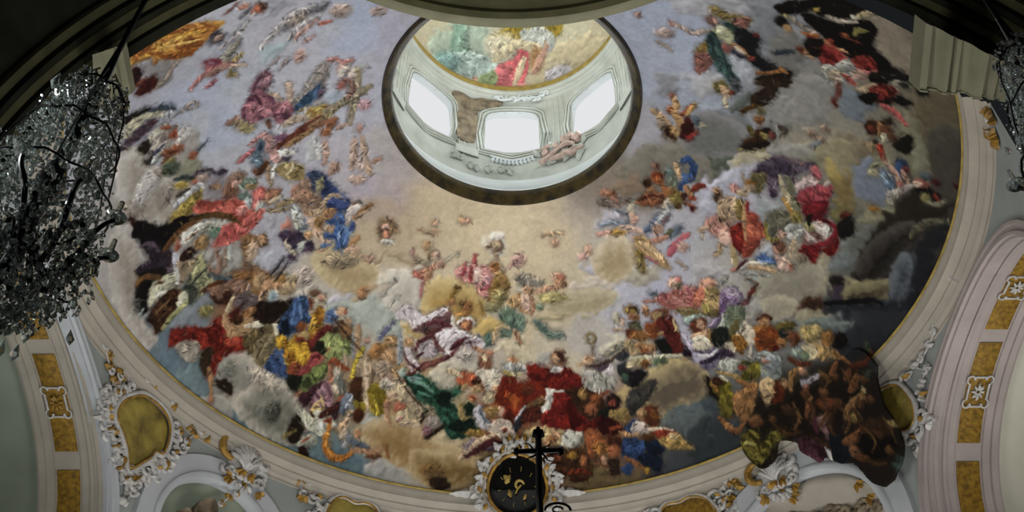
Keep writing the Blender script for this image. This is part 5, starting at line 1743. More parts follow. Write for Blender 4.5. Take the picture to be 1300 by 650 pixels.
l 17 4a3014 15 882,-87 905,-120 948,-152
b 17 7a4a24 20 17 -25 950,-82
b 17 5a5238 15 17 -26 952,-124
p 17 3a2010 914,51 936,7 957,-38 979,-25 993,4 961,42
b 17 8e8248 15 17 -26 984,-21
b 17 1c100a 20 11 -26 985,-45
b 17 6a3a34 10 17 -27 1016,-31
l 17 5a5024 21 919,-33 934,-4
l 17 7c7c78 15 996,-92 1030,-62 1031,-3
l 17 8a8050 15 900,86 943,50 990,40
p 17 9a8a74 1146,-443 1186,-472 1185,-421 1162,-421
l 17 a09080 19 1189,-458 1193,-411
l 17 6c3c34 19 1198,-414 1207,-372 1201,-319
b 17 5a2420 9 18 -35 1202,-312
l 17 90403a 26 1210,-466 1248,-453
p 17 8a7860 1264,-432 1297,-494 1330,-506 1307,-451
d 17 7e2a24 48100e -19 1304,-465 1328,-513 1368,-542 1394,-532 1372,-475 1347,-434 1324,-431
p 17 0c0807 1281,-412 1307,-451 1340,-462 1329,-410 1297,-392
p 17 100c0a 1347,-434 1380,-491 1409,-519 1454,-530 1439,-496 1395,-479 1370,-437
l 17 9c4a48 23 1360,-429 1406,-436 1433,-427 1461,-411
b 17 8e8a78 41 15 -46 1393,-585
p 17 15120f 1287,-538 1350,-616 1400,-650 1439,-636 1389,-600 1340,-560
b 17 20201e 20 11 -47 1409,-592
p 17 0c0a08 1456,-616 1482,-656 1489,-626 1466,-599
p 17 3c2014 1333,-288 1349,-326 1374,-322 1382,-288 1352,-262
b 17 7a3420 13 14 -40 1357,-291
l 17 86603c 19 1375,-340 1389,-285
p 17 2c2018 1380,-344 1405,-392 1415,-376 1399,-344
b 17 5e3420 27 21 -41 1404,-323
b 17 8e8a74 20 21 -41 1413,-289
p 17 76664c 1353,-207 1380,-245 1397,-226 1384,-182
b 17 2a2620 13 10 -39 1382,-238
l 17 8e2c20 26 1401,-237 1415,-208 1425,-192
p 17 14120c 1445,-284 1466,-346 1497,-368 1508,-327 1496,-280 1465,-277
b 17 4c3220 20 21 -42 1433,-307
b 17 806a58 19 14 -31 1152,-122
b 17 846c5c 19 14 -33 1196,-173
b 17 80685a 19 14 -32 1190,-115
l 17 6a6e70 19 1164,-61 1191,-108
p 17 3e362e 1025,-89 1061,-93 1055,-60
b 17 5a2c28 12 14 -26 1012,-30
b 17 9a6a54 20 16 -9 386,425
b 17 8a5a3c 20 16 -9 417,431
b 17 a07060 15 16 -10 428,451
p 17 7a6a60 358,472 398,456 450,469 410,486
l 17 7e6a5a 10 459,456 488,440
p 17 3a2010 541,352 559,326 572,356 558,370
b 17 7a3018 25 16 -14 592,307
b 17 96542c 20 16 -14 599,328
b 17 8c6040 20 16 -13 574,378
l 17 a06038 21 621,344 640,383 643,361
p 17 7a4a30 524,438 546,406 585,386 626,387 629,419 591,445 540,451
l 17 54241a 10 528,432 576,399 627,398
p 17 7a6a34 644,371 672,353 704,366 700,411 669,409
b 17 4a3418 15 13 -16 690,414
b 17 8e5c34 20 16 -15 653,358
l 17 a0704c 21 709,320 732,346 745,365
l 17 7a2c1c 21 741,333 767,302 786,296
b 17 8a3a28 15 11 -17 745,365
p 17 4a2418 699,367 718,351 717,384
l 17 8a5038 16 718,395 760,404
b 17 5a1c18 10 11 -17 751,412
b 17 5c6c68 15 32 -15 640,284
l 17 2c4678 26 686,215 709,197 732,224 732,268 715,290 698,312 691,336
b 17 3a5a8a 20 22 -17 705,288
l 17 a88a68 21 659,234 672,264 686,294
b 17 6e7866 15 22 -15 658,318
b 17 80584a 15 16 -14 583,265
l 17 a89e88 16 631,440 647,398
l 17 a49a86 21 492,483 509,446
p 17 1c1410 907,69 940,31 1003,2 989,38 936,68
d 17 564a58 34283a 8 972,167 993,117 1025,73 1061,55 1102,58 1137,38 1181,7 1161,55 1128,91 1127,138 1112,111 1083,114 1066,134 1070,179 1073,224 1054,233 1035,184 1009,150 991,159
p 17 5e5634 965,182 990,153 1018,146 1019,203 996,248 964,239
b 17 8a5c28 20 16 -23 965,216
b 17 8e7a64 26 16 -23 964,239
l 17 8a7e68 13 926,187 940,215
b 17 a07068 20 16 -22 907,263
b 17 9a8468 21 16 -22 939,272
p 17 9c8468 860,348 885,316 925,312 956,311 957,378 911,418 862,436
b 17 96704c 15 21 -20 844,309
p 17 4a3420 832,336 837,300 853,306 850,352
p 17 6a5a30 917,326 945,309 957,378 937,385
l 17 9c7e58 18 961,309 968,351 969,389
l 17 8a2c2c 16 968,351 970,305
p 17 66644e 1096,131 1127,138 1149,196 1178,238 1148,243 1117,190
l 17 9a8e70 21 1071,132 1095,178 1121,211 1139,248 1166,280
l 17 a87c3c 16 1103,220 1134,250 1157,285
l 17 3c3424 10 1149,196 1176,228
d 17 9c4048 6a2028 4 1165,176 1186,129 1209,92 1229,92 1265,70 1276,98 1270,138 1227,176 1190,197 1170,197
p 17 9a8886 1139,143 1168,92 1191,55 1209,92 1177,134 1154,170
p 17 a05058 1182,36 1193,18 1222,36 1222,60 1197,63
d 17 7a1c28 4a1018 17 1192,207 1226,171 1272,148 1273,196 1252,243 1213,254 1188,233
l 17 a89a90 15 1247,81 1261,54
b 17 9c3a30 26 21 -23 995,361
b 17 4c1c14 22 16 -34 1358,159
p 17 9c6e62 815,464 831,431 859,415 892,425 915,439 921,481 892,492 850,495
l 17 a88c74 16 793,498 826,471
l 17 9c8a78 10 808,526 809,498
b 17 a07c6c 21 16 -21 902,422
b 17 66543c 21 11 -20 880,418
b 17 aa8474 26 21 -20 900,478
p 17 b08e80 880,485 918,460 935,498 897,523
l 17 a08868 21 887,527 891,558 874,581
l 17 9c8a60 24 938,519 957,567 974,604
l 17 a06a60 13 955,622 979,602
d 17 8c241c 58100c 47 923,458 952,413 975,426 996,484 1021,507 1003,526 971,528 946,504
d 17 a0503a 6e2a20 10 972,405 974,359 1004,352 1039,376 1060,401 1059,424 1021,446 989,443
p 17 8a3a2c 992,464 1041,443 1042,476 1015,532 990,542 980,513
l 17 a88058 16 959,332 972,405 987,466
l 17 4a2028 11 974,609 991,580 1003,559
l 17 a8a49c 8 985,610 1011,572 1058,536
p 17 3c5488 1046,530 1073,501 1105,503 1133,507 1089,527
l 17 6a86b0 10 1058,536 1118,514
l 17 a08464 21 1023,578 1063,561 1104,554 1136,550
l 17 b0a89a 10 1010,567 1090,532
p 17 5e5c4c 1063,365 1078,307 1114,278 1143,292 1156,331 1110,365 1097,406 1076,404
l 17 8a7a30 13 1059,367 1066,409 1091,426 1118,407
b 17 a08070 21 16 -26 1129,379
p 17 8c8c88 1133,348 1154,321 1187,303 1203,329 1195,368 1162,385
l 17 5a5a58 8 1151,357 1177,331
b 17 b0b0a8 16 11 -27 1164,372
b 17 7e7038 21 27 -28 1171,277
b 17 9c6c58 27 21 -26 1131,446
p 17 6a4434 1103,437 1129,407 1153,418 1138,453
p 17 a0867a 1123,483 1164,475 1200,490 1184,521 1143,530
l 17 a48e74 21 1181,454 1182,409 1185,373
b 17 96604c 11 16 -27 1191,500
b 17 7c6e5c 27 21 -28 1222,444
d 17 9c908a 6a4a48 29 1222,296 1253,248 1289,221 1323,235 1333,276 1301,319 1254,347 1223,352
l 17 7e1c24 18 1261,238 1300,226 1335,239 1333,276 1303,329 1259,367 1221,388
p 17 6c1418 1215,414 1249,372 1289,361 1287,397 1278,430 1249,419
d 17 8a241c 540e0e 0 1299,355 1322,318 1342,270 1356,284 1359,318 1341,353 1312,365
p 17 7a1a20 1192,207 1266,165 1273,196 1243,249 1211,244
l 17 4a1014 16 1270,232 1300,226
b 17 8a8656 21 21 -30 1231,290
b 17 b4b4ac 16 21 -32 1298,262
p 17 16140f 1211,244 1229,233 1229,280 1213,277
p 17 141210 1339,213 1360,169 1381,149 1399,220 1361,258
b 17 b0806a 22 16 -19 870,702
l 17 7a7a76 16 987,620 1048,601 1109,579
b 17 1c1814 34 15 -32 1387,452
l 17 80806c 23 1396,-81 1410,-134 1444,-176
b 17 8a8468 24 12 -38 1413,-101
l 17 6e6a50 11 1393,-114 1425,-161
b 17 566a80 24 18 -40 1480,-101
b 17 6e8490 18 18 -40 1459,-118
b 17 283850 24 18 -43 1498,-224
p 17 34507a 1483,-196 1499,-218 1514,-166 1498,-159
b 17 6a2c28 18 12 -43 1513,-209
l 17 a08070 23 1444,-176 1480,-165 1511,-134 1523,-88
l 17 a07c68 23 1507,-189 1538,-159
b 17 8a5048 18 18 -42 1519,-127
l 17 8a847c 23 1508,-19 1490,-45 1514,-80 1544,-136 1567,-179
b 17 8e5048 31 18 -45 1589,-200
p 17 9c8a78 1558,-170 1583,-202 1580,-170
b 17 4c5458 25 18 -46 1594,-243
p 17 100e0c 1575,-150 1607,-196 1640,-201 1661,-208 1661,-170 1633,-148 1599,-144
b 17 7c7448 25 24 -45 1621,-150
b 17 7a2c20 13 18 -47 1656,-187
l 17 7a7660 17 1630,-138 1665,-158 1686,-204
l 17 5a5848 17 1625,20 1642,-40 1686,-91 1726,-134
b 17 8a5c24 24 9 -38 1453,54
b 17 4a1c1c 19 12 -47 1631,-252
b 17 3a1418 13 12 -50 1705,-312
l 17 54523e 17 1615,65 1624,14 1663,-52 1715,-114
b 17 3a2418 50 22 -29 1312,605
l 17 0c0c10 17 1366,574 1450,515 1522,460 1552,432 1587,425
l 17 c89438 10 -1277,-727 -1202,-685 -1136,-648 -1078,-621
l 17 a86a28 7 -1339,-663 -1259,-623 -1181,-574 -1111,-556
l 17 2a1410 5 -818,869 -759,973 -691,1076
l 18 2a1a14 5 -559,1173 -494,1286 -423,1364
b 18 4e3420 29 21 -10 1312,1088
l 18 6a4a2c 14 1334,1049 1377,1090 1368,1147
l 18 5a3a24 14 1378,1001 1432,1024 1433,1087
b 17 6a4228 20 16 -29 1381,982
b 17 70482c 20 16 -31 1455,933
l 18 5e3c24 18 1461,955 1492,1007 1477,1069
l 18 4a2e1c 18 1522,971 1512,1049 1550,1068
b 17 5a3820 20 16 -32 1535,934
l 18 6e4c2e 11 1556,950 1604,973 1597,1031
l 18 54341e 14 1274,1176 1337,1187 1399,1141
b 18 6a462a 20 16 -25 1257,1157
l 18 442a1a 18 1607,917 1660,953 1662,1024
b 17 5a3a22 20 16 -35 1623,877
l 18 5c4020 11 1682,956 1737,970 1739,1023
b 18 4c3018 25 15 -37 1749,932
l 18 4a3018 14 1703,1068 1769,1056 1815,1014
l 18 3c2616 14 1447,1139 1507,1130 1553,1130
b 18 604020 21 15 -38 1811,958
l 18 584020 11 1740,858 1789,876 1827,909
l 17 70502e 10 1411,858 1460,865 1456,910
l 17 684628 10 1511,797 1550,823 1597,821
b 17 70482c 20 13 -32 1485,843
b 17 6a4428 20 13 -35 1614,772"""
CUPOLA = """g 1 b8b096 -439,354
g 1 a8b0a0 -239,389
g 1 b4ab92 528,366
g 1 b8ac94 372,508
g 1 b4ae98 -58,371
g 1 a8ac98 -282,633
g 1 b0a68c 147,725
g 1 b8b49c 297,349
g 1 b0a890 -470,454
g 1 b0a488 253,677
g 1 a89c84 498,565
g 1 b6b098 28,279
s 23 9aa89a -495,375 -161,334 -143,567 -427,617
s 24 b0a488 235,456 516,333 616,417 445,574 251,560
p 22 8aa898 -310,346 -232,326 -267,452 -199,528 -273,595 -365,509
p 24 a4b4b0 -434,498 -253,488 -140,532 -67,607 -208,722 -391,665
b 25 7a9a98 96 57 9 -416,520
p 20 9c8430 -114,433 -23,372 62,340 82,402 -24,469 -99,500
p 21 9c8434 149,335 254,307 264,386 193,427
p 21 b8bcb8 47,403 151,366 228,407 218,475 85,467
b 21 c4bca8 91 66 2 -61,468
l 21 c0b498 53 -102,534 12,469 122,465
p 23 c46068 12,536 49,485 87,517 75,645 14,727 -71,684 -87,606
p 24 c06a70 -105,587 -26,571 14,685 -75,749 -113,683
p 28 cc9088 -29,727 77,684 130,771 42,879 -32,822
l 23 d8c8a8 38 69,535 14,685
p 25 8a9a70 -215,638 -107,606 -118,726 -208,722
l 28 b08a78 46 -347,762 -237,637
b 22 9a7450 39 70 -3 146,532
l 22 b89080 37 133,605 196,460
p 26 a8a4ac 216,600 337,550 409,620 276,675"""
def tone(a, sat, gain):
    g = a.mean(-1, keepdims=True)
    return np.clip((g + (a - g) * sat) * gain, 0, 1)
def to_lin(a):
    return np.where(a <= .04045, a / 12.92, ((a + .055) / 1.055) ** 2.4)
def read_strokes(txt):
    out = []
    for ln in txt.strip().split('\n'):
        t = ln.split(' ')
        k = t[0]; u = int(t[1]) / 1000.
        n = {'g': 0, 'c': 1, 'p': 0, 's': 0, 'd': 2, 'l': 1, 'b': 3}[k]
        pts = [tuple(float(v) * .005 for v in q.split(',')) for q in t[3 + n:]]
        out.append((k, u, t[2], t[3:3 + n], pts))
    return out
def paint(txt, half, res, rad, seed_u, dabs):
    n = int(2 * half / res); c = Canvas(n, n); S = read_strokes(txt)
    px = lambda P: [((x + half) / res, (y + half) / res) for x, y in P]
    G = [q for q in S if q[0] == 'g']
    c.base([px(q[4])[0] for q in G], [_hex(q[2]) for q in G], rad / res)
    rest = [q for q in S if q[0] != 'g']; done = False
    for k, u, hx, ex, pts in rest:
        U = u / res; P = px(pts)
        if k not in 'sc' and not done:
            done = True
            for k2, u2, h2, e2, p2 in rest:
                if k2 in 'sc': continue
                g = {'p': 7, 'd': 8, 'l': 6, 'b': 7}[k2]
                if k2 == 'b': g += max(float(e2[0]), float(e2[1])) * .005 / u2 * .8
                c.under(px(p2), h2, u2 / res, g * u2 / res)
        par = None; hx2 = None
        if k in 'pd':
            Q = np.array(P); m = Q.mean(0); P = m + (Q - m) * 1.08
        if k == 'c': hx2 = ex[0]
        if k == 'd': hx2, par = ex[0], math.radians(float(ex[1]))
        if k == 'l': par = float(ex[0]) * .005 / res * 1.2
        if k == 'b': par = (float(ex[0]) * .005 / res * 1.05, float(ex[1]) * .005 / res * 1.05, math.radians(float(ex[2])))
        c.mark = k not in 'sc'
        c.shape(k, hx, hx2, par, P, U)
    c.mark = False; c.dabs(seed_u / res, dabs, 5)
    c.grain(.11, seed_u / res)
    return c
def sample(c, half, res, U, V):
    X = np.clip((U + half) / res - .5, 0, c.w - 2); Y = np.clip((V + half) / res - .5, 0, c.h - 2)
    i = X.astype(int); j = Y.astype(int); fx = (X - i)[..., None]; fy = (Y - j)[..., None]; a = c.a
    return (a[j, i] * (1 - fx) + a[j, i + 1] * fx) * (1 - fy) + (a[j + 1, i] * (1 - fx) + a[j + 1, i + 1] * fx) * fy
def painted_mesh(name, XYZ, RGB, keep, mt, parent=None):
    """XYZ, RGB: n x m x 3 arrays; keep: (n-1) x (m-1) faces"""
    n, m = XYZ.shape[:2]
    idx = np.arange(n * m).reshape(n, m)
    F = np.stack([idx[:-1, :-1], idx[:-1, 1:], idx[1:, 1:], idx[1:, :-1]], -1)[keep]
    used = np.unique(F); mp = np.full(n * m, -1, np.int64); mp[used] = np.arange(len(used)); F = mp[F]
    V = XYZ.reshape(-1, 3)[used]; C = RGB.reshape(-1, 3)[used]
    me = bpy.data.meshes.new(name); me.vertices.add(len(V)); me.vertices.foreach_set('co', V.astype(np.float32).ravel())
    me.loops.add(F.size); me.loops.foreach_set('vertex_index', F.astype(np.int32).ravel())
    me.polygons.add(len(F)); me.polygons.foreach_set('loop_start', (np.arange(len(F)) * 4).astype(np.int32))
    me.polygons.foreach_set('use_smooth', np.ones(len(F), bool)); me.update(calc_edges=True)
    at = me.attributes.new('pigment', 'FLOAT_COLOR', 'POINT')
    at.data.foreach_set('color', np.concatenate([C, np.ones((len(C), 1))], 1).astype(np.float32).ravel())
    me.materials.append(mt); me.validate()
    o = bpy.data.objects.new(name, me); COL.objects.link(o)
    if parent is not None: o.parent = parent
    return o
PIG = paint_mat('fresco_pigment')
FH, FRES = 10.6, .0125
canvas = paint(FRESCO, FH, FRES, .75, .0145, 11000)
lum = canvas.a.mean(-1); canvas.a *= (1 - canvas.fig * .42 * np.clip(1 - lum / .58, 0, 1))[..., None]   # deepen the figures' own dark colours
canvas.a = tone(canvas.a, 0.88, 0.97)
E_DOME = 0.6          # share of the dome's light that plain white would return

fresco = thing('dome_fresco', 'vast ceiling fresco of saints and angels on clouds around the oval opening', 'fresco', (0, 0, HR))
ph0, ph1 = math.asin(LR / SR) - .004, math.asin(RR / SR) + .004
th = np.radians(np.linspace(-52, 232, 1750))[:, None]; ph = np.linspace(ph0, ph1, 370)[None]
XYZ = np.stack([SR * np.sin(ph) * np.cos(th), SR * np.sin(ph) * np.sin(th), SZ + SR * np.cos(ph) + 0 * th], -1)
RGB = np.clip(to_lin(sample(canvas, FH, FRES, SR * ph * np.cos(th), SR * ph * np.sin(th))) / E_DOME, 0, .92)
painted = painted_mesh('painted_vault', XYZ, RGB, XYZ[:-1, :-1, 1] > -3.66, PIG)
painted.parent = fresco; painted.matrix_parent_inverse = fresco.matrix_world.inverted()

# painted figures that spill over the ring: a curved plaster apron with a cut outline
OV = [(50.822, 12.513), (49.06, 12.181), (48.785, 11.884), (47.646, 11.581), (46.357, 11.381), (44.727, 11.373), (43.339, 11.467), (42.162, 11.753), (39.211, 11.519), (38.904, 11.302), (37.521, 11.086), (36.152, 10.872), (34.862, 10.884), (32.842, 10.623), (30.571, 10.459), (29.461, 10.232), (28.342, 9.914), (26.359, 9.678), (24.585, 9.669), (23.63, 9.75), (22.084, 9.844), (20.859, 10.072), (20.784, 10.464), (21.968, 11.033), (21.572, 11.554), (20.977, 11.822), (24.842, 12.512), (41.208, 12.632), (48.357, 12.62)]                    # outline, (azimuth, height) on radius 6.84
OVU, OVV = ([21.8932377, -0.0882757, -1.4816681, -0.0011194, 0.0067369, 0.0321102], [7.0033875, 0.2377421, -0.6752215, -0.0007396, -0.0053866, 0.0074933])
ov = np.array(spline(OV, True, 4)); a0, a1, z0, z1 = ov[:, 0].min(), ov[:, 0].max(), ov[:, 1].min(), ov[:, 1].max()
AZ, ZZ = np.meshgrid(np.linspace(a0, a1, 300), np.linspace(z0, z1, 130), indexing='ij')
ins = np.zeros(AZ.shape, bool)
for A, B in zip(ov, np.roll(ov, -1, 0)):
    if A[1] != B[1]:
        ins ^= ((A[1] > ZZ) != (B[1] > ZZ)) & (AZ < (B[0] - A[0]) * (ZZ - A[1]) / (B[1] - A[1]) + A[0])
b_ = np.stack([np.ones_like(AZ), AZ, ZZ, AZ * AZ, AZ * ZZ, ZZ * ZZ], -1)
Ru = np.radians(AZ)
XYZ = np.stack([6.84 * np.cos(Ru), 6.84 * np.sin(Ru), ZZ], -1)
RGB = np.clip(to_lin(sample(canvas, FH, FRES, b_ @ np.array(OVU), b_ @ np.array(OVV))) / E_DOME, 0, .92)
apron = painted_mesh('painted_overhang', XYZ, RGB, ins[:-1, :-1], PIG)
sol = apron.modifiers.new('thick', 'SOLIDIFY'); sol.thickness = .05; sol.offset = 0
apron.parent = fresco; apron.matrix_parent_inverse = fresco.matrix_world.inverted()
apron['label'] = 'dark painted devils and drapery falling over the frame'

# ================================================================ walls under the dome
ARCH = [  # azimuth, centre height, outer radius, inner radius, legs down to
    ('big', 180.0, 8.16, 3.47, 3.42, 5.5), ('small', 137.5, 9.78, 1.64, 1.18, 7.2),
    ('small', 43.0, 9.45, 2.2, 1.67, 7.2), ('big', 1.5, 8.61, 2.82, 2.77, 5.5), ('mid', 90, 7.2, 2.7, 2.4, 5.5)]
def hole(az, z):
    for _, ac, zc, ro, ri, zl in ARCH:
        s = math.radians(az - ac) * RW; r = (ro + ri) / 2
        if abs(s) < r and zl - 1 < z and (z < zc or s * s + (z - zc) ** 2 < r * r): return True
    return False
w = MB(); na, nz_ = 760, 110; za, zb = 6.0, 11.8
vs = [wp(-26.5 + 233 * i / na, za + (zb - za) * j / nz_) for i in range(na + 1) for j in range(nz_ + 1)]; fs = []
for i in range(na):
    for j in range(nz_):
        if not hole(-26.5 + 233 * (i + .5) / na, za + (zb - za) * (j + .5) / nz_):
            a = i * (nz_ + 1) + j; fs.append((a, a + nz_ + 1, a + nz_ + 2, a + 1))
w.add(vs, fs)
struct(w.build('wall_rotunda', M['wall'], smooth=True), 'grey green rotunda wall between the arches under the dome')
# ring cornice and its gilt lip
c = MB(); c.lathe([(7.02, 12.13), (6.965, 12.10), (6.955, 12.03), (6.975, 12.0), (6.975, 11.88), (7.03, 11.85), (7.09, 11.80), (7.09, 11.76), (7.15, 11.71), (7.16, 11.66), (7.22, 11.62), (7.22, 11.57), (7.27, 11.56)], 0, 0, -26.5, 206.5, 240)
struct(c.build('trim_1', M['cream']), 'broad cream moulding ring around the foot of the fresco')
c = MB(); c.lathe([(7.0 + .03 * math.cos(t), 12.125 + .026 * math.sin(t)) for t in np.linspace(0, 2*PI, 9)[:-1]], 0, 0, -26.5, 206.5, 240, True)
c.v = [(x * .9955, y * .9955, z) for x, y, z in c.v]
struct(c.build('trim_2', M['giltlip']), 'thin gilded lip between the fresco and its moulding ring')
# archivolts
def archivolt(ac, zc, prof, zl, n=70):
    """prof: (radius, depth into the room) swept along the arch line"""
    rows = []
    path = [(1, zl + (zc - zl) * i / 8, None) for i in range(8)] + [(0, 0, PI * i / n) for i in range(n + 1)] + [(-1, zc + (zl - zc) * i / 8, None) for i in range(1, 9)]
    for sx, z, a in path:
        row = []
        for rho, d in prof:
            if a is None: s, zz = sx * rho, z
            else: s, zz = rho * math.cos(a), zc + rho * math.sin(a)
            row.append(wp(ac + math.degrees(s / RW), zz, d))
        rows.append(row)
    return rows
k = 3
for kind, ac, zc, ro, ri, zl in ARCH:
    b = MB(); W_ = ro - ri
    if kind == 'big':
        pr = [(ro + .17, -.02), (ro + .15, .05), (ro + .10, .06), (ro + .08, .035), (ro + .02, .04), (ro, .075), (ro - .05, .08), (ro - .06, .02), (ro - .1, .02), (ro - .1, -.1), (ro - .1, -.18)]
    else:
        pr = [(ro + .02, -.02), (ro, .06), (ri + W_ * .3, .06), (ri + W_ * .25, .09), (ri + .06, .10), (ri, .08), (ri - .03, -.02), (ri - .03, -.12)]
    b.grid(archivolt(ac, zc, pr, zl)); o = b.build('trim_%d' % k, M['plaster' if ac > 10 else 'rose']); k += 1
    struct(o, {'big': 'moulded white edge of the tall side arch', 'small': 'plain white band round the small chapel arch', 'mid': 'white band round the choir arch'}[kind] + (' at the east' if ac < 60 else ' at the west' if ac > 120 else ''))
# soffits of the big arches: stepped bands running back from the room
def soffit_rows(ac, side, zc, rho0, prof, a_from, a_to, n=80):
    rows = []
    for i in range(n + 1):
        a = a_from + (a_to - a_from) * i / n; row = []
        for t, dr in prof:
            rho = rho0 + dr; s = rho * math.cos(a); zz = zc + rho * math.sin(a)
            tt = math.radians(ac) + (-s / RW if side < 0 else s / RW)
            y = RW * math.sin(tt); row.append((side * (math.sqrt(max(0, RW * RW - y * y)) + t), y, zz))
        rows.append(row)
    return rows
panels = []
for side, ac, zc, rho, nm in ((-1, 180.0, 8.16, 3.43, 'west'), (1, 1.5, 8.61, 2.78, 'east')):
    b = MB()
    pr = [(-.05, 0), (.06, 0), (.065, -.05), (.13, -.05), (.135, -.02), (.2, -.02), (.205, -.06), (.25, -.06), (.26, -.03), (.40, -.03), (.405, .0), (.86, 0), (.865, -.03), (.98, -.03), (.985, -.07), (1.08, -.07), (1.09, -.03), (1.14, -.03), (1.145, .1)]
    b.grid(soffit_rows(ac, side, zc, rho, pr, -.9, PI + .9))
    struct(b.build('wall_soffit_' + nm, M['cream' if side < 0 else 'rose']), 'broad cream arch soffit with a row of gilded panels')
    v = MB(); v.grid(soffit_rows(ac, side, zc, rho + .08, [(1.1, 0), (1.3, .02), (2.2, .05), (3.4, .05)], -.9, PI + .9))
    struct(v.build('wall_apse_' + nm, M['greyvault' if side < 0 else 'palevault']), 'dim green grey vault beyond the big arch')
    for i, (aa, ab) in enumerate(((1.19, 1.74), (.62, 1.11), (-.02, .53)) if side < 0 else ((1.29, 1.93), (.58, 1.2), (-.05, .47))):
        panels.append((side, ac, zc, rho, aa, ab, i))
plab = {(-1, 0): 'gilded soffit panel half hidden behind the hanging crystals', (-1, 1): 'gilded soffit panel with white rosette beneath the large chandelier', (-1, 2): 'lowest gilded soffit panel of the arch under the large chandelier',
        (1, 0): 'gilded soffit panel highest in the arch beside the stucco sprig', (1, 1): 'gilded soffit panel with white rosette in the pink white arch', (1, 2): 'lowest gilded soffit panel of the pink white arch'}
for side, ac, zc, rho, aa, ab, i in panels:
    row = soffit_rows(ac, side, zc, rho - .012, [(.635, 0)], aa, ab, 2)
    t = thing('gilded_panel', plab[(side, i)], 'panel', row[1][0], 'gilded panels of the arch soffits')
    b = MB(); b.grid(soffit_rows(ac, side, zc, rho, [(.46, .0), (.46, -.012), (.475, -.022), (.815, -.022), (.83, -.012), (.83, .0)], aa, ab, 24)); b.build('gold_field', M['goldfield'], t)
    if i != 2:
        am = (aa + ab) / 2; b = MB()
        def sp(u, vv, d=-.04): return soffit_rows(ac, side, zc, rho + d, [(.645 + u, 0)], am + vv / rho, am + vv / rho, 1)[0][0]
        for sx in (-1, 1):
            for sy in (-1, 1):
                b.tube([sp(sx * (.15 - .06 * math.cos(q)), sy * (.2 + .07 * math.sin(q))) for q in np.linspace(0, 4.4, 12)], [.022 - .001 * q for q in range(12)], 6)
            b.tube([sp(sx * .16, y) for y in (-.14, 0, .14)], .018, 6)
        b.tube([sp(x, .25) for x in (-.09, 0, .09)], .02, 6); b.tube([sp(x, -.25) for x in (-.09, 0, .09)], .02, 6)
        build_each(b, 'border_scroll', M['stucco'], t)
        b = MB()
        for q in range(8):
            a = q * PI / 4; b.tube([sp(.03 * math.cos(a), .03 * math.sin(a)), sp(.075 * math.cos(a), .1 * math.sin(a), -.06), sp(.11 * math.cos(a), .15 * math.sin(a))], [.018, .026, .006], 6)
        b.build('rosette', M['gilt' if side < 0 else 'stucco'], t)
# niches behind the small arches
for ac, zc, rho, nm, mt in ((137.5, 9.78, 1.3, 'northwest', 'greyvault'), (43.0, 9.45, 1.78, 'northeast', 'cream'), (90, 7.2, 2.5, 'choir', 'greyvault')):
    b = MB(); rows = []
    for i in range(41):
        a = -.0 + PI * i / 40; row = []
        for q in range(15):
            bb = PI / 2 * q / 14; rr = rho * math.cos(bb); row.append(wp(ac + math.degrees(rr * math.cos(a) / RW), zc + rr * math.sin(a), -rho * .9 * math.sin(bb)))
        rows.append(row)
    b.grid(rows)
    rows = []
    for i in range(31):
        a = PI * i / 30; rows.append([wp(ac + math.degrees(rho * math.cos(a) / RW), zc - j * .8, -rho * .9 * math.sin(a)) for j in range(5)])
    b.grid(rows)
    struct(b.build('wall_niche_' + nm, M[mt]), 'curved half dome of the chapel niche')

# ================================================================ stucco ornaments
def scroll(b, L, cx, cy, r, a0, turns, w0, d=.08, k=1, n=26, shrink=.25):
    P = []
    for i in range(n):
        t = i / (n - 1); rr = r * (1 - (1 - shrink) * t); a = a0 + k * turns * 2 * PI * t
        P.append(L(cx + rr * math.cos(a), cy + rr * math.sin(a), d))
    b.tube(P, [w0 * (.55 + .9 * math.sin(PI * min(1, .15 + .85 * i / (n - 1)))) for i in range(n)], 7)
def leaf(b, L, x, y, ln, wd, a, d=.05, curl=.08):
    ca, sa = math.cos(a), math.sin(a); rows = []
    for i in range(9):
        t = i / 8; h = wd * math.sin(PI * t ** .8) * (1 + .22 * math.sin(t * 19)) + .004; row = []
        for j in range(-2, 3):
            u, v = ln * t, h * j / 2
            row.append(L(x + u * ca - v * sa, y + u * sa + v * ca, d + curl * math.sin(PI * t) * (1 - abs(j) * .38) - .015 * abs(j)))
        rows.append(row)
    b.grid(rows)
    rows2 = [[L(x + ln * i / 8 * ca, y + ln * i / 8 * sa, 0)] * 2 for i in range(9)]
def relief(b, L, P, d, edge=.06):
    P = np.array(P); m = P.mean(0); rows = []
    for sc, dd in ((1.0, -.02), (1.0, d * .7), (1 - edge, d), (.75, d * 1.05), (.5, d * 1.2), (.25, d * 1.1), (.02, d * 1.15)):
        rows.append([L(*(m + (p - m) * sc), dd) for p in P])
    b.grid(rows, False, True)
def frame(b, L, P, w, d, off=1.0):
    P = np.array(P); m = P.mean(0)
    b.tube([L(*(m + (p - m) * off), d) for p in P], w, 8, True)
def tufts(b, L, pts, rnd, ln=.16, wd=.045, n=5, d=.06):
    for x, y, a in pts:
        for q in range(n):
            leaf(b, L, x, y, ln * rnd.uniform(.7, 1.2), wd * rnd.uniform(.8, 1.3), a + (q - (n - 1) / 2) * .55 + rnd.uniform(-.2, .2), d, .07)
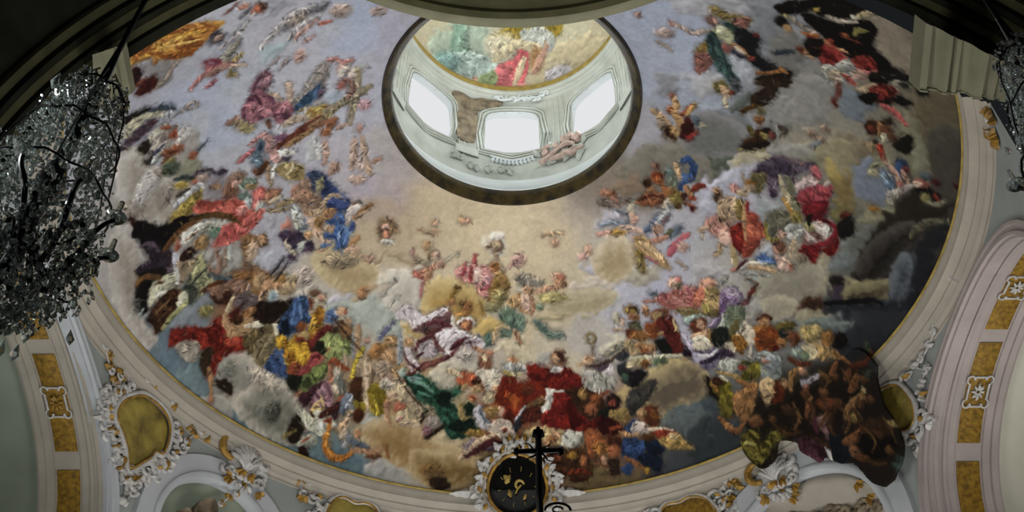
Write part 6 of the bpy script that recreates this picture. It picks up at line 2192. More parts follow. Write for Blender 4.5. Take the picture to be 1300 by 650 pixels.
PANELS = {'west': (153.84, 10.9, [(-0.646, -0.067), (-0.628, 0.132), (-0.535, 0.321), (-0.222, 0.622), (0.097, 0.692), (0.367, 0.647), (0.554, 0.469), (0.615, 0.178), (0.58, -0.117), (0.404, -0.176), (0.359, -0.321), (0.191, -0.556), (-0.001, -0.772), (-0.181, -0.487), (-0.388, -0.3), (-0.565, -0.193)]), 'choirwest': (116.42, 11.37, [(-0.512, -0.166), (-0.447, 0.089), (-0.301, 0.264), (-0.135, 0.297), (0.041, 0.239), (0.237, 0.293), (0.409, 0.264), (0.523, 0.128), (0.463, -0.248), (0.083, -0.658), (-0.359, -0.54)]), 'choireast': (60.57, 11.25, [(-0.595, 0.169), (-0.459, 0.332), (-0.208, 0.314), (-0.014, 0.363), (0.184, 0.316), (0.352, 0.185), (0.461, 0.003), (0.533, -0.182), (0.374, -0.544), (-0.122, -0.666), (-0.499, -0.285)]), 'east': (22.59, 11.06, [(-0.354, 0.535), (-0.065, 0.536), (0.218, 0.356), (0.389, -0.102), (0.312, -0.445), (0.105, -0.511), (-0.183, -0.344), (-0.418, -0.049)])}    # name: azimuth, height, field outline in metres on the wall
plabel = {'west': 'large olive gilt relief panel in white stucco frame above the small arch', 'choirwest': 'gilt panel in scrolled stucco frame between shell cartouche and black medallion',
          'choireast': 'gilt panel in scrolled stucco frame near the falling devils', 'east': 'dim olive panel at the edge of the dark painted devils'}
for nm, (az, z, P) in PANELS.items():
    rnd = random.Random(len(nm) * 7); L = local(az, z); P = spline(P, True, 4); big = nm == 'west'
    t = thing('stucco_cartouche', plabel[nm], 'cartouche', wp(az, z), 'gilt panels in stucco frames around the ring')
    b = MB(); relief(b, L, P, .06); b.build('gilt_field', M['olive' if nm != 'choireast' else 'goldfield'], t)
    b = MB(); frame(b, L, P, .05, .07, 1.09); b.build('stucco_frame', M['stucco'], t)
    b = MB(); frame(b, L, P, .022, .10, 1.0); b.build('gilt_fillet', M['gilt'], t)
    A = np.array(P); m = A.mean(0); ext = A - m; n = len(A)
    b = MB(); g = MB(); step = 2 if big else 3
    zmax = HR - .52 - z
    for i in range(0, n, step):
        e = ext[i]; r = np.linalg.norm(e); a = math.atan2(e[1], e[0]); q = m + e * 1.0 + e / r * .17
        if q[1] > zmax - .02 or abs(q[0]) > 1.15: continue
        scroll(b, L, q[0], q[1], rnd.uniform(.09, .17), a + rnd.uniform(2.2, 3.6), rnd.choice([.8, 1.1]), .03, .07, rnd.choice([-1, 1]))
        leaf(b, L, q[0], q[1], .2, .05, a + rnd.uniform(-.9, .9), .05)
        if rnd.random() < .75:
            q2 = m + e * 1.0 + e / r * .38
            if q2[1] < zmax - .02 and abs(q2[0]) < 1.15: scroll(b, L, q2[0], q2[1], rnd.uniform(.07, .13), rnd.uniform(0, 6), 1., .026, .05, rnd.choice([-1, 1])); leaf(b, L, q2[0], q2[1], .18, .045, rnd.uniform(0, 6), .04)
        if rnd.random() < .62: leaf(g, L, q[0] + rnd.uniform(-.05, .05), min(q[1] + rnd.uniform(-.03, .05), zmax), rnd.uniform(.12, .2), .04, a + rnd.uniform(-1.2, 1.2), .09)
    build_each(b, 'stucco_curl', M['stucco'], t); build_each(g, 'gilt_leaf', M['gilt'], t)
# gilt and stucco garlands in the corner fields
def px_local(): pass
SPRIGS = {'west_climb': (161.78, 11.61, [(-0.431, 0.108, 1.57), (-0.267, -0.003, 1.05), (-0.08, -0.169, 1.75), (0.06, -0.302, 1.22), (0.159, -0.119, 1.05), (0.222, 0.145, 0.87), (0.335, 0.309, 0.52)], 'gilt', 0.15), 'west_ring': (152.24, 11.87, [(-0.494, -0.021, 1.75), (-0.34, -0.015, 0.52), (-0.046, 0.073, 1.05), (0.144, 0.024, 1.05), (0.231, -0.043, -0.35), (0.508, -0.002, 0.35)], 'gilt', 0.15), 'west_twig': (144.57, 11.6, [(-0.17, -0.264, 0.17), (-0.042, -0.044, 1.05), (0.089, 0.108, 0.7), (0.236, 0.069, -0.17), (0.025, 0.124, 1.92), (-0.141, 0.021, 2.09)], 'gilt', 0.11), 'foot_w': (152.12, 9.97, [(0.012, -0.172, 1.4), (-0.131, -0.056, 1.75), (-0.082, 0.163, 1.22), (-0.068, -0.449, 1.75), (0.266, 0.537, 0.35)], 'stucco', 0.16), 'choir_a': (125.02, 11.69, [(0.027, -0.247, -1.4), (-0.043, -0.038, 1.75), (0.003, 0.109, 1.4), (-0.102, 0.105, 1.92), (0.113, 0.078, 1.05)], 'gilt', 0.17), 'choir_b': (53.31, 11.61, [(-0.076, -0.23, -1.75), (0.028, -0.036, 1.4), (-0.011, 0.145, 1.75), (0.094, 0.138, 1.22), (-0.115, 0.15, 2.44), (0.077, -0.147, 0.7)], 'gilt', 0.17), 'east_corner': (-23.66, 11.66, [(0.122, 0.204, 1.05), (0.084, 0.121, 2.09), (0.103, -0.016, 0.35), (0.157, -0.196, -0.35), (-0.26, 0.091, -1.4), (-0.206, -0.18, -1.05)], 'gilt', 0.17), 'east_ring': (2.97, 12.25, [(-0.092, 0.475, 2.79), (-0.042, 0.228, 1.57), (0.191, 0.055, 1.05), (0.238, -0.183, 0.35), (-0.0, -0.063, -1.05), (-0.179, 0.028, -2.09), (0.047, -0.299, -1.4), (-0.167, -0.209, -1.57)], 'stucco', 0.24), 'east_low': (14.92, 11.41, [(0.478, 0.223, 1.57), (0.193, 0.117, 1.05), (-0.049, 0.058, 1.75), (-0.295, 0.067, 1.4), (-0.046, -0.206, 1.05), (-0.28, -0.276, -1.05)], 'stucco', 0.13), 'niche_w': (136.2, 10.87, [(-0.183, -0.337, 0.52), (-0.055, -0.141, 1.05), (0.082, 0.026, 0.35), (0.174, 0.243, 0.7), (-0.018, 0.22, 1.75)], 'gilt', 0.1)}    # key: azimuth, height, list of tuft points (x, y, angle), gilded?
slabel = {'west_climb': 'gilt and white leaf garland climbing beside the big west arch edge', 'west_ring': 'gilded blossoms strung under the moulding ring above the olive panel', 'west_twig': 'pale gilt twig between olive panel and shell cartouche',
          'choir_a': 'upright gilt acanthus spray beside the shell cartouche', 'choir_b': 'upright gilt acanthus spray near the yellow painted drapery', 'east_corner': 'gilt flower tuft under the fluted stucco pier', 'east_ring': 'bushy stucco leaf spray breaking over the ring below the pier', 'east_low': 'thin stucco vine running down the east corner field',
          'niche_w': 'stray gilt leaves hanging in the small west niche', 'foot_w': 'stucco leaf strand beneath the large olive panel'}
for nm, (az, z, T, gilt, ln) in SPRIGS.items():
    rnd = random.Random(nm); L = local(az, z)
    t = thing('stucco_spray', slabel[nm], 'ornament', wp(az, z), 'leaf sprays on the rotunda wall')
    dd = .13 if nm in ('east_ring', 'west_ring') else .05
    b = MB(); tufts(b, L, T, rnd, ln, ln * .3, 5, dd); build_each(b, 'leaf', M[gilt], t)
    if len(T) > 1:
        b = MB(); P = [L(x, y, dd) for x, y, _ in T]; b.tube(P, .018, 6); b.build('stem', M['stucco'], t)
        b = MB()
        for x, y, a in T[::2]: scroll(b, L, x, y, ln * .55, a + 2, .9, .02, dd + .03, 1)
        build_each(b, 'curl', M['stucco'], t)
# shell cartouches on the crowns of the small arches
for az, z, R, lab, rot in ((135.4, 11.62, .36, 'white stucco shell cartouche with gilt curl above the west niche', .1), (45.6, 11.45, .34, 'stucco shell under the yellow painted drapery above the east niche', -.1)):
    L = local(az, z); rnd = random.Random(3)
    t = thing('shell_cartouche', lab, 'cartouche', wp(az, z), 'shell cartouches over the small arches')
    b = MB()
    for q in range(9):
        a = PI / 2 + rot + (q - 4) * .26
        b.tube([L(-.0 + R * f * math.cos(a) * (1 + .1 * f), -R * .8 + R * 1.7 * f * math.sin(a), .14 + .12 * math.sin(PI * f)) for f in (0, .3, .6, .85, 1)], [.02, .035, .05, .055, .03], 7)
    build_each(b, 'shell_rib', M['stucco'], t)
    b = MB(); relief(b, L, [(R * 1.0 * math.cos(a), R * 1.15 * math.sin(a)) for a in np.linspace(0, 2 * PI, 24)[:-1]], .12); b.build('backing', M['stucco'], t)
    b = MB(); scroll(b, L, -R * 1.0, R * .35, R * .75, -1.4, .62, .05, .14, -1, 26, .7); leaf(b, L, R * .5, R * 1.15, .22, .06, 1.2, .15); leaf(b, L, R * .65, R * 1.1, .2, .05, .5, .15); build_each(b, 'gilt_curl', M['gilt'], t)
    b = MB()
    for q in range(9): scroll(b, L, (q - 4) * R * .27, -R * 1.05 + rnd.uniform(-.06, .06), R * rnd.uniform(.2, .34), rnd.uniform(0, 6), 1.0, .028, .13, rnd.choice([-1, 1]))
    scroll(b, L, R * 1.15, R * .2, R * .5, 2, .8, .05, .12, 1); scroll(b, L, R * 1.1, -R * .6, R * .4, 3, .8, .045, .1, -1)
    tufts(b, L, [(-R * .2, -R * 1.35, -1.9), (R * .3, -R * 1.4, -1.2)], rnd, .2, .05)
    build_each(b, 'stucco_curl', M['stucco'], t)
    b = MB(); tufts(b, L, [(-R * .1, -R * .75, -1.6), (R * .35, -R * .8, -1.0), (-R * .7, -R * 1.5, -2.6), (R * 1.0, -R * 1.6, -.8)], rnd, .17, .045, 4, .17); build_each(b, 'gilt_leaf', M['gilt'], t)
# black medallion with its stucco wreath at the foot of the fresco
az, z = 89.03, 12.12; L0 = local(az, z)
L = lambda x, y, d=0.: L0(x, y, d + .46 + .44 * max(0., y))
t = thing('medallion', 'round black medallion with gold emblem in a white stucco wreath', 'medallion', wp(az, z, .3))
b = MB(); R = .63
circ = [(R * math.cos(a), R * math.sin(a)) for a in np.linspace(0, 2 * PI, 49)[:-1]]
relief(b, L, circ, .05, .03); b.build('black_disc', M['black'], t)
b = MB(); frame(b, L, circ, .034, .07, 1.05); b.build('gilt_rim', M['gilt'], t)
b = MB(); frame(b, L, circ, .035, .05, 1.2); b.build('stucco_rim', M['cream'], t)
b = MB()
leaf(b, L, -.28, .1, .2, .06, .9, .1); leaf(b, L, -.18, .16, .16, .06, 2.6, .1); leaf(b, L, -.14, -.2, .2, .05, 1.9, .1); leaf(b, L, .13, -.26, .14, .035, 1.0, .1)
scroll(b, L, .03, .05, .12, .2, .8, .022, .1, 1); b.tube([L(-.04, -.12, .1), L(0, -.02, .11), L(.08, .06, .1)], .02, 6)
for q in range(10):
    a = q * PI / 5 + .1; b.tube([L(.38 * math.cos(a), .34 * math.sin(a), .075), L(.44 * math.cos(a), .44 * math.sin(a), .075)], .006, 4)
build_each(b, 'emblem_stroke', M['giltlip'], t)
rnd = random.Random(11); b = MB(); g = MB()
for q in range(22):
    a = -.5 + (PI + 1.0) * q / 21; rr = .83 + .05 * math.sin(q * 2.1)
    scroll(b, L, rr * math.cos(a), rr * math.sin(a), rnd.uniform(.09, .16), a + rnd.uniform(1.5, 4), rnd.choice([.8, 1.1]), .036, .03, rnd.choice([-1, 1]))
    leaf(b, L, rr * math.cos(a), rr * math.sin(a), .22, .07, a + rnd.uniform(-1, 1), .02)
    if q % 2: leaf(g, L, (rr - .08) * math.cos(a), (rr - .08) * math.sin(a), .17, .05, a + rnd.uniform(-1.3, 1.3), .08)
for sx in (-1, 1):
    leaf(b, L, sx * .9, -.05, .6, .1, PI / 2 - sx * (PI / 2 + .12), -.02); scroll(b, L, sx * .95, .02, .14, 1, .9, .05, .0, sx)
for q in range(5): leaf(b, L, -.24 + .12 * q, .84, .22, .055, PI / 2 + (2 - q) * .25, .02); 
for q in range(3): leaf(g, L, -.14 + .14 * q, .9, .2, .05, PI / 2 + (1 - q) * .3, .05)
build_each(b, 'wreath_curl', M['stucco'], t); build_each(g, 'gilt_leaf', M['gilt'], t)
# stucco drapery inside the east niche
az, z = 43.0, 9.45; L = local(az, z)
t = thing('stucco_canopy', 'cream stucco canopy roll with frilled hem inside the east niche', 'ornament', wp(az, z, -.3))
b = MB(); rows = []
hem = lambda x: 1.2 - .36 * x + .035 * math.sin(x * 8)
for i in range(41):
    x = -.75 + 2.3 * i / 40; yt = math.sqrt(max(.02, 1.66 ** 2 - x * x)); yb = min(hem(x), yt - .02)
    rows.append([L(x, yb + (yt - yb) * q, -.12 - .55 * (1 - q) ** 1.5 + .22 * math.sin(PI * q)) for q in np.linspace(0, 1, 10)])
b.grid(rows); b.build('canopy_roll', M['cream'], t)
b = MB(); rnd = random.Random(4)
for i in range(15):
    x = -.45 + .125 * i; scroll(b, L, x, hem(x) - rnd.uniform(.05, .2), rnd.uniform(.08, .14), rnd.uniform(0, 6), 1., .035, -.45, rnd.choice([-1, 1]))
b.tube([L(x, hem(x), -.6) for x in np.linspace(-.6, 1.35, 20)], .035, 6)
build_each(b, 'hem_curl', M['brown'], t)
b = MB(); tufts(b, L, [(-.35, 1.5, .4), (-.2, 1.42, -.5), (1.2, .95, -.9), (1.35, .6, -1.0)], rnd, .2, .045, 4, .0); build_each(b, 'gilt_leaf', M['gilt'], t)
# painted cloud figures in the west niche
az, z = 137.5, 9.78; L = local(az, z)
t = thing('niche_relief', 'brown cloud shaped relief in the small grey west niche', 'ornament', wp(az, z, -.6))
b = MB(); relief(b, L, spline([(-.42, .55), (-.3, .78), (-.12, .86), (.0, .7), (.02, .45), (-.1, .2), (-.3, .25)], True, 4), -.25); b.build('cloud', M['brown'], t)
b = MB(); relief(b, L, spline([(-.8, .2), (-.62, .42), (-.5, .4), (-.4, .2), (-.55, .0)], True, 4), -.25); b.build('cloud', M['brown'], t)

# ================================================================ lantern
b = MB(); b.lathe([(2.475, 16.19), (2.44, 16.10), (2.40, 16.13), (2.37, 16.19), (2.31, 16.24), (2.275, 16.33), (2.28, 16.39), (2.40, 16.42), (2.5, 16.32)], n=120, closed_prof=True)
t = b.build('lantern_rim', M['darkgilt']); t['label'] = 'dark backlit gilt rim around the oval lantern opening'; t['category'] = 'rim'
b = MB(); b.lathe([(2.29, 16.385), (2.33, 16.48), (2.36, 16.5), (2.36, 16.58), (2.39, 16.6), (2.39, 16.66), (2.44, 16.7), (2.45, 16.8), (2.5, 16.84), (2.5, 16.9), (2.56, 16.98), (2.58, 17.1), (2.6, 17.12)], n=120)
struct(b.build('trim_9', M['lantern2']), 'white stepped moulding inside the lantern opening')
WZ0, WZ1, WH = 18.12, 19.62, .62
def win_out(n=10, g=0.):
    """outline of a lantern window: (offset along the wall, height)"""
    h = WH + g; P = [(-h, WZ0 - g), (h, WZ0 - g), (h, WZ1 - .42)]
    P += [(h * math.cos(a), WZ1 - .42 + (.42 + g) * math.sin(a) ** .8) for a in np.linspace(0, PI, 14)[1:-1]]
    return P + [(-h, WZ1 - .42)]
def in_win(s, z):
    if abs(s) > WH or z < WZ0: return False
    if z < WZ1 - .42: return True
    q = 1 - (s / WH) ** 2
    return z < WZ1 - .42 + .42 * max(0, q) ** .4
RL = 2.6
def lp(az, z, d=0.):
    t = math.radians(az); r = RL - d
    return (r * math.cos(t), r * math.sin(t), z)
b = MB(); na, nz_ = 480, 90; vs = [lp(360 * i / na, 17.1 + 3.35 * j / nz_) for i in range(na) for j in range(nz_ + 1)]; fs = []
for i in range(na):
    for j in range(nz_):
        az = 360 * (i + .5) / na; z = 17.1 + 3.35 * (j + .5) / nz_; da = (az % 45) - (45 if az % 45 > 22.5 else 0)
        if not in_win(math.radians(da) * RL, z):
            a, c = i * (nz_ + 1) + j, ((i + 1) % na) * (nz_ + 1) + j; fs.append((a, c, c + 1, a + 1))
b.add(vs, fs); struct(b.build('wall_lantern', M['lantern']), 'pale green stucco drum of the lantern')
for q in range(8):
    az = 45 * q
    if az == 270: continue
    P = spline(win_out(), True, 2); f = lambda s, z, d: lp(az - math.degrees(s / RL), z, d)
    w = bpy.data.objects.new('window_%d' % (q + 1), None); COL.objects.link(w); w.location = lp(az, 18.8); w.matrix_world = __import__('mathutils').Matrix.Translation(w.location)
    struct(w, 'bright round headed lantern window')
    b = MB(); b.grid([[f(s * 1.0, z, 0.03), f(s * 1.02, z, -.0), f(s * .99, z, -.12), f(s * .98, z, -.16)] for s, z in P], True); b.build('reveal', M['lantern2'], w)
    b = MB(); m = 18.8
    for gsc, wd, dp in ((1.09, .03, .02), (1.2, .028, .02), (1.28, .018, .01)):
        b.tube([f(s * gsc, m + (z - m) * (gsc if z > m else gsc * .97), dp) for s, z in P], wd, 7, True)
    b.build('frame', M['lantern'], w)
    b = MB(); Pp = [f(s * 1.02, m + (z - m) * 1.02, -.15) for s, z in P]; Pb = [f(s * 1.02, m + (z - m) * 1.02, -.17) for s, z in P]; n = len(Pp)
    b.add(Pp + Pb, [tuple(range(n)), tuple(range(2 * n - 1, n - 1, -1))] + [(i, (i + 1) % n, n + (i + 1) % n, n + i) for i in range(n)]); b.build('pane', M['pane'], w, False)
# pilaster strips, cornice of the lantern
b = MB()
for q in range(8):
    for da in (-4.2, -1.4, 1.4, 4.2):
        b.tube([lp(22.5 + 45 * q + da, z, .0) for z in (17.9, 18.8, 19.9)], .022, 6)
    b.grid([[lp(22.5 + 45 * q + da, z, .04 if abs(da) < 6 else 0) for da in (-6.1, -5.9, 5.9, 6.1)] for z in (17.75, 17.8, 17.95, 18.0)])
struct(b.build('trim_10', M['lantern']), 'fluted strips between the lantern windows')
b = MB(); b.lathe([(2.6, 19.98), (2.54, 20.02), (2.54, 20.08), (2.5, 20.1), (2.5, 20.2), (2.46, 20.24), (2.46, 20.3), (2.6, 20.34)], n=120); struct(b.build('trim_11', M['lantern']), 'pale moulding above the lantern windows')
b = MB(); b.lathe([(2.54 + .10 * math.cos(a), 20.40 + .15 * math.sin(a)) for a in np.linspace(0, 2*PI, 9)[:-1]], n=120, closed_prof=True); struct(b.build('trim_12', M['giltlip']), 'gilded ring at the foot of the lantern cupola')
CR, CZ = 2.636, 19.964
cc = paint(CUPOLA, 4.6, .01, .55, .017, 700); cc.a = tone(cc.a, .95, 1.0)
ph = np.linspace(.02, math.asin(2.6 / CR) , 130)[None]; th = np.radians(np.linspace(0, 360, 421))[:, None]
XYZ = np.stack([CR * np.sin(ph) * np.cos(th), CR * np.sin(ph) * np.sin(th), CZ + CR * np.cos(ph) + 0 * th], -1)
RGB = np.clip(to_lin(sample(cc, 4.6, .01, CR * ph * np.cos(th), CR * ph * np.sin(th))) / 0.8, 0, .92)
cup = painted_mesh('cupola_fresco', XYZ, RGB, np.ones((420, 129), bool), PIG)
cup['label'] = 'small pale fresco of angels in the cupola above the lantern windows'; cup['category'] = 'fresco'
# stucco in the lantern
def lloc(az0, z0): return lambda x, y, d=0.: lp(az0 - math.degrees(x / RL), z0 + y, d)
rnd = random.Random(8)
L = lloc(64, 17.75); t = thing('angel_relief', 'pinkish stucco cluster of angels below the lantern windows', 'relief', lp(64, 17.75))
b = MB(); body = [((-.55, -.25), (-.3, -.1), (-.1, .1)), ((-.1, .1), (.1, .18), (.3, .05)), ((.1, .18), (.15, .35), (.0, .45)), ((-.3, -.2), (.0, -.2), (.35, -.1)), ((.25, .2), (.4, .3), (.5, .15)), ((-.35, .05), (-.45, .2), (-.3, .3)), ((.0, -.1), (.25, -.25), (.5, -.2))]
for P in body: b.tube([L(x, y, .1) for x, y in P], [.05, .075, .04], 7)
build_each(b, 'limb', M['pinkst'], t)
b = MB()
for x, y in ((.02, .3), (-.15, .2), (.38, .15), (-.42, .02), (.2, .38)): relief(b, lambda u, v, d=0: L(x + u, y + v, d + .08), [(.075 * math.cos(a), .09 * math.sin(a)) for a in np.linspace(0, 2*PI, 13)[:-1]], .07)
build_each(b, 'head', M['pinkst'], t)
b = MB()
for q in range(16): leaf(b, L, rnd.uniform(-.6, .5), rnd.uniform(-.3, .3), .3, .08, rnd.uniform(0, 6), .04)
build_each(b, 'cloud_puff', M['lantern'], t)
L = lloc(90, 17.86); t = thing('festoon', 'pale stucco festoon under the middle lantern window', 'ornament', lp(90, 17.86)); b = MB()
for q in range(11):
    x = -.42 + .084 * q; leaf(b, L, x, -.02 - .1 * math.cos(x * 3.6), .13, .04, -1.2 + x, .03)
b.tube([L(x, .02 - .1 * math.cos(x * 3.6), .03) for x in np.linspace(-.48, .48, 14)], .03, 6); b.build('swag', M['lantern2'], t)
L = lloc(113, 17.5); t = thing('flower_relief', 'small white stucco flower branch below the brown painted cloud', 'ornament', lp(113, 17.5)); b = MB()
tufts(b, L, [(-.15, .0, 1.5), (-.2, .05, 2.4), (.05, -.12, .3), (.2, -.14, .2), (.45, -.1, 0), (.75, -.08, .2), (.95, -.1, .1)], rnd, .16, .04); build_each(b, 'petal', M['lantern'], t)
L = lloc(113, 19.0); t = thing('painted_cloud', 'brown painted cloud spilling between two lantern windows', 'relief', lp(113, 19)); b = MB()
relief(b, L, spline([(-.2, -.75), (-.26, -.2), (-.28, .4), (-.42, .85), (-.2, 1.0), (.1, .9), (.36, 1.05), (.8, 1.02), (.75, .8), (.3, .72), (.24, .3), (.24, -.3), (.16, -.75)], True, 4), .05); b.build('cloud', M['brown'], t)
L = lloc(86, 20.0); t = thing('stucco_crest', 'white stucco crest on the lantern cornice below the red robed angel', 'ornament', lp(86, 20)); b = MB()
for q in range(13): scroll(b, L, -.55 + .1 * q, rnd.uniform(-.1, .1), rnd.uniform(.06, .1), rnd.uniform(0, 6), 1, .025, .1, rnd.choice([-1, 1]))
build_each(b, 'crest_curl', M['lantern2'], t)

# ================================================================ near arch of the nave, dim against the light
AX, AZc, AR, AY = .66, 8.85, 6.62, -3.75
def near_rows(prof, a0, a1, n=110):
    return [[(AX + (AR + dr) * math.cos(a), AY - t, AZc + (AR + dr) * math.sin(a)) for t, dr in prof] for a in np.linspace(a0, a1, n + 1)]
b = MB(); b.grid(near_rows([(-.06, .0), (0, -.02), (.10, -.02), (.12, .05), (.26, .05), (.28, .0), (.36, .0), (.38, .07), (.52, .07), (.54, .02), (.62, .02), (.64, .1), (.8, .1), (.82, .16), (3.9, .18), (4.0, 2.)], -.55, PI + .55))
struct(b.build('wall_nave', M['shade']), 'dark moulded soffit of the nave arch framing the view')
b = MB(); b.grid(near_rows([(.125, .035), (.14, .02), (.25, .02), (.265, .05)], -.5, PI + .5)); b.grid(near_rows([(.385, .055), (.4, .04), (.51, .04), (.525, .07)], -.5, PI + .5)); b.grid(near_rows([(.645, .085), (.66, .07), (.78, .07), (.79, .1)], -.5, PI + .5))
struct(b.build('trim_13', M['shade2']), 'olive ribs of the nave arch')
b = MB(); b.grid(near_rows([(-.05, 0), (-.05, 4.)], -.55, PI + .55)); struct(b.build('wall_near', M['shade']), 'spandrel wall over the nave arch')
# round cornice of the nave ceiling that dips into the top of the view
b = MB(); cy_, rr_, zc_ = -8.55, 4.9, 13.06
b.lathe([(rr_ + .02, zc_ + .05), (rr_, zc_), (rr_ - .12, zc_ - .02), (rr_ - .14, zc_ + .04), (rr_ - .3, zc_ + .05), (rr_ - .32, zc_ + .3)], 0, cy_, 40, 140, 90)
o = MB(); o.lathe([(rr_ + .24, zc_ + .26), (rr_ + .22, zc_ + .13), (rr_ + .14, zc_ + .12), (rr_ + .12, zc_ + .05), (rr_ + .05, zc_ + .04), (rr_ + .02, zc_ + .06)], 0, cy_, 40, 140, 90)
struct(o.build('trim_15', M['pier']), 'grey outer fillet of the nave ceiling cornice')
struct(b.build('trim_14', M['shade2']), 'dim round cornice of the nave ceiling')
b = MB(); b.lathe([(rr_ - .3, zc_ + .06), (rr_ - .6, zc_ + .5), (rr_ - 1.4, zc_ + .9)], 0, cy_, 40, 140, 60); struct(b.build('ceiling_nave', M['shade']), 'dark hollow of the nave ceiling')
# stucco piers where the ring meets the nave arch
def pier(A, B, C, D, prof, back):
    """A-B lower edge, D-C upper edge; prof: (fraction along, depth towards the nave)"""
    A, B, C, D = [np.array(q, float) for q in (A, B, C, D)]; dn = np.array([0, -.25, -.97])
    lo = [A + (B - A) * f + dn * d for f, d in prof]; hi = [D + (C - D) * f + dn * d for f, d in prof]
    b = MB(); b.grid([hi, lo, [A + (B - A) * f - dn * back for f, d in prof]])
    b.grid([[lo[0], hi[0]], [A - dn * back, D - dn * back]]); b.grid([[lo[-1], hi[-1]], [B - dn * back, C - dn * back]])
    return b, lo, hi
t = thing('fluted_pier', 'fluted grey stucco pier where the ring meets the nave arch', 'pier', (5.7, -3.7, 11.0))
prof = [(0, .0), (.0, .12), (.08, .13), (.09, .05), (.15, .0), (.24, .01), (.26, .12), (.32, .13), (.34, .03), (.38, .0), (.39, .08), (.44, .08), (.45, .0), (.56, -.05), (.60, -.04), (.62, .11), (.72, .15), (.74, .04), (.8, .0), (.82, .1), (.87, .11), (.88, .0), (.93, .02), (.94, .12), (1, .13), (1, 0)]
b, lo, hi = pier((5.47, -3.4, 11.67), (6.53, -3.4, 11.43), (6.16, -4.3, 10.86), (5.38, -4.3, 11.9), prof, .3)
b.build('fluted_shaft', M['pier'], t)
b = MB(); b.tube([q + np.array([0, -.02, -.01]) for q in lo[1:-1]], .018, 6); b.build('base_fillet', M['pier'], t)
t = thing('plain_pier', 'plain grey green pier end with a black panel for a shaded hollow beside the chandelier', 'pier', (-5.1, -3.7, 10.8))
b, lo, hi = pier((-5.47, -3.4, 11.14), (-5.11, -3.4, 11.56), (-4.94, -4.3, 11.32), (-5.24, -4.3, 11.10), [(0, 0), (0, .05), (.3, .06), (.72, .05), (.74, .01), (.8, .01), (.82, .06), (1, .05), (1, 0)], .14)
b.build('pier_block', M['pier'], t, False)
Q = [np.array(q) for q in ((-5.42, -3.46, 11.36), (-5.14, -3.46, 11.45), (-5.04, -3.44, 11.16), (-5.30, -3.44, 11.06))]
b = MB(); b.tube(Q, .022, 6, True); b.build('hollow_edge', M['pier'], t)
b = MB(); bk = np.array([0, .02, 0]); b.add(Q + [q + bk for q in Q], [(0, 1, 2, 3), (7, 6, 5, 4), (0, 4, 5, 1), (1, 5, 6, 2), (2, 6, 7, 3), (3, 7, 4, 0)]); b.build('hollow_shade_panel', M['black'], t, False)  # flat black panel stands in for the shade inside the opening

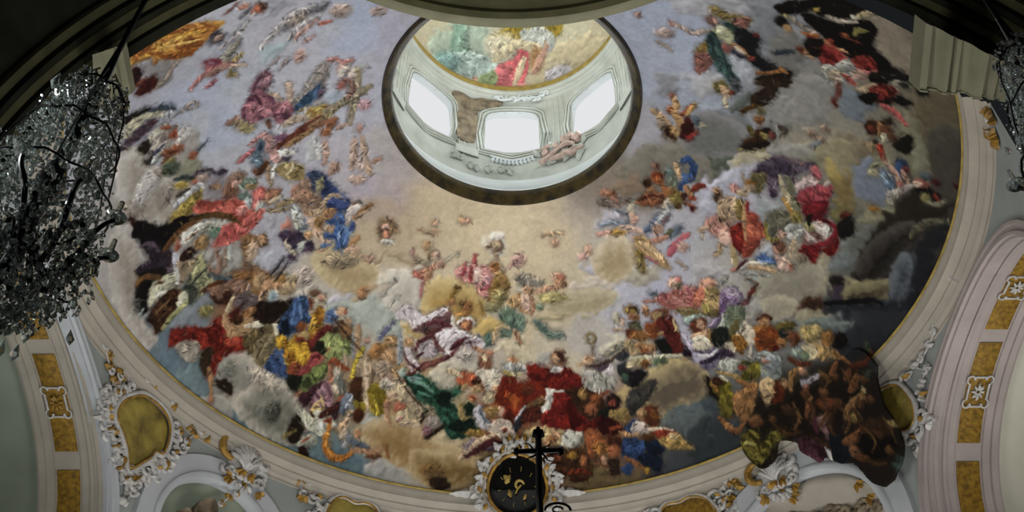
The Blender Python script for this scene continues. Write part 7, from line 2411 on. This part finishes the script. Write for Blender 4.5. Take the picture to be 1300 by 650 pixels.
# ================================================================ chandeliers
def chandelier(loc, label, seed):
    rnd = random.Random(seed); x0, y0, zb = loc
    t = thing('chandelier', label, 'chandelier', loc, 'crystal chandeliers in front of the dome')
    P = lambda r, a, z: (x0 + r * math.cos(a), y0 + r * math.sin(a), zb + z)
    b = MB(); b.lathe([(.02, .25), (.05, .3), (.035, .5), (.07, .62), (.04, .75), (.06, 1.0), (.09, 1.12), (.05, 1.3), (.04, 1.7), (.075, 1.85), (.045, 2.0), (.03, 2.4), (.02, 2.6)], x0, y0, n=18); b.v = [(x, y, z + zb) for x, y, z in b.v]
    b.tube([(x0, y0, zb + 2.55), (x0, y0, zb + 10.2)], .02, 7); b.build('stem', M['iron'], t)
    na = 9
    for i in range(na):
        a = 2 * PI * i / na + .25
        b = MB(); pts = []
        for q in np.linspace(0, 1, 24):
            r = .05 + .43 * q; z = .66 - .26 * math.sin(PI * min(1, q * 1.35)) + .34 * max(0, q - .62)
            pts.append(P(r, a + .22 * math.sin(q * 5), z))
        e = pts[-1]
        b.tube(pts, [.022 - .008 * q / 23 for q in range(24)], 7)
        b.tube([P(.36 + .085 * math.cos(w), a + .1, .52 + .085 * math.sin(w)) for w in np.linspace(.4, 5.6, 18)], np.linspace(.018, .008, 18), 6)
        b.tube([P(.24 + .07 * math.cos(w), a - .12, .44 - .07 * math.sin(w)) for w in np.linspace(-.5, 5.2, 16)], np.linspace(.017, .008, 16), 6)
        arm = b.build('scroll_arm', M['iron'], t)
        b = MB(); b.lathe([(.012, 0), (.05, .01), (.062, .03), (.03, .035), (.018, .09), (.016, .16), (.0, .17)], e[0], e[1], n=12); b.v = [(x, y, z + e[2]) for x, y, z in b.v]; b.build('candle_cup', M['crystal'], arm)
    b = MB()
    for r, z in ((.40, .95), (.30, 1.5), (.20, 2.0)): b.tube([P(r, w, z + .02 * math.sin(9 * w)) for w in np.linspace(0, 2*PI, 37)[:-1]], .008, 6, True)
    for i in range(6):
        a = PI * i / 3; b.tube([P(.40, a, .95), P(.36, a, 1.25), P(.30, a, 1.5), P(.27, a, 1.75), P(.20, a, 2.0), P(.06, a, 2.3)], .006, 6)
    b.build('hoops', M['iron'], t)
    # large cut drops, each its own part
    for i in range(96):
        if i < 34: r, a, z = rnd.uniform(.3, .5), rnd.uniform(0, 2*PI), rnd.uniform(.28, .62)
        elif i < 56: r, a, z = rnd.uniform(.04, .3), rnd.uniform(0, 2*PI), rnd.uniform(.02, .35)
        elif i < 80: r, a, z = rnd.uniform(.36, .45), rnd.uniform(0, 2*PI), rnd.uniform(.72, 1.2)
        else: r, a, z = rnd.uniform(.18, .34), rnd.uniform(0, 2*PI), rnd.uniform(1.2, 2.05)
        b = MB(); b.drop(P(r, a, z), (rnd.gauss(0, .15), rnd.gauss(0, .15), -1), rnd.uniform(.08, .15), rnd.uniform(.019, .033)); b.build('crystal_drop', M['crystal'], t, False)
    b = MB()
    for i in range(4600):
        z = rnd.uniform(.02, 2.15) if i < 3000 else rnd.uniform(.0, .8); R = .12 + .34 * min(1, z / .35) if z < .5 else .46 - .16 * (z - .5)
        r = R * math.sqrt(rnd.uniform(.25, 1)); b.drop(P(r, rnd.uniform(0, 2*PI), z), (rnd.gauss(0, .3), rnd.gauss(0, .3), -1), rnd.uniform(.02, .065), rnd.uniform(.008, .018), 4)
    for i in range(40):
        a = rnd.uniform(0, 2*PI); z0 = rnd.uniform(.5, 2.0); r0 = .44 - .14 * (z0 - .5)
        P0 = P(r0, a, z0); P1 = P(r0 + .03, a + .5, z0 - .05)
        for f in np.linspace(0, 1, 9): b.drop(tuple(P0[k] * (1 - f) + P1[k] * f - (.12 * math.sin(PI * f) if k == 2 else 0) for k in range(3)), (0, 0, -1), .02, .009, 5)
    o = b.build('crystal_strands', M['crystal'], t, False); o['kind'] = 'stuff'
    return t
chandelier((-2.80, -7.3, 3.72), 'large crystal chandelier with black curling arms hanging over the gilded arch panels', 3)
chandelier((3.62, -7.3, 4.18), 'second crystal chandelier cut off by the picture edge beside the fluted pier', 9)

# ================================================================ iron cross standing before the choir
t = thing('iron_cross', 'black iron cross with rays standing before the black medallion', 'cross', (.165, -6, -1.6))
cx, cyy, cz = .165, -6., 3.80
b = MB(); b.tube([(cx, cyy, -1.55), (cx, cyy, 3.9), (cx, cyy, cz + .15)], [.024, .021, .019], 8)
for dx, dz in ((0, 0), (-.02, -.02), (.02, -.02)): b.tube([(cx + dx, cyy, cz + .14 + dz), (cx + dx, cyy, cz + .185 + dz)], [.022, .012], 8)
b.build('pole', M['iron'], t)
b = MB(); b.tube([(cx - .135, cyy, cz), (cx + .135, cyy, cz + .012)], .017, 8)
for sx in (-1, 1):
    for q in (-.016, .016): b.tube([(cx + sx * .125, cyy, cz + q), (cx + sx * .155, cyy, cz + q * .6)], [.018, .008], 7)
b.build('crossbar', M['iron'], t)
for a in (.75, 2.5, 3.9, 5.55):
    b = MB(); b.tube([(cx + r * math.cos(a + .12 * math.sin(r * 60)), cyy, cz + r * math.sin(a + .12 * math.sin(r * 60))) for r in np.linspace(.02, .115, 9)], np.linspace(.008, .003, 9), 6); b.build('ray', M['iron'], t)
b = MB(); b.tube([(cx + .03 + .075 * (1 - math.cos(w)), cyy, 3.38 + .05 * math.sin(w)) for w in np.linspace(0, PI, 16)], .008, 6)
b.tube([(cx + .105 + .03 * math.cos(w), cyy, 3.385 + .02 * math.sin(w)) for w in np.linspace(0, 5, 14)], .006, 6); b.build('scroll', M['iron'], t)
b = MB(); b.lathe([(.0, -1.6), (.28, -1.6), (.28, -1.56), (.2, -1.53), (.06, -1.45), (.03, -1.3)], cx, cyy, n=24); b.build('foot', M['iron'], t)

# ================================================================ floor
b = MB(); b.box((-12, -14, -1.7), (12, 12, -1.6)); struct(b.build('floor', M['floor'], smooth=False), 'stone floor of the church')

# ================================================================ light
def area(name, loc, target, sx, sy, power, col=(1, .97, .92), spread=160):
    l = bpy.data.lights.new(name, 'AREA'); l.shape = 'RECTANGLE'; l.size = sx; l.size_y = sy; l.energy = power; l.color = col; l.spread = math.radians(spread)
    o = bpy.data.objects.new(name, l); COL.objects.link(o); o.location = loc
    from mathutils import Vector
    o.rotation_euler = (Vector(target) - Vector(loc)).to_track_quat('-Z', 'Y').to_euler()
for q in range(8):
    if q == 6: continue
    az = 45 * q; p = lp(az, 18.85, .12); area('lantern_daylight', p, (0, 0, 18.55), 1.1, 1.3, 26, (.93, .97, 1.0), 180)
area('choir_fill_light', (0, 5.5, 2.5), (0, 2.0, 13), 5, 4, 300, (1., .97, .93), 150)  # fill lamp added below the dome, no window here
area('west_fill_light', (-4.2, -2.6, 2.5), (.5, .6, 13), 3, 4, 250, (1., .98, .95), 110)  # added fill lamp inside the rotunda, aimed up at the fresco
area('east_fill_light', (4.2, -2.6, 2.5), (-.5, .6, 13), 3, 4, 235, (1., .98, .95), 110)  # matching added fill lamp on the east side, no window behind it
area('west_apse_fill', (-9.3, .2, 4.8), (-9.0, .6, 11), 2.0, 3.0, 90 * .4, (.95, .98, .95), 120)  # unseen lamp added to brighten the west vault
area('east_apse_fill', (9.3, .2, 4.8), (9.0, .6, 11), 2.0, 3.0, 90 * .8, (1., .98, .94), 120)  # unseen lamp added to lift the pale east vault
sp = bpy.data.lights.new('chandelier_glint_spot', 'SPOT'); sp.energy = 5000; sp.spot_size = math.radians(24); sp.spot_blend = .4; sp.shadow_soft_size = .25; sp.color = (.93, .97, 1.)  # added spot that makes the chandelier crystals glint, no window built
so = bpy.data.objects.new('chandelier_glint_spot', sp); COL.objects.link(so); so.location = (-8.5, -8.6, 5.0)
from mathutils import Vector
so.rotation_euler = (Vector((-2.8, -7.3, 4.7)) - Vector(so.location)).to_track_quat('-Z', 'Y').to_euler()
wd = bpy.data.worlds.new('World'); bpy.context.scene.world = wd; wd.use_nodes = True
wd.node_tree.nodes['Background'].inputs[0].default_value = (.5, .55, .62, 1); wd.node_tree.nodes['Background'].inputs[1].default_value = .02

# ================================================================ camera
cd = bpy.data.cameras.new('Camera'); cam = bpy.data.objects.new('Camera', cd); COL.objects.link(cam)
cd.sensor_width = 36; cd.lens = 36; cam.location = (0, EYE, 0); cam.rotation_euler = (PI / 2 + .8181, 0, 0); cd.clip_end = 200
sc = bpy.context.scene; sc.camera = cam
sc.view_settings.view_transform = 'Standard'; sc.view_settings.look = 'None'; sc.view_settings.exposure = 0; sc.view_settings.gamma = 1; sc.view_settings.use_curve_mapping = False
sc.cycles.max_bounces = 9; sc.cycles.transmission_bounces = 8; sc.cycles.diffuse_bounces = 3
